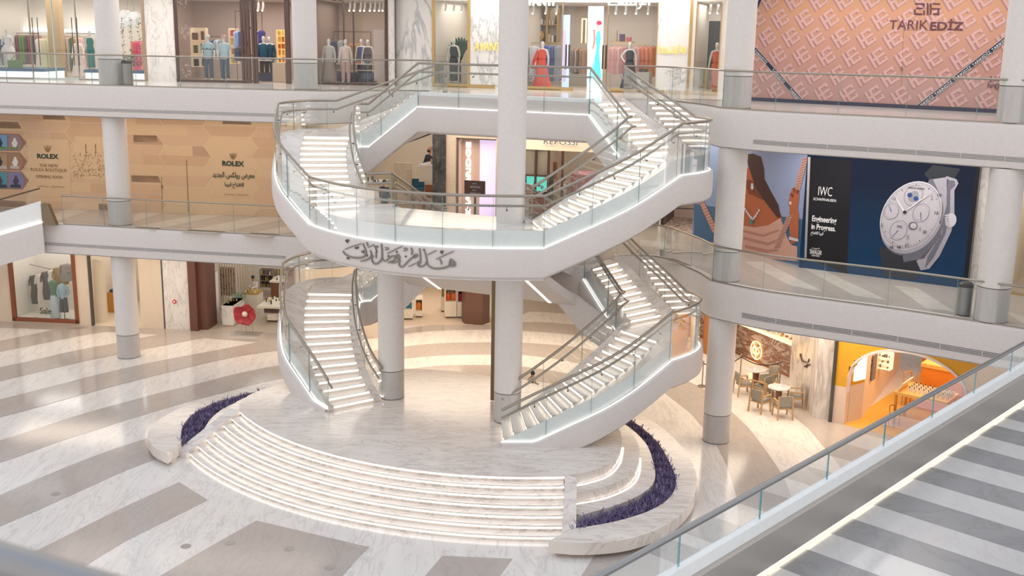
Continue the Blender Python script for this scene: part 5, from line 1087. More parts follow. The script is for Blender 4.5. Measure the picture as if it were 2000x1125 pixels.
for dx in (-.15, .2): MB().tube([WL.at(s0+dx, h0+.2, 1), WL.at(s0+dx*.4, CH2, 1)], .006, 5).build('cord', M('cord', (.4, .34, .28), .8), t)
# --- shop B
mb = MB()
for x0, x1 in ((342, 347), (557, 566)): fbox(WL, mb, ax(WL, x0, Y8), ax(WL, x1, Y8), 0, CH2, -.04, .12)
fbox(WL, mb, ax(WL, 342, Y8), ax(WL, 480, Y8), 0, .10, -.04, .12); t = thing('storefront', WL.at(ax(WL, 400, Y8), 0), 'dark framed glass front of the second floor menswear shop', 'shop front'); mb.build('frame', M('dark_brown', (.08, .045, .04), .4), t)
mb = MB(); fbox(WL, mb, ax(WL, 347, Y8), ax(WL, 478, Y8), .1, CH2, 0, .012); mb.build('pane', SHOPG, t)
text('SALE', WL, 394, 94, 422, 97.5, M('ink'), t, 'sale_lettering', -.01, .004, .02)
mb = MB()
for x in (476, 482.5, 489, 497.5, 503): fbox(WL, mb, ax(WL, x, Y8)-.045, ax(WL, x, Y8)+.045, 0.01, CH2-.1, -.25-.02*(x-476)/10, -.14)
for h in (.06, 1.1, 2.2, CH2-.12): fbox(WL, mb, ax(WL, 476, Y8), ax(WL, 503, Y8), h, h+.06, -.26, -.14)
tag(mb.build('door_grille', M('dark_brown')), 'folded dark metal lattice door at the menswear shop entrance', 'door')
def nf(fr, x0, x1, y0, y1, o, n, label, short, kind, cols, colr, **k): return shelf_unit(fr, x0, x1, y0, y1, o, n, reg(label, short), colr, None, int(x0), cols=cols, kind=kind, **k)
LEA = [(.05, .05, .07), (.20, .08, .05), (.10, .09, .05)]
nf(WL, 373, 402, 54, 131, 3.2, 3, 'lit shelves with handbags left of the two blue shirt mannequins', 'the handbag shelves', 'handbag', LEA, M('warm_shelf', (.74, .58, .40), .6, 0, .25), nb=2, hh=(.30, .42))
nf(WL, 448, 462, 55, 125, 3.4, 4, 'narrow lit shelf tower of bags behind the right blue shirt mannequin', 'the narrow bag tower', 'small_box', [(.6, .25, .05), (.65, .42, .06), (.5, .04, .03)], M('warm_shelf'), nb=1, hh=(.25, .35))
nf(WL, 541, 562, 58, 123, 3.6, 5, 'glowing amber shelves of small bags left of the second column', 'the amber shelves', 'small_box', [(.62, .33, .04), (.5, .15, .02), (.65, .45, .08)], M('amber_shelf', (.75, .50, .22), .6, 0, .5), nb=3, hh=(.18, .26))
rack(WL, 408, 436, 72, 72, 3.4, 3.4, 'dark clothes rail behind the two blue shirt mannequins', True, BLACK); rack(WL, 459, 511, 22, 22, 3.0, 3.0, 'tall dark rail frame behind the lattice door', True, BLACK)
row(WL, 408, 436, 74, 104, 3.3, [('dark blue', NAV), ('slate', (.2, .24, .32)), ('navy', NAV), ('pale blue', (.5, .58, .7)), ('white', (.8, .8, .8)), ('grey blue', (.3, .35, .42))], 'the dark rail behind the two blue shirt mannequins', wid=.5, th=.12, kind='shirt')
row(WL, 461, 476, 57, 90, 2.9, [('light blue', (.42, .52, .74)), ('blue checked', (.35, .45, .72)), ('navy', NAV)], 'the tall rail left of the lattice door', wid=.55, th=.16, kind='shirt'); row(WL, 461, 476, 91, 117, 2.9, [('blue', (.08, .14, .26)), ('dark blue', (.07, .10, .2)), ('black', (.03, .03, .04))], 'the lower rail left of the lattice door', wid=.45, th=.16, kind='pair of jeans')
row(WL, 502, 512, 56, 108, 2.9, [('violet blue', (.09, .07, .30)), ('white', (.75, .75, .78)), ('indigo', (.09, .08, .28))], 'the tall rail right of the lattice door', wid=.5, th=.16, kind='coat')
mannequin(WL, 409, 66, 158, 'mannequin in a pale blue print tee, blue jeans and cap, left of the pair', 'tee', [(.42, .60, .68), (.05, .09, .16)], .9, base=.05)
mannequin(WL, 440.5, 67, 159, 'mannequin in a light blue tee, jeans and red cap, right of the pair', 'tee', [(.46, .64, .72), (.05, .09, .16)], .8, base=.05)
mannequin(WL, 517, 68, 150, 'mannequin in sunglasses and a black top with cream shoulders behind the display table', 'suit', [(.03, .10, .17), (.05, .03, .04)], 2.2, base=.05); mannequin(WL, 527, 69, 140, 'bald mannequin in a dark blue coat half hidden behind the sunglasses mannequin', 'suit', [(.03, .09, .15), (.04, .04, .06)], 3.2, base=.05)
for k, c in enumerate(((.7, .45, .48), (.8, .8, .78))):
    m_ = [o for o in COL.objects if o.get('label', '').startswith(('mannequin in a light blue tee', 'mannequin in a pale blue print')[k])][0]; MB().loft([(1.66, .10, .11), (1.72, .098, .108), (1.77, .05, .06)], 14).build('cap', M('cap%d' % k, c, .8), m_, 1); MB().loft([(1.655, .07, .05, 0, -.11), (1.665, .07, .05, 0, -.11)], 12).build('cap_brim', M('cap%d' % k), m_)
tt, (a0, a1, ht) = counter(WL, 502, 531, 117, 152, 1.8, .8, reg('display table of folded blue jeans in the menswear shop', 'jeans table'), [('lower_shelf', .35, .40, 0, DKB), ('base', .02, .35, .03, M('navy_panel', (.05, .06, .13), .5)), ('top', .95, 1, 0, LAC)])
for k in range(5):
    a = a0+(a1-a0)*(k+.5)/5; mb = MB(); fbox(WL, mb, a-.1, a+.1, ht, ht+.07, 1.9, 2.3); tag(mb.build('folded_jeans', M('fj%d' % (k % 3), ((.75, .75, .74), (.10, .15, .28), (.05, .07, .15))[k % 3], .9)), '%s stack of folded clothes on the menswear jeans table, %s' % (('white', 'mid blue', 'navy')[k % 3], ('leftmost', 'second', 'middle', 'fourth', 'rightmost')[k]), 'folded clothes', 'folded clothes on the jeans table')
counter(WL, 532, 557, 123, 157, 1.2, .8, reg('plain beige cash desk left of the second column', 'cash desk'), [('body', 0, 1, 0, M('beige_desk', (.68, .52, .38), .5))])
for k, (x, y) in enumerate(((362, 62), (364, 137), (358, 4))):  # window stickers: lace-like butterfly wreaths
    rnd = random.Random(k); mb = MB(); n = 46
    for j in range(n):
        a = rnd.random()*6.28; r = rnd.uniform(4, 12); cx_, cy_ = x+r*.9*math.cos(a), y+r*1.15*math.sin(a); q = rnd.uniform(1.0, 2.2); b = rnd.random()*3.14
        pane(WL, [(cx_+q*math.cos(b), cy_+q*math.sin(b)), (cx_+.35*q*math.cos(b+1.57), cy_+.35*q*math.sin(b+1.57)), (cx_-q*math.cos(b), cy_-q*math.sin(b)), (cx_-.35*q*math.cos(b+1.57), cy_-.35*q*math.sin(b+1.57))], -.02, mb, 0, .003)
    tag(mb.build('window_sticker', M('lace', (.42, .33, .30), .7)), 'lacy wreath sticker on the menswear window, %s' % ('middle one', 'lowest one', 'uppermost, cut by the picture top')[k], 'window sticker', 'lacy stickers on the menswear window')
# --- shop C
t = thing('storefront', WL.at(ax(WL, 690, Y8), 0), 'dark framed glass front of the second floor shop right of the second column', 'shop front'); mb = MB()
fbox(WL, mb, ax(WL, 752, Y8), ax(WL, 758, Y8), 0, CH2+.05, -.04, .12); fbox(WL, mb, ax(WL, 612, Y8), ax(WL, 758, Y8), 0, .08, -.04, .12); mb.build('frame', M('dark_brown'), t)
mb = MB(); fbox(WL, mb, ax(WL, 606, Y8), ax(WL, 752, Y8), .08, CH2, 0, .012); mb.build('pane', SHOPG, t)
for x0, x1, s_ in ((645, 672, 'GO'),): text(s_, WL, x0, -12, x1, 2, M('brown_letters', (.13, .05, .035), .5), t, 'lettering', -.06, .03, .03)
mb = MB()
for x in (671, 690): s_ = ax(WL, x, 40, 2); fbox(WL, mb, s_-.03, s_+.03, 0.012, CH2, 2.0, 2.06)
mb.build('posts', M('dark_brown'), t)
rack(WL, 652, 724, 62, 62, 4.0, 4.0, 'dark framed rail at the rear of the shop right of the second column', True, BLACK)
row(WL, 652, 668, 76, 122, 3.8, [('navy', NAV), ('dark blue', (.06, .08, .16)), ('grey', (.4, .4, .42))], 'the rear navy rail right of the second column', wid=.5, th=.14, kind='coat'); row(WL, 682, 702, 82, 125, 3.6, [('bronze', (.42, .26, .13)), ('copper', (.48, .28, .14)), ('gold brown', (.50, .33, .17)), ('amber', (.46, .27, .11))], 'the rear rail right of the second column', wid=.5, th=.16, kind='dress')
mannequin(WL, 643.5, 73, 161, 'white mannequin in a grey patterned blouse and long skirt, left of the pair', 'blouse', [(.55, .52, .50), (.36, .29, .26)], .8, base=.05); mannequin(WL, 676, 74, 163, 'white mannequin in a pink flowered top and wide trousers, right of the pair', 'suit', [(.78, .66, .62), (.66, .46, .44)], .7, base=.05)
mannequin(WL, 706, 74, 140, 'mannequin in sunglasses and blue patterned dress at the rear of that shop', 'column', [(.12, .15, .34)], 3.2, base=.05); mannequin(WL, 719, 75, 140, 'mannequin in a dark grey dress beside the blue dressed one at the rear', 'column', [(.14, .13, .16)], 3.0, base=.05)
tt, (a0, a1, ht) = counter(WL, 658, 730, 124, 150, 2.4, .8, reg('long navy display table with shoes in the shop right of the second column', 'long navy table'), [('base', .02, .5, 0, M('navy_panel')), ('top', .94, 1, 0, LAC), ('shelf', .62, .66, 0, LAC)])
for k in range(8):
    a = a0+(a1-a0)*(k+.5)/8; mb = MB(); fbox(WL, mb, a-.07, a+.07, ht, ht+.08, 2.5, 2.75); tag(mb.build('shoe', M('shoe%d' % (k % 4), ((.6, .2, .15), (.75, .7, .6), (.1, .1, .25), (.5, .35, .2))[k % 4], .5)), '%s shoe on the long navy table, %s' % (('red', 'cream', 'blue', 'tan')[k % 4], ('left half', 'right half')[k > 3]), 'shoe', 'shoes on the long navy table')
mb = MB(); pbox(WL, mb, 730, 58, 751, 158, .6, 1.0); struct(mb.build('wall_front', M('pale_panel', (.70, .58, .54), .6)))
mb = MB(); fbox(WL, mb, ax(WL, 771, 80), ax(WL, 773, 80), 0, H2, -.02, .1); struct(mb.build('trim_8', DSTEEL))
# ceiling spots in the shops of the second floor
def spots(fr, xs, y, o, label, lit=True):
    for i, x in enumerate(xs):
        s0, h0 = fr.hit(x, y, o); t = thing('spot_light', fr.at(s0, h0, o), '%s, %s' % (label, ('leftmost', 'second from left', 'third from left', 'fourth from left', 'fifth from left', 'sixth from left', 'seventh from left', 'rightmost')[min(i, 7)]), 'spot light', label); p = fr.at(s0, h0, o)
        MB().tube([(p[0], p[1], max(p[2]+.17, fr.z+3.42)), (p[0], p[1], p[2]+.15)], .012, 6).build('stem', M('spot_white', (.85, .83, .8), .4), t); MB().tube([(p[0], p[1], p[2]+.16), (p[0], p[1], p[2]), (p[0]-.03, p[1]-.04, p[2]-.16)], .045, 10).build('housing', M('spot_white', (.85, .83, .8), .4), t, 1)
        MB().ball((p[0]-.035, p[1]-.05, p[2]-.165), .035, 8).build('lamp', M('spot_glow', (1, .93, .8), .5, 0, 8), t, 1)
spots(WL, (684, 693, 705, 713, 724, 733, 742, 749), 13, .5, 'small bright ceiling spot in the shop right of the second column')
spots(WL, (505, 514), 13, 1.5, 'small ceiling spot in the menswear shop')
# ================================================================ SECOND FLOOR CENTRE: marble fronted gown shop
VEIN = marble('big_marble', (.80, .79, .78), (.45, .46, .48), .25, .32, .9, (1.2, 1, .55), (.3, .5, .2), .5, .02)
def afac(x0, x1, h0, h1, m, name='wall_rear', o0=0, o1=.18, y=80):
    mb = MB(); fbox(WA, mb, ax(WA, x0, y), ax(WA, x1, y), h0, h1, o0, o1); return struct(mb.build(name, m))
for x0, x1 in ((773, 845), (918, 1019), (1283, 1346)): afac(x0, x1, 0, H2, VEIN)
afac(1019, 1283, CH2-.02, H2, SIG); afac(849, 918, CH2+.02, H2, SIG)
for x in (847, 916, 1348): afac(x-2.5, x+2.5, 0, H2, GOLD, 'trim_9', -.04, .1)
for x0, x1 in ((918, 968), (1283, 1348), (1350, 1408), (849, 915), (1019, 1120), (1195, 1283)): afac(x0, x1, 0, .14, GOLD, 'trim_9', -.03, .1)
afac(1350, 1358, 0, H2, IVORY); afac(1406, 1415, 0, H2, IVORY)
shell(WA, ax(WA, 847, Y8), ax(WA, 916, Y8), 4, CH2+.03, IVORY); shell(WA, ax(WA, 1000, Y8), ax(WA, 1283, Y8), 5, CH2-.02, M('greige_wall', (.60, .54, .47), .6), rx=.8); shell(WA, ax(WA, 1352, Y8), ax(WA, 1410, Y8), 3, CH2+.03, IVORY, rx=.6, lx=-.05)
for x0, x1, l in ((849, 915, 'gold framed shop window left of the gown shop lettering'), (1019, 1098, 'shop window with the red gown mannequin'), (1186, 1283, 'shop window with the black and red gown mannequin'), (1358, 1406, 'tall shop window with the orange gown mannequin')): glassfront(WA, x0, x1, CH2, GOLD, l, (), .012)
t = thing('shop_sign', WA.at(ax(WA, 1050, 5), CH2+.2), 'white AVANTI lettering above the window of the red gown', 'sign'); text('AVANTI', WA, 1016, -6, 1082, 11, M('sign_glow', (1, .97, .92), .5, 0, 3), t, 'lettering', -.06, .05, .03)
t = thing('shop_sign', WA.at(ax(WA, 1230, 5), CH2+.2), 'white Arabic lettering above the window of the black and red gown', 'sign')
mb = MB()
for p in ([(1190, 10), (1216, 10), (1214, 8.5), (1190, 8.5)], [(1188, -3), (1191, -3), (1191, 10), (1188, 10)], [(1196, -2), (1199, -2), (1216, 10), (1212, 10)], [(1205, -2), (1208, -2), (1222, 10), (1218, 10)], [(1222, -1), (1225, -1), (1225, 10), (1222, 10)], [(1218, 8), (1240, 8), (1240, 10.5), (1218, 10.5)], [(1230, -1), (1233, -1), (1233, 10), (1230, 10)], [(1240, -1), (1243, -1), (1243, 10), (1240, 10)], [(1255, 0), (1258, 0), (1250, 16), (1246, 18), (1246, 16), (1250, 12)], [(1248, 7), (1262, 7), (1262, 9), (1248, 9)], [(1266, -1), (1269, -1), (1269, 10), (1266, 10)]): pane(WA, p, -.05, mb, 0, .04)
mb.build('lettering', M('sign_glow'), t)
GS = M('gold_sign', (.75, .55, .16), .3, .3, .5)
t = thing('wall_sign', WA.at(ax(WA, 945, 92), 1.5), 'gold AVANTI lettering on the marble left of the tall white column', 'sign'); text('AVANTI', WA, 925, 83, 982, 99, GS, t, 'lettering', -.05, .04, .01, shear=.15)
t = thing('wall_sign', WA.at(ax(WA, 1310, 98), 1.5), 'gold Arabic lettering on the marble right of the gown shop', 'sign'); mb = MB()
for p in ([(1284, 88), (1286, 88), (1288, 101), (1300, 102), (1300, 104), (1286, 103)], [(1289, 92), (1292, 92), (1301, 103), (1298, 104)], [(1296, 92), (1299, 92), (1308, 103), (1305, 104)], [(1300, 102), (1318, 102), (1318, 104), (1300, 104)], [(1311, 91), (1313.5, 91), (1313.5, 103), (1311, 103)], [(1317, 91), (1319.5, 91), (1319.5, 103), (1317, 103)], [(1325, 87), (1327, 87), (1323, 104), (1318, 109), (1321, 103)], [(1326, 104), (1332, 91), (1334, 91), (1334, 104), (1331.5, 104), (1331.5, 100), (1328, 104)], [(1337, 91), (1340, 91), (1340, 104), (1337, 104)]): pane(WA, p, -.05, mb, 0, .03)
mb.build('lettering', GS, t)
spots(WA, (871, 887, 902), 15, .7, 'white cylinder spot light above the black gown'); spots(WA, (1024, 1042, 1067, 1088), 18, .7, 'white cylinder spot light above the red gown'); spots(WA, (1204, 1223, 1244, 1267), 18, .7, 'white cylinder spot light above the pink gowns'); spots(WA, (1388, 1403), 17, .7, 'white cylinder spot light above the orange gown')
mannequin(WA, 886, 72, 163, 'white mannequin in an off shoulder black gown in the gold framed window', 'column', [(.02, .04, .05)], .8, base=.15)
mannequin(WA, 1058, 78, 168, 'white mannequin in a flowing red one sleeved gown', 'caped', [(.82, .09, .05)], .6, base=.10)
mannequin(WA, 1228, 79, 172, 'white mannequin, hand on hip, in a black gown with red bodice', 'gown', [(.035, .04, .055), (.03, .035, .05)], .8, base=.12, pose=dict(elR=(-.34, .02, 1.2), wrR=(-.2, -.1, 1.03), haR=(-.15, -.13, 1.0)))
mannequin(WA, 1395.5, 80, 184, 'white mannequin in a long orange one shoulder gown before a dark panel', 'column', [(.80, .13, .02)], .7, base=.14)
mb = MB(); pbox(WA, mb, 1381, 41, 1408, 182, 1.6, 1.7); tag(mb.build('dark_panel', M('dark_mirror', (.05, .055, .06), .25, .2)), 'tall dark panel behind the orange gown mannequin', 'panel')
rack(WA, 852, 878, 80, 81, 2.2, 2.2, 'gold rail with pale clothes in the gold framed window', True); rack(WA, 1019, 1096, 84, 84, 2.4, 2.4, 'gold rail of white and blue gowns behind the red gown', True); rack(WA, 1194, 1262, 86, 87, 2.4, 2.4, 'gold rail of pink gowns behind the black and red gown', True)
row(WA, 852, 878, 82, 122, 2.2, [('beige', (.7, .58, .46)), ('lilac', (.55, .55, .72)), ('grey', (.4, .38, .38)), ('cream', (.75, .68, .58)), ('peach', (.72, .55, .42))], 'the gold rail in the gold framed window', wid=.5, th=.14, kind='dress')
row(WA, 1019, 1048, 86, 158, 2.3, [('white', (.80, .78, .74)), ('ivory', (.80, .76, .70)), ('pearl', (.75, .73, .72)), ('light grey', (.6, .6, .62))], 'the gold rail left of the red gown', wid=.62, th=.2, flare=1.4, kind='gown')
row(WA, 1064, 1096, 86, 158, 2.3, [('royal blue', (.02, .06, .35)), ('deep blue', (.03, .07, .32)), ('slate blue', (.12, .18, .38)), ('dark slate', (.09, .12, .22)), ('grey', (.22, .24, .28))], 'the gold rail right of the red gown', wid=.62, th=.2, flare=1.3, kind='gown')
row(WA, 1194, 1222, 88, 142, 2.3, [('rose', (.70, .36, .34)), ('salmon', (.74, .42, .38)), ('dusty pink', (.66, .36, .36)), ('pale rose', (.76, .48, .44)), ('mauve pink', (.58, .30, .32))], 'the rail left of the black and red gown', wid=.55, th=.18, flare=1.2, kind='gown')
row(WA, 1240, 1281, 88, 150, 2.3, [('blush lace', (.66, .40, .36)), ('dusty rose', (.64, .36, .34)), ('coral', (.80, .25, .15)), ('sequin coral', (.72, .30, .2)), ('orange', (.78, .28, .12))], 'the rail right of the black and red gown', wid=.55, th=.18, flare=1.2, kind='gown')
row(WA, 996, 1016, 92, 150, 2.3, [('grey', (.4, .36, .34))], 'the rail beside the tall column', wid=.5, th=.16, kind='gown') if False else None
row(WA, 1118, 1146, 92, 142, 3.6, [('taupe', (.32, .26, .22)), ('dark taupe', (.22, .18, .16)), ('stone', (.4, .33, .28)), ('brown', (.2, .14, .1)), ('grey brown', (.3, .25, .22)), ('bronze', (.34, .24, .16))], 'the rail seen through the open door', wid=.5, th=.16, kind='gown')
for k, (x0, x1) in enumerate(((1024, 1044), (1047, 1067), (1069, 1088))):
    t = nf(WA, x0, x1, 15, 84, 3.6, 2, 'gold framed wall niche with ornaments above the gown rail, %s' % ('left', 'middle', 'right')[k], 'the gold framed niches', 'ornament', [(.05, .05, .05), (.55, .45, .3), (.7, .65, .6)], GOLD, nb=3, hh=(.15, .4), back=M('niche_back', (.50, .44, .36), .6))
t = thing('gold_disc', WA.at(*[WA.hit(1054, 69, 3.7)[0], WA.hit(1054, 69, 3.7)[1]], 3.7), 'round gold disc in the middle gold framed niche', 'ornament'); mt = WA.mat(*WA.hit(1054, 69, 3.7), 3.65); mb = MB(); mb.loft([(0, .24, .24), (.05, .22, .22)], 24); mb.loft([(.05, .1, .1), (.07, .08, .08)], 20); mb.v = [tuple(mt @ Vector(v)) for v in mb.v]; mb.build('disc', GOLD, t)
# gold shelves with boxes over the left window and over the pinks
for x0, x1, y, l in ((853, 880, 76, 'lit gold shelf in the gold framed window'), (1192, 1234, 83, 'lit gold shelf above the pink gowns')):
    a0, a1, h0, h1 = WA.rect(x0, y-2, x1, y, 3.3); t = thing('wall_shelf', WA.at((a0+a1)/2, h0, 3.6), l, 'shelf'); mb = MB(); fbox(WA, mb, a0, a1, h0, h1, 3.3, 3.9); mb.build('board', GOLD, t)
    for f, hh_, c, n_ in ((.15, .45, (.45, .38, .3), 'tall beige box'), (.5, .3, (.08, .06, .12), 'dark jar'), (.8, .18, (.5, .12, .15), 'small red bag')):
        a = a0+(a1-a0)*f; mb = MB(); fbox(WA, mb, a-.1, a+.1, h1, h1+hh_, 3.4, 3.6); tag(mb.build('ornament', M('orn%s' % n_[:4], c, .5)), '%s on the %s' % (n_, l), 'ornament')
# door opening: glowing dress poster, blue screen, door pulls
t = thing('light_poster', WA.at(ax(WA, 1162, Y8), .1, .4), 'glowing poster of a woman in a turquoise gown at the gown shop door', 'poster'); LPO = M('poster_light', (.72, .90, .97), .5, 0, .9)
mb = MB(); pane(WA, [(1149, 12), (1179, 12), (1175, 182), (1146, 181)], .35, mb, 0, .05); mb.build('panel', LPO, t)
def pz(par, nm, pts, m, o, fr): mb = MB(); pane(fr, pts, o, mb); mb.build(nm, m, par)
TQ = M('turquoise_print', (.10, .62, .70), .5, 0, .5, (.1, .7, .8)); SKP = M('skin_print', (.62, .30, .26), .5, 0, .25)
pz(t, 'gown_print', [(1166, 62), (1172, 60), (1173, 78), (1170, 100), (1174, 150), (1172, 168), (1154, 150), (1160, 120), (1165, 95), (1163, 75)], TQ, .33, WA); pz(t, 'arm_print', [(1158, 58), (1163, 57), (1163, 85), (1158, 97), (1156, 96), (1159, 80)], SKP, .335, WA)
pz(t, 'face_print', [(1166, 46), (1171, 45), (1172, 53), (1169, 57), (1165, 55)], M('face_print', (.75, .5, .45), .5, 0, .3), .325, WA); pz(t, 'hair_print', [(1164, 44), (1168, 40), (1174, 41), (1176, 47), (1172, 49), (1166, 48)], M('hair_print', (.55, .05, .12), .5, 0, .2), .32, WA); pz(t, 'train_print', [(1160, 115), (1164, 118), (1156, 150), (1150, 165), (1149, 150)], M('aqua_pale', (.3, .8, .88), .5, 0, .6), .33, WA)
t = thing('screen', WA.at(ax(WA, 1106, Y8), .1, .6), 'narrow blue glowing screen left of the gown shop door', 'screen'); mb = MB(); pane(WA, [(1098, 29), (1113, 29), (1110, 172), (1096, 172)], .6, mb, 0, .06); mb.build('display', M('screen_blue', (.45, .60, .95), .5, 0, .8), t); pz(t, 'figure_print', [(1100, 60), (1105, 58), (1106, 85), (1108, 110), (1104, 160), (1099, 160), (1100, 100)], M('screen_pink', (.65, .50, .75), .5, 0, .4), .58, WA)
for k, (x, y0, y1, l) in enumerate(((1106, 87, 135, 'left of the pair left of the opening'), (1112, 87, 132, 'right of the pair left of the opening'), (1178, 88, 135, 'left of the pair beside the glowing poster'), (1184, 88, 135, 'right of the pair beside the glowing poster'))):
    s_, h1 = WA.hit(x, y0, -.1); h0 = WA.hit(x, y1, -.1)[1]; tag(MB().tube([WA.at(s_, h0, -.1), WA.at(s_, h1, -.1)], .03, 8).tube([WA.at(s_, h0+.3, -.1), WA.at(s_, h0+.3, 0)], .012, 6).build('door_pull', M('dark_bronze')), 'long dark door pull of the gown shop, %s' % l, 'door handle')
for xa, xb in ((1099, 1120), (1176, 1190)): mb = MB(); fbox(WA, mb, ax(WA, xa, 80), ax(WA, xb, 80), .02, CH2-.05, 0, .012); struct(mb.build('door_2', SHOPG))
mb = MB(); a0, a1, h0, h1 = WA.rect(1136, 36, 1146, 84, 3.9)
for q in ((a0, a0+.05, h0, h1), (a1-.05, a1, h0, h1), (a0, a1, h1-.05, h1)): fbox(WA, mb, *q, 3.85, 3.9)
t = thing('wall_mirror', WA.at(a0, h0, 3.9), 'tall mirror with glowing gold frame inside the gown shop', 'mirror'); mb.build('frame', M('gold_glow', (.85, .6, .3), .4, 0, 1.2), t); mb = MB(); fbox(WA, mb, a0+.05, a1-.05, h0, h1-.05, 3.88, 3.9); mb.build('mirror_glass', M('mirror_glass', (.3, .25, .22), .1, .8), t)
counter(WA, 1241, 1267, 141, 178, .8, .6, reg('pale stone block with black shoes beside the black and red gown', 'pale stone block'), [('block', 0, 1, 0, M('pale_block', (.60, .55, .50), .6))], n=0)
s0, h0 = WA.hit(1257, 141, 1.0)
for k in (0, 1): mb = MB(); fbox(WA, mb, s0-.18+.2*k, s0-.05+.2*k, h0+.0, h0+.14, .95, 1.2); tag(mb.build('shoe', BLACK), 'black shoe on the pale stone block, %s of the pair' % ('left', 'right')[k], 'shoe', 'black shoes on the pale stone block')
s0, h0 = WA.hit(1022, 168, .5); p = WA.at(s0, .14, .5); tag(MB().loft([(p[2], .16, .16), (p[2]+.2, .10, .10), (p[2]+.35, .17, .17), (p[2]+.5, .09, .09), (p[2]+.68, .2, .2)], 16, 0, p[0], p[1]).build('stone_pedestal', M('pale_block'), None, .8), 'turned stone pedestal at the foot of the white gowns', 'pedestal')
s0, h0 = WA.hit(899, 118, 1.6); t = thing('potted_palm', WA.at(s0, .14, 1.6), 'dark green palm behind the black gown mannequin', 'plant'); mb = MB(); p = WA.at(s0, .14, 1.6); rnd = random.Random(2)
for k in range(12):
    a = -1.3+2.6*k/11; L_ = 1.15; pts = [(p[0], p[1], p[2]+.9), (p[0]+.25*math.sin(a), p[1]-.1, p[2]+1.4), (p[0]+.55*math.sin(a), p[1]-.15, p[2]+1.2+L_*.6*math.cos(a))]; mb.tube(spline(pts, .1), [.02]+[.05]*(len(spline(pts, .1))-2)+[.005], 5)
mb.build('fronds', M('palm', (.02, .10, .05), .6), t); MB().tube([p, (p[0], p[1], p[2]+1.0)], .04, 8).build('trunk', M('twig'), t)
# ================================================================ SECOND FLOOR RIGHT: pink hoarding
hp = thing('hoarding', WT.at(3, 0), 'salmon pink hoarding with embossed monogram pattern and dark ribbons on the second floor', 'hoarding')
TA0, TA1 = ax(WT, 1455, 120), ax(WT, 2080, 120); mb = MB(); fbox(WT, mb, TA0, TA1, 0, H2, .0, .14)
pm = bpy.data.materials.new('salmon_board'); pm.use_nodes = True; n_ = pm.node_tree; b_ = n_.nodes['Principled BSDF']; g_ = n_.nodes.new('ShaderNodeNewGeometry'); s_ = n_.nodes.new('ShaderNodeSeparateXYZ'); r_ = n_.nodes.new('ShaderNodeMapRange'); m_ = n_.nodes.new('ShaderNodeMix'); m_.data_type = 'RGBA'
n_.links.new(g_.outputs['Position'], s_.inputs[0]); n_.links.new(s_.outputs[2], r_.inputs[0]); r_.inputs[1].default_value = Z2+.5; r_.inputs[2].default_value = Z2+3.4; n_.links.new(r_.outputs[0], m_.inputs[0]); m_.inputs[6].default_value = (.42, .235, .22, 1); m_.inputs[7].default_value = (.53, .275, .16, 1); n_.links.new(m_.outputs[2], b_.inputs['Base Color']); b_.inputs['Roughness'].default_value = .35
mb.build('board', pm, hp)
NV = M('navy_ribbon', (.012, .014, .05), .5); WI_ = M('white_ink', (.80, .78, .80), .5)
GLY = [((0, 0), (.16, 1.0)), ((.30, 0), (.46, .42)), ((.30, .56), (.46, 1.0)), ((.16, .42), (1.0, .58)), ((.46, .84), (1.0, 1.0)), ((.46, 0), (1.0, .16)), ((.84, .16), (1.0, .28)), ((.84, .72), (1.0, .84))]
def glyph(mb, fr, cx, cz, sz, rot, o, mi, dx=0, dz=0):
    for (u0, v0), (u1, v1) in GLY:
        P = []
        for u, v in ((u0, v0), (u1, v0), (u1, v1), (u0, v1)):
            u -= .5; v -= .5; P.append((cx+dx+sz*(u*math.cos(rot)-v*math.sin(rot)), cz+dz+sz*(u*math.sin(rot)+v*math.cos(rot))))
        mb.add([fr.at(a, h, o) for a, h in P], [(0, 1, 2, 3)], mi)
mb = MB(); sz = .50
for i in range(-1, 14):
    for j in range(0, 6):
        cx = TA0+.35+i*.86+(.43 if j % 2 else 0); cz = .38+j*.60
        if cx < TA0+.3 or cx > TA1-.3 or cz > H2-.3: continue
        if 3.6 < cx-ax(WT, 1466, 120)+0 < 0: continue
        glyph(mb, WT, cx, cz, sz, .62, -.004, 1, -.03, -.035); glyph(mb, WT, cx, cz, sz, .62, -.008, 0)  # darker offset copy paints the shadow of each embossed glyph onto the board
mb.build('monogram_pattern', [M('mono_light', (.56, .34, .33), .4), M('mono_shadow', (.33, .18, .17), .5)], hp)
text('TARIK', WT, 1737, 39.5, 1812, 57.5, M('wine_ink', (.10, .03, .05), .5), hp, 'lettering', -.02, .01, -.006); text('EDİZ', WT, 1817, 37, 1882, 59, M('wine_ink'), hp, 'lettering', -.02, .01, .022)
mb = MB()
for q in ((1787, 6, 1806, 9), (1789, 14.5, 1802, 17.5), (1785, 25.5, 1801, 29), (1803, 9, 1806, 13), (1785, 18, 1788, 25), (1810, 6, 1813.5, 29), (1816, 6, 1819, 29), (1819, 15.5, 1836, 18.5), (1822, 6, 1836, 9), (1822, 25.5, 1834, 29), (1831, 18, 1834, 25), (1803, 20, 1806, 29)): pane(WT, [(q[0], q[1]), (q[2], q[1]+.5), (q[2], q[3]+.5), (q[0], q[3])], -.02, mb)
mb.build('logo', M('wine_ink'), hp)
def ribbon(p, q, w_, nm):
    mb = MB(); ln(mb, WT, p, q, w_, -.025); r = mb.build('ribbon', NV, hp); d = math.hypot(q[0]-p[0], q[1]-p[1]); a = math.atan2(q[1]-p[1], q[0]-p[0]); mb = MB()
    for s_ in (-1, 1): nx, ny = -math.sin(a)*w_*s_, math.cos(a)*w_*s_; ln(mb, WT, (p[0]+nx, p[1]+ny), (q[0]+nx, q[1]+ny), .22, -.028)
    mb.build('ribbon_edge', WI_, r); return r, a, d
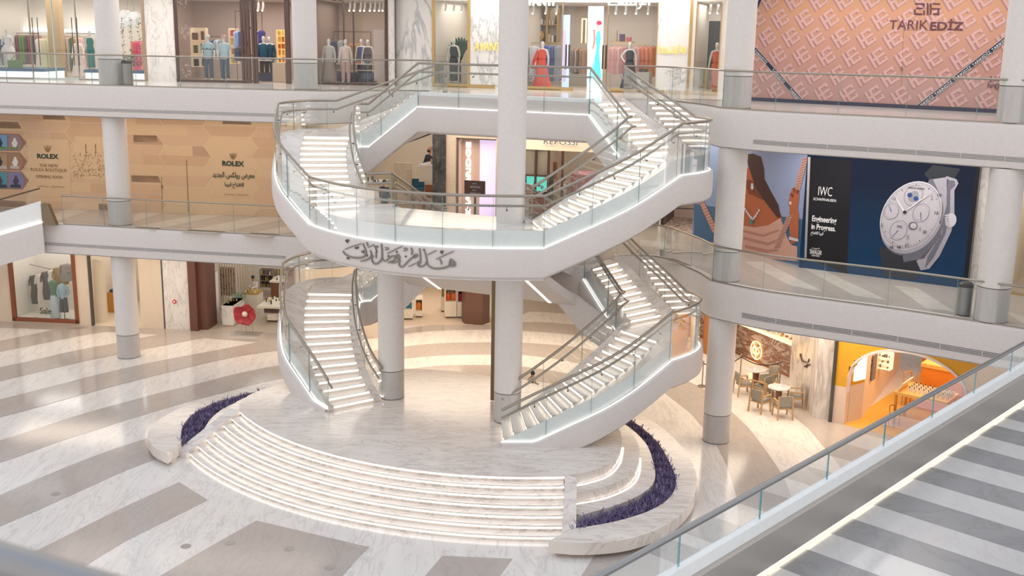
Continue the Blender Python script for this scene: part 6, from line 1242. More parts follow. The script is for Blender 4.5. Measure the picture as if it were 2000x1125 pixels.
for p, q, w_, n_ in (((1470, 92), (1573, 206), 4.2, 3), ((1970, 72), (1785, 216), 4.6, 5)):
    r, a, d = ribbon(p, q, w_, n_)
    A_, B_ = WT.hit(*p, -.03), WT.hit(*q, -.03); 
    if B_[0] < A_[0]: A_, B_ = B_, A_
    dx, dz = B_[0]-A_[0], B_[1]-A_[1]; L_ = math.hypot(dx, dz); an = math.atan2(dz, dx)
    for k in range(n_):
        cu = bpy.data.curves.new('t', 'FONT'); cu.body = 'TARIKEDİZ'; cu.size = .125; cu.extrude = .001; cu.resolution_u = 2; tmp = bpy.data.objects.new('t', cu); COL.objects.link(tmp); bpy.context.view_layer.update(); me = bpy.data.meshes.new_from_object(tmp.evaluated_get(bpy.context.evaluated_depsgraph_get())); bpy.data.objects.remove(tmp)
        f = (k+.15)/n_; mt = WT.mat(A_[0]+dx*f, A_[1]+dz*f, -.034) @ Matrix.Rotation(an, 4, 'Z') @ Matrix.Translation((0, -.055, 0)); off = Vector(hp.location)
        for v in me.vertices: v.co = mt @ v.co-off
        me.materials.clear(); me.materials.append(WI_); ob = bpy.data.objects.new('ribbon_lettering', me); COL.objects.link(ob); ob.parent = r
ribbon((1488, -8), (1478, 15), 3, 1)
mb = MB(); fbox(WT, mb, TA0, TA1, 0, .12, -.04, 0); mb.build('skirting', NV, hp); text('Join', WT, 1931, 150, 1962, 161, M('wine_ink'), hp, 'lettering', -.02, .01, .005); text('hr@tar', WT, 1929, 162, 1972, 175, M('wine_ink'), hp, 'lettering', -.02, .01, .005)
mb = MB(); ln(mb, WT, (1765, 59), (1758, 208), .3, -.004); ln(mb, WT, (1765, 59), (1850, 60), .3, -.004); ln(mb, WT, (1761, 130), (1760.5, 139), 1.4, -.03); mb.build('door_joint', M('joint'), hp)
qa = WA.at(ax(WA, 1415, 80), 0); qb = WT.at(TA0+.05, 0); afac2 = MB().prism([qa[:2], (qa[0]+.15, qa[1]+.1), (qb[0]+.15, qb[1]+.1), qb[:2]], Z2, Z2+H2); struct(afac2.build('wall_right', IVORY))
# ================================================================ FIRST FLOOR RIGHT: jewellery and watch hoardings
HH1 = Z2-FH-Z1
def layer(fr, par, nm, pts, m, k): mb = MB(); pane(fr, pts, -.004*k, mb, 0, .003); return mb.build(nm, m, par)
# ---- jewellery poster (woman in draped pink dress holding a rope)
hw = thing('poster_wall', WW.at(2, 0), 'large jewellery poster of a woman in draped pink holding a rope before the sea', 'poster')
a0, a1 = ax(WW, 1355, 400), WW.len; mb = MB(); fbox(WW, mb, a0, a1, 0, HH1, 0, .12); mb.build('board', M('board_blue', (.20, .28, .47), .5), hw)
SKY = M('print_sky', (.27, .33, .52), .5); SEA = M('print_sea', (.045, .12, .24), .5); SK = M('print_skin', (.42, .115, .045), .5); SKD = M('print_skin_dark', (.20, .045, .02), .5); HRB = M('print_hair', (.055, .016, .014), .5); PKD = M('print_dress', (.60, .35, .28), .6); PKS = M('print_dress_fold', (.42, .22, .18), .6); RP = M('print_rope', (.50, .29, .24), .6); RPD = M('print_rope_dark', (.25, .12, .10), .6); SIL_ = M('print_silver', (.62, .62, .68), .3)
l_ = lambda nm, pts, m, k: layer(WW, hw, nm, pts, m, k)
l_('sea_print', [(1355, 398), (1577, 430), (1573, 520), (1355, 470)], SEA, 1); l_('sky_print', [(1440, 290), (1580, 290), (1577, 432), (1440, 418)], SKY, 1)
l_('skin_print', [(1452, 370), (1458, 330), (1472, 320), (1490, 345), (1500, 372), (1512, 395), (1526, 420), (1528, 455), (1500, 452), (1470, 442), (1450, 440)], SK, 2); l_('neck_shade_print', [(1452, 350), (1468, 352), (1486, 372), (1492, 392), (1478, 385), (1462, 378)], SKD, 3)
l_('hair_print', [(1456, 302), (1470, 300), (1486, 306), (1492, 330), (1493, 350), (1506, 375), (1520, 400), (1525, 424), (1519, 426), (1505, 408), (1490, 388), (1478, 370), (1470, 350), (1462, 325)], HRB, 4)
l_('dress_print', [(1448, 440), (1475, 444), (1500, 440), (1524, 426), (1530, 440), (1536, 460), (1545, 478), (1557, 482), (1557, 510), (1440, 500)], PKD, 5)
for k, p in enumerate(([(1450, 448), (1490, 458), (1520, 448), (1522, 451), (1490, 463), (1450, 453)], [(1452, 462), (1500, 474), (1532, 462), (1533, 465), (1500, 480), (1452, 468)], [(1455, 478), (1500, 488), (1520, 486), (1520, 490), (1498, 494), (1455, 484)])): l_('fold_print', p, PKS, 6)
l_('arm_print', [(1543, 400), (1556, 398), (1560, 420), (1559, 470), (1545, 478), (1541, 440)], SK, 6)
l_('hand_print', [(1542, 385), (1547, 368), (1553, 366), (1555, 372), (1560, 371), (1561, 380), (1559, 400), (1555, 408), (1544, 408), (1539, 398)], SK, 7)
for k, p in enumerate(([(1548, 368), (1551, 366), (1554, 374), (1551, 378)], [(1542, 380), (1546, 376), (1551, 382), (1548, 387)], [(1555, 371), (1560, 371), (1560, 378), (1555, 379)])): l_('finger_print', p, SKD, 8)
for (xa, ya, xb, yb, n_) in ((1573, 308, 1556, 372, 12), (1543, 420, 1517, 485, 12), (1370, 394, 1398, 455, 11)):
    k0 = 5 if xa < 1400 else 7; l_('rope_print', [(xa-5, ya), (xa+5, ya), (xb+6, yb), (xb-6, yb)], RP, k0)
    for j in range(n_):
        f = (j+.5)/n_; x, y = xa+(xb-xa)*f, ya+(yb-ya)*f; l_('rope_twist_print', [(x-5, y+1.5), (x+5, y-2.5), (x+5, y-1), (x-5, y+3)], RPD, k0+1)
for j in range(11):
    f = j/10; x = 1452+30*f; y = 404+30*math.sin(PI*f*.5)*(1 if f < .6 else 1)+(0 if f < .6 else -26*(f-.6)*2.2); l_('necklace_print', [(x-1.6, y-2.5), (x+1.6, y-2.5), (x+1.6, y+2.5), (x-1.6, y+2.5)], SIL_, 9)
l_('emerald_print', [(1465, 428), (1470, 428), (1471, 436), (1467.5, 438), (1464, 436)], M('print_emerald', (.02, .25, .22), .2), 10); l_('earring_print', [(1467, 358), (1471, 358), (1472, 368), (1469, 371), (1466, 368)], SIL_, 9); l_('bracelet_print', [(1541, 462), (1559, 467), (1559, 472), (1541, 468)], SIL_, 9); l_('ring_print', [(1541, 394), (1545, 393), (1546, 399), (1541, 400)], SIL_, 9)
# ---- watch poster
hi = thing('poster_wall', WI.at(2.5, 0), 'dark blue watch hoarding with white lettering and a huge silver wristwatch', 'poster')
a1 = ax(WI, 1893, 450); mb = MB(); fbox(WI, mb, -.25, a1, 0, HH1, .0, .25)
dm = bpy.data.materials.new('navy_board'); dm.use_nodes = True; n_ = dm.node_tree; b_ = n_.nodes['Principled BSDF']; g_ = n_.nodes.new('ShaderNodeNewGeometry'); s_ = n_.nodes.new('ShaderNodeSeparateXYZ'); r_ = n_.nodes.new('ShaderNodeMapRange'); m_ = n_.nodes.new('ShaderNodeMix'); m_.data_type = 'RGBA'
n_.links.new(g_.outputs['Position'], s_.inputs[0]); n_.links.new(s_.outputs[2], r_.inputs[0]); r_.inputs[1].default_value = Z1+.1; r_.inputs[2].default_value = Z1+3; n_.links.new(r_.outputs[0], m_.inputs[0]); m_.inputs[6].default_value = (.003, .038, .11, 1); m_.inputs[7].default_value = (.003, .008, .025, 1); n_.links.new(m_.outputs[2], b_.inputs['Base Color']); b_.inputs['Roughness'].default_value = .16; b_.inputs['Specular IOR Level'].default_value = .25
mb.build('board', dm, hi)
l2 = lambda nm, pts, m, k: layer(WI, hi, nm, pts, m, k)
l2('dark_panel_print', [(1583, 308), (1664, 315), (1654, 535), (1575, 505)], M('print_charcoal', (.010, .010, .013), .2, 0, 0, None, .25), 1); l2('edge_strip', [(1578, 306), (1583, 307), (1575, 505), (1571, 503)], M('print_grey', (.32, .32, .34), .4), 2)
WIN = M('print_white', (.82, .82, .84), .4)
text('IWC', WI, 1598.5, 365, 1625.5, 382.5, WIN, hi, 'lettering', -.012, .006, -.01); text('SCHAFFHAUSEN', WI, 1588.5, 387.5, 1633, 392.8, WIN, hi, 'lettering', -.012, .006); 
def stext(s, x0, y0, x1, y1, dy, m, bold=0.0, nm='lettering', fr=None, par=None, z=-.012):
    """text whose base line follows the drop of the picture: sheared with the wall by construction, so only the box is given"""
    return text(s, fr or WI, x0, y0, x1, y1, m, par or hi, nm, z, .006, bold)
stext('Engineering', 1586, 423, 1634, 438, 0, WIN, .02); stext('in Progress.', 1584.5, 439, 1632, 453, 0, WIN, .02); stext('\uFE8D\uFEFB\uFED3\uFE98\uFE98\uFE8E\uFEA1'[::-1].replace('\uFE8D\uFEFB', '\uFEFB')+' \uFE8E\uFE92\uFEF3\uFEAE\uFED7', 1583.5, 452, 1608, 461, 0, WIN, .01)
stext('TRAFALGAR', 1581, 488, 1605, 497, 0, WIN, .005); stext('LUXURY GROUP', 1585, 498, 1601, 501, 0, WIN, 0, 'small_print'); stext('\uFEA0\uFEE4\uFEEE\uFECB\uFE94', 1585, 483, 1602, 487, 0, WIN, 0, 'small_print'); stext('Egyptian Consortium', 1682.5, 519.5, 1707, 523, 0, WIN, 0, 'small_print')
E_ = lambda cx, cy, rx, ry, rot, n=40: [(cx+rx*math.cos(t)*math.cos(rot)-ry*math.sin(t)*math.sin(rot), cy+rx*math.cos(t)*math.sin(rot)+ry*math.sin(t)*math.cos(rot)) for t in [2*PI*i/n for i in range(n)]]
STL, STL2, STL3, DIAL, INKB, BLUE_ = M('print_steel', (.32, .31, .36), .35), M('print_steel_light', (.52, .50, .55), .35), M('print_steel_dark', (.12, .12, .16), .35), M('print_dial', (.44, .42, .47), .45), M('print_black', (.02, .02, .03), .4), M('print_blue', (.02, .06, .20), .4)
l2('strap_print', [(1805, 340), (1822, 322), (1876, 330), (1862, 352), (1842, 368), (1820, 356)], M('print_strap', (.012, .016, .026), .4), 2); l2('strap_print', [(1716, 480), (1800, 505), (1792, 545), (1730, 540), (1722, 520)], M('print_strap'), 2)
l2('lug_print', [(1838, 356), (1849, 344), (1868, 350), (1872, 358), (1864, 372), (1864, 420), (1858, 452), (1835, 500), (1815, 525), (1798, 528), (1790, 510), (1830, 470), (1850, 420), (1850, 380)], STL, 3)
l2('lug_shade_print', [(1852, 352), (1864, 353), (1866, 362), (1856, 372), (1855, 420), (1846, 458), (1822, 505), (1806, 524), (1812, 500), (1840, 455), (1850, 415), (1850, 372)], STL3, 4)
l2('crown_print', E_(1857, 430, 11, 14, .2), STL2, 6); l2('crown_side_print', [(1844, 420), (1852, 417), (1856, 443), (1846, 441)], STL3, 5)
for j in range(6): l2('crown_ridge_print', [(1845+.3*j, 420+j*3.8), (1853+.4*j, 418+j*4.1), (1853+.4*j, 420+j*4.1), (1845+.3*j, 422+j*3.8)], STL2, 6)
l2('case_back_print', [(1815, 350), (1853, 350), (1852, 420), (1836, 462), (1805, 505), (1765, 512), (1760, 480)], STL3, 3); l2('case_back_light_print', [(1822, 350), (1849, 346), (1849, 400), (1838, 440), (1830, 430), (1840, 390)], STL, 5)
for dx, dy, m, k, s_ in ((3, 9, STL3, 4, 1.03), (2, 6, STL, 5, 1.02), (0, 0, STL2, 6, 1.0), (0, 0, STL, 7, .965), (0, 0, DIAL, 8, .93)):
    l2('case_print', E_(1779+dx, 421+dy, 62*s_*1.16, 62*s_*.885, -.98), m, k)
for j in range(60):
    t = 2*PI*j/60; r0, r1 = (.87, .91) if j % 5 else (.85, .91); pts = []
    for r in (r0, r1): x = 1779+62*1.16*r*math.cos(t)*math.cos(-.98)-62*.885*r*math.sin(t)*math.sin(-.98); y = 421+62*1.16*r*math.cos(t)*math.sin(-.98)+62*.885*r*math.sin(t)*math.cos(-.98); pts.append((x, y))
    d = .35 if j % 5 else .8; l2('minute_tick_print', [(pts[0][0]-d, pts[0][1]), (pts[0][0]+d, pts[0][1]), (pts[1][0]+d, pts[1][1]), (pts[1][0]-d, pts[1][1])], INKB, 9)
RG = M('print_ring', (.27, .26, .30), .4)
for cx_, cy_, r in ((1784, 382, 21), (1799, 416, 19), (1741, 413, 17), (1755, 450, 20)):
    l2('subdial_print', E_(cx_, cy_, r*1.05, r*.84, -.98), RG, 9); l2('subdial_face_print', E_(cx_, cy_, r*.97, r*.77, -.98), DIAL, 10)
    for j in range(24): t = 2*PI*j/24; x, y = cx_+r*.78*math.cos(t), cy_+r*.82*math.sin(t); l2('subdial_mark_print', [(x-.5, y-.5), (x+.5, y-.5), (x+.5, y+.5), (x-.5, y+.5)], INKB, 11)
l2('moon_print', E_(1784, 384, 12, 9.5, -.98), RG, 11); l2('moon_disc_print', E_(1777, 381, 5, 4.6, 0, 16), BLUE_, 12); l2('moon_disc_print', E_(1789, 388, 5, 4.6, 0, 16), BLUE_, 12)
l2('tourbillon_print', E_(1783, 441, 9, 8, 0, 20), STL3, 12); l2('tourbillon_print', E_(1784, 441, 6, 5.4, 0, 20), STL2, 13); l2('tourbillon_print', E_(1784, 442, 3, 2.7, 0, 12), DIAL, 14)
def ln2(p, q, w_, m, k, nm='hand_print'): d = math.hypot(q[0]-p[0], q[1]-p[1]); nx, ny = -(q[1]-p[1])/d*w_, (q[0]-p[0])/d*w_; l2(nm, [(p[0]+nx, p[1]+ny), (q[0]+nx*.3, q[1]+ny*.3), (q[0]-nx*.3, q[1]-ny*.3), (p[0]-nx, p[1]-ny)], m, k)
ln2((1767, 415), (1750, 387), 1.2, WIN, 14); ln2((1767, 414), (1810, 382), 1.2, WIN, 14); ln2((1767, 414), (1822, 377), .4, INKB, 15); ln2((1741, 413), (1736, 401), .8, BLUE_, 13); ln2((1798, 415), (1799, 432), .8, BLUE_, 13); ln2((1754, 450), (1740, 466), .6, BLUE_, 13)
l2('hub_print', E_(1767, 414.5, 3.6, 3.4, 0, 16), INKB, 16)
for s_, x, y in (('15', 1829, 416), ('20', 1806, 453), ('25', 1772, 478), ('30', 1741, 483), ('10', 1835, 381), ('MADE', 1756, 483), ('2', 1820, 386), ('5', 1773, 463), ('8', 1722, 440), ('4', 1796, 447), ('10', 1746, 388)): big = s_ in '2584'; stext(s_, x-(3.5 if len(s_) > 1 else 2.6), y-(4 if big else 2.8), x+(3.5 if len(s_) > 1 else 2.6), y+(4 if big else 2.8), 0, RG if (big or (x, y) == (1746, 388)) else INKB, 0, 'numeral_print', None, None, -.045)
stext('IWC', 1752, 440, 1763, 445, 0, INKB, 0, 'lettering', None, None, -.06); stext('PERPETUAL CALENDAR', 1774, 366, 1806, 369, 0, INKB, 0, 'small_print', None, None, -.06)
text('IWC. Engineered', Fr(WI.at(a1, 0)[:2], WI.at(a1+.5, 0, -.01)[:2], Z1), 1895, 412, 1903, 490, WIN, hi, 'lettering', 0, .004) if False else None
mb = MB(); fbox(WI, mb, a1, a1+.12, 0, HH1, -.03, .3); mb.build('side_edge', M('print_charcoal'), hi)
# wall, gold framed window and marble at far right of the first floor
for x0, x1, m in ((1897, 1972, PMAR), (1972, 1979, GOLD)): mb = MB(); fbox(WI, mb, ax(WI, x0, 450, .3), ax(WI, x1, 450, .3), 0, HH1, .3, .45); struct(mb.build('wall_right', m))
glassfront(WI, 1979, 2080, HH1, GOLD, 'gold framed shop window at the far right of the first floor', (), .05, y=450); shell(WI, ax(WI, 1975, 450), ax(WI, 2100, 450), 3, HH1, CREAM)
def bin_(x, y, z, label, ht=.95, r=.2):
    px_, py_ = U(x, y, z); t = thing('litter_bin', (px_, py_, z), label, 'litter bin'); MB().cyl(px_, py_, z+.03, z+ht-.12, r, 24).build('body', M('bin_steel', (.28, .28, .28), .3, .85), t, .6); MB().cyl(px_, py_, z, z+.03, r*.96, 24).build('foot', BLACK, t, .6)
    MB().loft([(z+ht-.13, r*1.02, r*1.02), (z+ht-.05, r*1.0, r*1.0), (z+ht, r*.7, r*.7), (z+ht-.01, r*.5, r*.5)], 24, 0, px_, py_).build('lid', BLACK, t, .8)
bin_(1881, 615, Z1, 'round steel litter bin with black lid beside the far right column'); _w = U; U = lambda a_, b_, c_: (-14.86, 42.25)
bin_(0, 0, Z2, 'steel litter bin with black lid beside the left column on the top floor'); U = _w
# grey kerbs at the far end of the right gallery: dark lounge with spotted rug, lit letters
rg = Fr((5.2, 46.5), (7.3, 42.3), Z1)
shp = thing('shop_display', rg.at(1.0, .0, 0), 'dark spotted rug display with black frame behind the right first floor gallery', 'display'); A = [U(*p, Z1+.02) for p in ((1296, 442), (1316, 424), (1364, 429), (1364, 462))]; A2 = A
MB().prism(A2, Z1+.01, Z1+.05).build('rug', marble('spotted_rug', (.10, .065, .06), (.62, .50, .46), .9, 7, .9, (1, 1, 1), (0, 0, 0), .5, .16), shp)
p0, p1 = Vector((*U(1322, 452, Z1), Z1)), Vector((*U(1359, 456, Z1), Z1)); MB().tube([tuple(p0+Vector((-.5, 0, .95))), tuple(p1+Vector((0, 0, .98))), tuple(p1)], .03, 8).build('black_frame', BLACK, shp)
MB().prism([A[0], A[1], (A[1][0]+.1, A[1][1]+.2), (A[0][0]-.1, A[0][1]+.2)], Z1, Z1+1.2).build('dark_screen', DKB, shp)
q = thing('rear_panel', rg.at(1, 0, 3), 'pale pink wall panel behind the spotted rug display', 'wall panel'); B0, B1 = U(1300, 424, Z1), U(1366, 430, Z1); MB().prism([B0, B1, (B1[0], B1[1]+.2), (B0[0], B0[1]+.2)], Z1+.0, Z1+3.4).build('panel', M('pale_pink', (.66, .52, .48), .6), q)
# ================================================================ FIRST FLOOR REAR SHOPS (seen through the upper stair ring)
HS = Z2-FH-Z1; yS = 340
def sfac(x0, x1, h0, h1, m, o0=0, o1=.2, nm='wall_rear', y=340): mb = MB(); fbox(WS, mb, ax(WS, x0, y), ax(WS, x1, y), h0, h1, o0, o1); return struct(mb.build(nm, m))
BLKM = marble('black_marble', (.016, .016, .018), (.30, .29, .28), .15, 3.5, .6, (1, 1, .6), (.3, .5, .2), .25, .008); TRAV = marble('travertine', (.52, .44, .36), (.42, .34, .27), .4, 1.2, .4, (1, 1, 2))
shell(WS, ax(WS, 600, yS), ax(WS, 860, yS), 7, HS, CREAM, M('wood_floor', (.50, .30, .15), .25)); shell(WS, ax(WS, 893, yS), ax(WS, 985, yS), 3, HS, M('rose_beige', (.55, .40, .34), .6), M('dark_floor', (.10, .09, .11), .15)); shell(WS, ax(WS, 1012, yS), ax(WS, 1240, yS), 6, HS, M('warm_beige', (.62, .50, .38), .6))
sfac(847, 872, 0, HS, BLKM, -.15, .6); sfac(872, 891, 0, HS, TRAV, -.05, .3); sfac(891, 968, 3.35, HS, TRAV, -.05, .3); sfac(968, 1015, 0, HS, TRAV); sfac(1015, 1240, 3.0, HS, BEIGE, -.04, .3); sfac(1015, 1021, 0, 3.0, GOLD, -.06, .2); sfac(560, 600, 0, HS, TRAV)
def rvis(x0, x1, y0, y1, o0, o1, m, nm, lab, cat, gr=None, h0=None):
    mb = MB(); a0, a1, b0_, b1 = WS.rect(x0, y0, x1, y1, o0); fbox(WS, mb, a0, a1, b0_ if h0 is None else h0, b1, o0, o1); return tag(mb.build(nm, m), lab, cat, gr)
mb = MB(); pbox(WS, mb, 794, 330, 803, 420, 2.5, 2.6); struct(mb.build('wall_front', M('perforated', (.62, .53, .42), .7))); mb = MB(); pbox(WS, mb, 770, 318, 803, 420, 2.6, 2.7); struct(mb.build('wall_front', marble('textured_wall', (.70, .62, .50), (.55, .47, .36), .8, 14, .6)))
counter(WS, 818, 850, 322, 372, 2.4, 2.0, reg('white watch counter seen through the stair ring, left of the black marble', 'white watch counter'), [('body', 0, .95, 0, LAC), ('top', .95, 1, -.04, WMAR)], n=8, seed=21)
counter(WS, 700, 738, 356, 385, 1.2, 1.2, reg('pale counter with small items behind the left inner handrail', 'pale counter'), [('body', 0, .93, 0, LAC), ('top', .93, 1, -.03, LAC)], n=8, seed=22, icols=[(.05, .05, .05), (.3, .3, .32)])
BLUEF = M('blue_fabric', (.02, .10, .18), .7); CHWD = M('chair_wood', (.25, .09, .04), .4)
def stool(x, yb, o, label, sh_, back, m, wood=CHWD):
    s_, _ = WS.hit(x, yb, o); p = WS.at(s_, .012, o); t = thing('bar_stool', p, label, 'stool', world=False); mb = MB()
    for a in (-1, 1):
        for b in (-1, 1): MB().tube([(a*.22, b*.2, 0), (a*.18, b*.17, sh_)], .022, 6).build('leg', wood, t)
    MB().box((0, 0, sh_+.05), (.46, .44, .10)).build('seat', m, t); MB().box((0, .2, sh_+back*.5+.08), (.46, .05, back)).build('backrest', m, t)
    MB().tube([(-.2, -.18, .25), (.2, -.18, .25)], .015, 6).build('footrest', wood, t)
stool(814, 352, 2.6, 'blue upholstered bar stool behind another by the white watch counter', .75, .3, BLUEF); stool(818, 361, 1.8, 'front blue bar stool by the white watch counter', .75, .28, BLUEF); stool(839, 376, 1.6, 'brown wooden chair with dark seat beside the black marble wall', .5, .45, CHWD)
t = mannequin(WS, 840, 281, 322, 'person in dark suit with beard standing behind the white watch counter', 'suit', [(.015, .02, .035), (.012, .012, .018)], 4.6, skin_=SKIN_, name='person', cat='person', base=.012, rz=-.6, pose=dict(elR=(-.25, -.04, 1.15), wrR=(-.14, -.24, 1.05), haR=(-.08, -.3, 1.05)))
MB().loft([(1.52, .05, .04, 0, -.055), (1.56, .062, .05, 0, -.06), (1.60, .06, .04, 0, -.06)], 12).build('beard', HAIR, t, 1)
t = mannequin(WS, 751, 350, 398, 'person in dark navy clothes seen from behind, below the left inner handrail', 'suit', [(.02, .035, .06), (.02, .03, .05)], -.8, skin_=SKIN_, name='person', cat='person', base=0, rz=PI)
MB().loft([(1.56, .088, .10, 0, .015), (1.66, .10, .115, 0, .01), (1.74, .08, .09), (1.775, .03, .03)], 14).build('hair', HAIR, t, 1)
# lit shop with vertical lettering and sign board
t = thing('storefront', WS.at(ax(WS, 930, yS), 0), 'shop front with tall vertical white lettering beside the black marble wall', 'shop front'); mb = MB(); a0, a1 = ax(WS, 893, yS), ax(WS, 968, yS)
for q in ((a0, a0+.05, 0, 3.35), (a0, a1, 3.30, 3.35)): fbox(WS, mb, *q, -.04, .1)
mb.build('frame', DSTEEL, t); mb = MB(); fbox(WS, mb, ax(WS, 929, yS), a1, 0, 3.3, .5, .52); mb.build('light_wall', M('lilac_glow', (.62, .52, .78), .5, 0, .7), t); mb = MB(); fbox(WS, mb, a0, ax(WS, 929, yS), .012, 3.3, .45, .5); mb.build('side_wall', M('rose_beige'), t)
cu = bpy.data.curves.new('t', 'FONT'); cu.body = 'SHADBRIDGE'; cu.size = 1; cu.extrude = .03; cu.offset = .03; tmp = bpy.data.objects.new('t', cu); COL.objects.link(tmp); bpy.context.view_layer.update(); me = bpy.data.meshes.new_from_object(tmp.evaluated_get(bpy.context.evaluated_depsgraph_get())); bpy.data.objects.remove(tmp)
a_, hb_ = WS.hit(914, 424, .4); _, ht_ = WS.hit(914, 277, .4); xs = [v.co.x for v in me.vertices]; ys = [v.co.y for v in me.vertices]; kx = (ht_-hb_)/(max(xs)-min(xs)); kw = .21*1.0; off = Vector(t.location)
for v in me.vertices:
    x, y, z = v.co; v.co = Vector(WS.at(a_+.10-(y/max(ys))*kw, hb_+(x-min(xs))*kx, .4-z))-off
me.materials.clear(); me.materials.append(M('white_glow', (1, .98, .95), .5, 0, .9)); ob = bpy.data.objects.new('lettering', me); COL.objects.link(ob); ob.parent = t
s_, _ = WS.hit(927, 424, -2.2); sb = thing('sign_board', WS.at(s_, 0, -2.2), 'brown standing information board in front of the vertical lettering', 'sign board'); mb = MB(); pbox(WS, mb, 907, 353, 947, 382, -2.2, -2.14); mb.build('board', M('brown_board', (.07, .035, .03), .4), sb); mb = MB(); fbox(WS, mb, s_-.04, s_+.04, 0, WS.hit(927, 382, -2.2)[1], -2.18, -2.14); mb.build('post', DSTEEL, sb); mb = MB(); fbox(WS, mb, s_-.3, s_+.3, 0, .03, -2.4, -1.95); mb.build('foot', DSTEEL, sb)
for y in (358.5, 364, 366.5, 371.5, 377, 379): text('opening hours' if y not in (358.5, 371.5) else '\uFE8E\uFECB\uFE94', WS, 918 if y not in (358.5, 371.5) else 923, y-1, 938 if y not in (358.5, 371.5) else 931, y+1, WIN, sb, 'small_print', -2.215, .003)
# watch shop at right with sign
t = thing('storefront', WS.at(ax(WS, 1060, yS), 0), 'watch shop front with white backlit lettering right of the tall column', 'shop front'); text('REPOSSI', WS, 1062, 271.5, 1128, 283, M('sign_ink', (.12, .09, .08), .5), t, 'lettering', -.1, .03, .01); text('REPOSSI', WS, 1061, 270.5, 1129, 284, M('halo', (1, .92, .8), .5, 0, .7), t, 'letter_halo', -.06, .01, .05)
for x in (1021, 1046, 1071, 1098): mb = MB(); fbox(WS, mb, ax(WS, x, yS)-.04, ax(WS, x, yS)+.04, .01, 3.0, -.05, .06); mb.build('mullion', M('dark_bronze'), t)
mb = MB(); fbox(WS, mb, ax(WS, 1021, yS), ax(WS, 1071, yS), 1.9, 1.96, -.04, .05); mb.build('crossbar', M('dark_bronze'), t); mb = MB(); fbox(WS, mb, ax(WS, 1021, yS), ax(WS, 1071, yS), 1.96, 3.0, .1, .12); mb.build('blind', M('blind_beige', (.50, .44, .36), .6), t); mb = MB(); fbox(WS, mb, ax(WS, 1021, yS), ax(WS, 1240, yS), .05, 3.0, 0, .01); mb.build('pane', SHOPG, t)
s_, h_ = WS.hit(1047, 365, .4); sc = thing('display_case', WS.at(s_, .02, .4), 'glowing turquoise watch display case behind the right inner handrail', 'display case'); mb = MB(); a0, a1, h0, h1 = WS.rect(1024, 339, 1076, 380, .4); fbox(WS, mb, a0, a1, .02, h1, .4, .8); mb.build('case', BLACK, sc); mb = MB(); fbox(WS, mb, a0+.1, a1-.12, h0+.15, h1-.08, .38, .40); mb.build('lit_back', M('turquoise_glow', (.12, .62, .52), .5, 0, .8), sc)
for x, y in ((1044, 358), (1052, 362), (1058, 366), (1040, 364)): p = WS.hit(x, y, .3); mt = WS.mat(*p, .36); mb = MB(); mb.loft([(0, .07, .08), (.04, .06, .07)], 14); mb.v = [tuple(mt @ Vector(v)) for v in mb.v]; tag(mb.build('watch', M('watch_steel', (.5, .55, .6), .25, .7)), 'round steel watch in the glowing turquoise display case', 'watch', 'watches in the turquoise display case')
rvis(1080, 1086, 317, 350, 3, 3.2, M('orange_picture', (.30, .12, .04), .5), 'wall_picture', 'small orange brown picture right of the turquoise display case', 'picture'); rvis(1063, 1067, 322, 338, 3, 3.2, M('orange_picture'), 'wall_picture', 'small orange brown picture above the turquoise display case', 'picture')
s_, h_ = WS.hit(1150, 338, 1.5); t = thing('round_display', WS.at(s_, .02, 1.5), 'round pink display drum half hidden by the right stair flight', 'display'); p = WS.at(s_, 0, 1.5); MB().cyl(p[0], p[1], Z1+.02, Z1+h_, .75, 30).build('drum', M('pink_drum', (.62, .22, .25), .5), t, .6)
counter(WS, 1078, 1106, 362, 392, .8, .6, reg('jewellery counter with violet pieces left of the pink drum', 'jewellery counter'), [('body', 0, 1, 0, M('beige_desk'))], n=8, seed=31, icols=[(.15, .1, .45), (.7, .7, .75)], ih=(.03, .08))
# ================================================================ GROUND FLOOR REAR SHOP (under the centre flight)
BK = Fr((-6, 47.9), (3, 48.9), 0); MB_ = MB(); fbox(BK, MB_, -1.5, 5.2, 0, .012, 0, 8); struct(MB_.build('floor', M('beige_shop_floor', (.66, .53, .42), .35)))
MB_ = MB(); fbox(BK, MB_, -6, 16, 0, GH, 8, 8.2); struct(MB_.build('wall_rear', CREAM)); area('ceiling_light', BK.at(2, 4.0, 4), 6, 4, 150, WARM, 0)
s_, _ = BK.hit(930, 635, .2); t = thing('pillar', BK.at(s_, 0, .5), 'dark brown angular pillar seen under the stairs on the ground floor', 'pillar'); a0, a1 = BK.hit(904, 600, .2)[0], BK.hit(957, 600, .2)[0]; P = [BK.at(a, 0, o)[:2] for a, o in ((a0, .5), (a0+.1, .1), (a1-.38, -.1), (a1, .35), (a1, 1.2), (a0, 1.2))]; MB().prism(P, 0, GH).build('cladding', M('pillar_brown', (.13, .06, .04), .4), t)
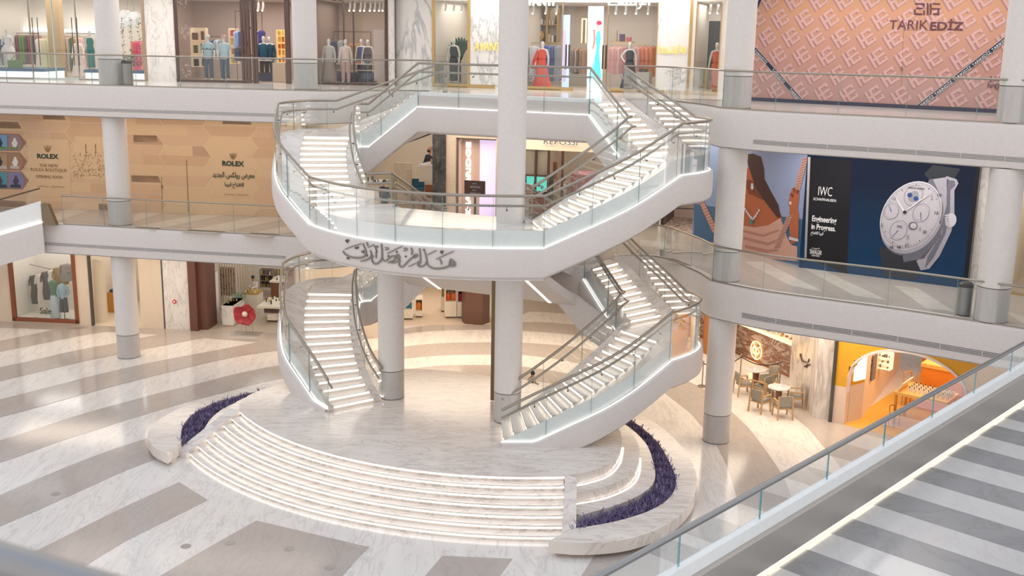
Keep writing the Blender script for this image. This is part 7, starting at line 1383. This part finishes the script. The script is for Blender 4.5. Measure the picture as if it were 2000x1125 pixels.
def pod(x0, x1, yt, ym, yb, o, l, items):
    a0, a1, _, _ = BK.rect(x0, yt, x1, yb, o); hb = .015; ht = BK.hit((x0+x1)/2, ym, o)[1]; hT = BK.hit((x0+x1)/2, yt, o)[1]; t = thing('display_pod', BK.at((a0+a1)/2, hb, o+.4), l, 'display unit')
    mb = MB(); fbox(BK, mb, a0+.03, a1-.03, hb, .08, o+.03, o+.7); mb.build('foot', DKB, t); mb = MB(); fbox(BK, mb, a0, a1, .08, ht, o, o+.75); mb.build('base', LAC, t); mb = MB(); fbox(BK, mb, a0, a1, hT, hT+.06, o, o+.75); fbox(BK, mb, a0, a0+.04, ht, hT, o, o+.75); fbox(BK, mb, a1-.04, a1, ht, hT, o, o+.75); fbox(BK, mb, a0, a1, ht, hT, o+.7, o+.75); mb.build('frame', LAC, t)
    for k, c in enumerate(items):
        a = a0+(a1-a0)*(k+.5)/len(items); mb = MB(); mb.loft([(ht+.001, .12, .09), (ht+.2, .14, .1), (ht+.32, .1, .07), (ht+.36, .05, .04)], 12); q = BK.at(a, 0, o+.3); mb.v = [(x+q[0], y+q[1], z) for x, y, z in mb.v]; tag(mb.build('gift_box', M('gift_%02d%02d' % (int(c[0]*99), int(c[2]*99)), c, .4)), '%s package on %s, %s' % ('orange red' if c[2] < .05 and c[0] > .5 else ('dark red' if c[0] > .2 else 'blue'), l.split(',')[0][:40], ('left', 'right', 'rear')[k]), 'package')
pod(869, 892, 566, 589, 611, 1.2, 'cream display pod with orange packages, left of the brown pillar', [(.62, .10, .02), (.60, .12, .03)]); pod(893, 906, 569, 590, 611, 1.2, 'cream display pod with red packages touching the brown pillar', [(.35, .02, .06)]); pod(861, 870, 562, 580, 592, 2.4, 'rear cream display pod behind the orange packages', [(.5, .35, .1)])
pod(788, 806, 590, 604, 624, 1.0, 'glass topped case with blue packages beside the left stage column', [(.02, .15, .45), (.05, .3, .5)]); pod(811, 826, 586, 607, 614, 1.4, 'cream display pod with an orange package right of the blue ones', [(.72, .22, .02)])
# ================================================================ GROUND FLOOR RIGHT: cafe terrace and orange shop
WCF = Fr(U(1395, 672, 0), U(1542, 738, 0), 0)
cf_ = thing('cafe_counter', WCF.at(2, 0), 'long cafe counter of swirling brown marble with glowing round emblem', 'counter'); a0, a1 = -1.5, WCF.len+.02; ch = WCF.hit(1490, 652, 0)[1]
SWIRL = marble('swirl_marble', (.46, .36, .29), (.20, .075, .035), .3, 1.5, 1.0, (1, 1, 3.2), (.2, .35, .3), .5, .13)
mb = MB(); fbox(WCF, mb, a0, a1, .10, ch, 0, .7); mb.build('front', SWIRL, cf_); mb = MB(); fbox(WCF, mb, a0, a1, 0, .10, .02, .7); mb.build('plinth', M('rust_plinth', (.30, .10, .03), .5), cf_); mb = MB(); fbox(WCF, mb, a0, a1, ch, ch+.05, -.05, 1.0); mb.build('worktop', M('counter_glow', (1, .85, .6), .5, 0, .5), cf_); mb = MB(); fbox(WCF, mb, a0+.2, a1-1.2, ch+.05, ch+.55, .1, .12); fbox(WCF, mb, a0+.2, a1-1.2, ch+.55, ch+.57, .1, .7); mb.build('glass_guard', SHOPG, cf_)
c_ = WCF.hit(1477, 684, -.03); NEO = M('neon_gold', (1, .55, .12), .5, 0, 6, (1, .6, .18)); R1 = .36; mt = WCF.mat(c_[0], c_[1], -.04); mb = MB()
def nt_(pts): mb.tube([tuple(mt @ Vector((x, y, 0))) for x, y in pts], .016, 6)
nt_([(R1*math.cos(t), R1*1.05*math.sin(t)) for t in [2*PI*i/28 for i in range(29)]]); nt_([(.2*math.cos(t), .2*math.sin(t)) for t in [2.2+4.4*i/16 for i in range(17)]]); nt_([(0, -.34), (0, -.02), (-.17, .26)]); nt_([(0, -.02), (.2, .18)]); nt_([(-.2, .05), (-.02, .14), (.08, .05)]); mb.build('emblem', NEO, cf_)
rnd = random.Random(8)
for k in range(36):
    f = (k+.5)/36; a = a0+.4+(a1-a0-.6)*f; o = .35+.3*((k*7) % 5)/5; p = WCF.at(a, ch+.052, o); c, n_ = (((.8, .75, .65), 'white cup'), ((.7, .25, .05), 'orange pastry'), ((.75, .5, .15), 'golden pastry'), ((.6, .1, .05), 'red fruit tart'))[k % 4]; z = Z1*0
    mb = MB().cyl(p[0], p[1], p[2], p[2]+(.10 if k % 4 == 0 else .06), .05 if k % 4 == 0 else .07, 10); tag(mb.build(n_.split()[-1], M('food%d' % (k % 4), c, .5)), '%s in the row on the cafe counter' % n_, n_.split()[-1], '%ss on the cafe counter' % n_)
mb = MB(); fbox(WCF, mb, a0, a1+1, 0, GH, 2.6, 2.8); struct(mb.build('wall_right', M('dark_bar', (.10, .07, .05), .6)))
nfb = shelf_unit(WCF, 1462, 1536, 630, 668, 2.1, 2, reg('bottle shelf behind the cafe counter', 'the cafe bottle shelf'), M('warm_shelf'), None, 41, cols=[(.02, .03, .02), (.3, .12, .02), (.05, .15, .3)], nb=12, hh=(.2, .3))
# marble pillars right of the cafe
WP = Fr(U(1547, 806, 0), U(1617, 820, 0), 0)
P = [U(1540, 745, 0), U(1586, 816, 0)]
mb = MB(); w0, w1 = Vector(U(1541, 742, 0)), Vector(U(1586, 816, 0)); w2 = Vector(U(1618, 821, 0)); mb.prism([tuple(w0), tuple(w1), tuple(w2), (w2.x+1.0, w2.y+1.5), (w0.x+2.4, w0.y+.5)], 0, GH); struct(mb.build('wall_right', marble('veined_pillar', (.72, .67, .63), (.42, .36, .33), .25, .9, .8, (1, 1, .4), (.5, .3, .2), .5, .07)))
pf = Fr(tuple(w0), tuple(w1), 0); mb = MB()
for p in ([(1563, 690), (1566, 703), (1575, 707), (1576, 709), (1565, 706), (1561, 693)], [(1570, 714), (1582, 711), (1582, 713), (1570, 717)], [(1573, 717), (1576, 710), (1578, 711), (1575, 719)], [(1577, 706), (1579, 700), (1580, 702), (1578, 709)]): pane(pf, p, -.03, mb, 0, .02)
tag(mb.build('wall_emblem', M('dark_bronze')), 'small dark metal script emblem on the veined marble pillar by the cafe', 'emblem')
# orange shop
OR_, ORD = M('ochre_wall', (.68, .34, .02), .5), M('orange_wall', (.75, .24, .02), .6); OPK = M('blush_stone', (.72, .56, .46), .4)
ym = 760; s0, s1 = ax(WO, 1630, ym), ax(WO, 1893, ym)
mb = MB(); fbox(WO, mb, s0-.1, s0+.0, 0, GH, -.08, .1); struct(mb.build('trim_10', DSTEEL))
j0 = .48
mb = MB(); fbox(WO, mb, s0, j0, 1.35, GH, 0, .8); struct(mb.build('wall_right', OR_)); mb = MB(); fbox(WO, mb, s0, j0, 0, 1.35, 0, .8); struct(mb.build('wall_right', OPK))
# arch: curved opening cut as a fan of blocks above the door
n = 24; j0 = .48; ow = 3.96; mb = MB(); sp_, top_ = 1.75, 3.02
for k in range(n):
    f0, f1 = k/n, (k+1)/n; z = sp_+(top_-sp_)*math.sqrt(max(0, 1-(2*((f0+f1)/2)-1)**2)); fbox(WO, mb, j0+ow*f0, j0+ow*f1, z, GH, 0, .35)
fbox(WO, mb, j0+ow, s1+1.5, 0, GH, 0, .35)
struct(mb.build('wall_right', OR_)); mb = MB()
pts = [(j0+ow*k/40, sp_+(top_-sp_)*math.sqrt(max(0, 1-(2*k/40-1)**2))) for k in range(41)]; pts = [(j0, 1.2)]+pts
for (a, z), (b, z2) in zip(pts, pts[1:]): mb.hexa([WO.at(a, z-.06, -.06), WO.at(b+.01, z2-.06, -.06), WO.at(b+.01, z2-.06, .36), WO.at(a, z-.06, .36)], [WO.at(a, z+.03, -.06), WO.at(b+.01, z2+.03, -.06), WO.at(b+.01, z2+.03, .36), WO.at(a, z+.03, .36)])
struct(mb.build('trim_11', M('arch_trim', (.78, .70, .68), .5)))
mb = MB(); fbox(WO, mb, j0, s1+1.3, 0, .012, .0, 9); struct(mb.build('floor', M('amber_floor', (.78, .44, .06), .25))); mb = MB(); fbox(WO, mb, j0, s1+1.3, 0, GH, 8, 8.2); struct(mb.build('wall_rear', ORD)); mb = MB(); fbox(WO, mb, s1+1.3, s1+1.5, 0, GH, .4, 8); struct(mb.build('wall_right', OR_)); mb = MB(); fbox(WO, mb, j0-1, s1+1.3, GH-.1, GH, .4, 8); struct(mb.build('ceiling', M('amber_ceiling', (.8, .5, .2), .7)))
area('ceiling_light', WO.at(j0+2.2, GH-.3, 3.2), 3, 4, 170, (1, .86, .66), WO.ang())
RVf = Fr(WO.at(j0+.02, 0, .3)[:2], U(1682, 818, 0), 0); LWf = Fr(U(1682, 818, 0), U(1756, 722, 0), 0)
mb = MB(); fbox(RVf, mb, 0, RVf.len, 0, 1.35, 0, .12); struct(mb.build('wall_left', OPK)); mb = MB(); fbox(RVf, mb, 0, RVf.len, 1.35, GH, 0, .12); struct(mb.build('wall_left', OR_))          # left inner wall, running into the shop
mb = MB(); fbox(LWf, mb, 0, 7, 0, GH, 0, .2); struct(mb.build('wall_left', M('peach_wall', (.84, .68, .50), .5)))
t = thing('light_box', RVf.at(.3, 1.4), 'large glowing white light box just inside the orange shop arch', 'light box'); mb = MB(); fbox(RVf, mb, .10, max(.3, RVf.len-.05), 1.5, 2.75, -.06, -.005); mb.build('panel', M('white_lightbox', (1, .97, .93), .5, 0, 1.1), t)
shelf_unit(WO, 1690, 1704, 693, 743, 1.9, 4, reg('dark shelves with white packages right of the glowing light box', 'the dark shelves'), M('shelf_dark'), None, 51, cols=[(.8, .75, .7), (.65, .08, .05), (.8, .78, .7)], nb=2, kind='package', hh=(.2, .3))
shelf_unit(WO, 1709, 1738, 690, 722, 3.2, 3, reg('white lit shelves with dark dots of jars in the orange shop', 'the white lit shelves'), M('lit_cream', (.95, .85, .6), .5, 0, .5), None, 52, cols=[(.1, .1, .1), (.9, .85, .8)], nb=8, kind='jar', hh=(.06, .12))
AW = M('amber_wood', (.62, .28, .04), .5); AP = M('amber_top', (.80, .46, .12), .4)
def stand(x0, x1, yt, yb, o, d, l, nm='table', n=0): 
    a0, a1, _, _ = WO.rect(x0, yt, x1, yb, o); ht = WO.hit((x0+x1)/2, yt, o)[1]; t = thing('display_table', WO.at((a0+a1)/2, .012, o+d/2), l, 'table'); mb = MB(); fbox(WO, mb, a0, a1, ht-.1, ht, o, o+d); mb.build('table_top', AP, t)
    for a in (a0+.08, a1-.08):
        for q in (o+.1, o+d-.1): mb = MB(); fbox(WO, mb, a-.04, a+.04, .012, ht-.1, q-.04, q+.04); mb.build('leg', AW, t)
    return t, (a0, a1, ht)
t, (a0, a1, ht) = stand(1742, 1850, 775, 812, 1.2, 1.3, 'long amber table with rows of white bottles in the orange shop')
for j in range(4):
    for i in range(9): p = WO.at(a0+.45+i*.16, ht, 1.5+j*.22); mb = MB().cyl(p[0], p[1], p[2]+.001, p[2]+.14, .045, 8).cyl(p[0], p[1], p[2]+.14, p[2]+.2, .018, 6, 1); tag(mb.build('bottle', [M('bottle_white', (.85, .82, .78), .4), BLACK]), 'white bottle with black cap in the rows on the long amber table', 'bottle', 'white bottles on the long amber table')
t_ = thing('table_sign', WO.at(a0+.15, ht, 1.6), 'slanted white sign at the left end of the long amber table', 'sign'); mb = MB(); mb.hexa([WO.at(a0+.05, ht, 1.3), WO.at(a0+.12, ht, 1.3), WO.at(a0+.12, ht, 2.3), WO.at(a0+.05, ht, 2.3)], [WO.at(a0+.25, ht+.32, 1.3), WO.at(a0+.30, ht+.32, 1.3), WO.at(a0+.30, ht+.32, 2.3), WO.at(a0+.25, ht+.32, 2.3)]); mb.build('board', M('cream_board', (.85, .72, .55), .5), t_)
counter(WO, 1798, 1880, 716, 765, 3.4, 1.6, reg('large orange desk unit at the rear right of the orange shop', 'large orange desk'), [('body', 0, .92, 0, ORD), ('top', .92, 1, -.03, AP)], n=3, seed=61, icols=[(.8, .6, .3)])
def tallchair(x, yb, o, l, sc, m):
    s_, _ = WO.hit(x, yb, o); t = thing('high_chair', WO.at(s_, .014, o), l, 'chair', world=False, rz=.5); t.scale = (sc,)*3
    for a in (-1, 1):
        MB().tube([(a*.2, -.2, 0), (a*.18, -.18, .74)], .02, 6).build('leg', m, t); MB().tube([(a*.2, .2, 0), (a*.19, .2, .74), (a*.2, .24, 1.12)], .02, 6).build('leg', m, t)
    MB().box((0, 0, .76), (.44, .42, .05)).build('seat', AP, t); MB().tube([(-.2, .24, 1.12), (0, .30, 1.14), (.2, .24, 1.12)], .022, 6).build('backrest', m, t)
    for h in (.25, .45): MB().tube([(-.2, -.2, h), (.2, -.2, h)], .014, 6).build('stretcher', m, t)
tallchair(1782, 748, 3.6, 'tall amber wooden chair standing in the middle of the orange shop', 1.05, AW); tallchair(1748, 807, 1.0, 'dark curved wooden stool at the left end of the long amber table', .62, M('dark_amber', (.22, .07, .02), .5))
# ---------------------------------------------------------------- cafe furniture
OAK = M('oak', (.50, .32, .16), .5); GRF = M('grey_fabric', (.30, .28, .24), .85)
def cafe_chair():
    t = thing('cafe_chair', (0, 0, 0), 'oak armchair', 'chair', 'oak armchairs on the cafe terrace', world=False)
    for a in (-1, 1):
        MB().hexa([(a*.27-.025, -.28, 0), (a*.27+.025, -.28, 0), (a*.27+.025, -.23, 0), (a*.27-.025, -.23, 0)], [(a*.25-.025, -.24, .62), (a*.25+.025, -.24, .62), (a*.25+.025, -.19, .62), (a*.25-.025, -.19, .62)]).build('leg', OAK, t)
        MB().hexa([(a*.27-.025, .30, 0), (a*.27+.025, .30, 0), (a*.27+.025, .35, 0), (a*.27-.025, .35, 0)], [(a*.25-.025, .24, .84), (a*.25+.025, .24, .84), (a*.25+.025, .28, .84), (a*.25-.025, .28, .84)]).build('leg', OAK, t)
        MB().box((a*.25, .02, .64), (.055, .52, .035)).build('armrest', OAK, t)
    MB().box((0, 0, .38), (.50, .46, .05)).box((0, .27, .80), (.50, .035, .06)).build('frame', OAK, t); MB().box((0, -.01, .44), (.45, .46, .09)).build('seat', GRF, t)
    MB().hexa([(-.225, .20, .47), (.225, .20, .47), (.225, .25, .47), (-.225, .25, .47)], [(-.225, .255, .86), (.225, .255, .86), (.225, .30, .86), (-.225, .30, .86)]).build('backrest', GRF, t); return t
pc = cafe_chair()
for (x, y, rz, l) in ((1484, 803, 2.3, 'oak armchair with slatted side turned to the picture, front left of the front table'), (1527, 815, 3.25, 'oak armchair nearest the viewer, back turned, at the front table'), (1551, 795, -1.75, 'oak armchair right of the front table, by the veined pillar'), (1500, 778, .35, 'oak armchair behind the front table, mostly hidden by it'),
                     (1452, 770, 1.75, 'oak armchair left of the rear table, beside the white column'), (1497, 760, -1.2, 'grey backed oak armchair behind the rear table, right side'), (1487, 775, -2.4, 'oak armchair right of the rear table, between the two tables')):
    px_, py_ = U(x, y, 0); place(pc, USED, (px_, py_, 0), rz, l)
def cafe_table():
    t = thing('cafe_table', (0, 0, 0), 'round marble topped cafe table', 'table', 'round tables on the cafe terrace', world=False); MB().cyl(0, 0, .70, .735, .40, 32).build('table_top', PMAR, t, .6); MB().loft([(0, .20, .20), (.03, .20, .20), (.05, .10, .10), (.70, .12, .12)], 16).build('pedestal', M('brown_wood'), t, .8); return t
pt = cafe_table(); USED.pop('cafe_table', None)
for x, y, l in ((1519, 793, 'round marble topped table nearest the viewer on the cafe terrace'), (1474, 757, 'round marble topped table further back, beside the white column')):
    px_, py_ = U(x, y, 0); place(pt, USED, (px_, py_, 0), 0, l); q = thing('menu_holder', (px_, py_, .735), 'small white menu holder on the %s cafe table' % ('front' if y > 780 else 'rear'), 'menu holder'); MB().box((px_, py_, .75), (.16, .10, .03)).build('base', WIN, q); MB().box((px_+.02, py_, .80), (.10, .012, .08), .3).build('card', WIN, q)
PST = []
for x, y, l in ((1445, 741, 'left chrome stanchion behind the cafe tables'), (1522, 753, 'right chrome stanchion behind the cafe tables'), (1371, 755, 'chrome stanchion left of the white column near the stair')):
    px_, py_ = U(x, y, 0); PST.append((px_, py_)); t = thing('stanchion', (px_, py_, 0), l, 'stanchion'); MB().loft([(0, .17, .17), (.03, .17, .17), (.05, .05, .05)], 20, 0, px_, py_).build('base', STEEL, t, .8); MB().cyl(px_, py_, .04, .95, .024, 12).build('pole', STEEL, t, .8); MB().ball((px_, py_, 1.0), .045, 10).build('finial', STEEL, t, 1)
def rope(a, b, l, sag=.22): 
    pts = [(a[0]+(b[0]-a[0])*k/16, a[1]+(b[1]-a[1])*k/16, .93-sag*4*(k/16)*(1-k/16)) for k in range(17)]; tag(MB().tube(pts, .02, 8).build('barrier_rope', M('black_rope', (.02, .012, .01), .7), None, 1), l, 'rope')
rope(PST[0], PST[1], 'black barrier rope hanging between the two chrome stanchions behind the cafe tables'); rope(PST[2], PST[0], 'black barrier rope passing behind the white column', .25)
p = U(1393, 640, 0); t = thing('side_panel', (*U(1386, 735, 0), 0), 'orange brown panel seen between the stair and the right column', 'panel'); A, B = Vector(U(1374, 690, 0)), Vector(U(1400, 700, 0)); MB().prism([tuple(A), tuple(B), (B.x+.1, B.y+.3), (A.x, A.y+.3)], 0, 2.6).build('panel', M('orange_brown', (.36, .13, .03), .5), t)
# ---------------------------------------------------------------- person on the stage behind the right stair
x, y = U(1037, 792, 0); k = 1.0
fr0 = Fr((0, y), (10, y), 0); s_, h1 = fr0.hit(1037, 723, 0); t = thing('person', (x, y, 0), 'person in a long cream robe looking down at their hands behind the right stair', 'person', world=False, rz=.9); kk = h1/1.78; t.scale = (kk,)*3
HP = dict(neck=(0, -.02, 1.50), jaw=(0, -.07, 1.545), head=(0, -.08, 1.64), crown=(0, -.06, 1.725), elL=(.25, -.02, 1.15), wrL=(.13, -.27, 1.10), haL=(.07, -.33, 1.12), elR=(-.25, -.02, 1.15), wrR=(-.13, -.27, 1.10), haR=(-.07, -.33, 1.12))
body(t, SKIN_, HP, True); ROB = M('cream_robe', (.66, .60, .53), .8)
mb = MB(); mb.loft([(.06, .24, .20), (.4, .215, .18), (.8, .20, .16), (1.05, .19, .14), (1.25, .20, .14), (1.40, .17, .11), (1.46, .09, .08)], 24, wav=.025, wn=7)
for s in 'LR': armtube(mb, {**DEF, **HP}, s, .06)
mb.build('robe', ROB, t, 1); MB().loft([(1.585, .088, .098, 0, -.07), (1.66, .10, .112, 0, -.075), (1.73, .082, .09, 0, -.065), (1.765, .03, .03, 0, -.06)], 16).build('hair', HAIR, t, 1); MB().box((0, -.40, 1.14), (.075, .012, .14)).build('phone', BLACK, t)
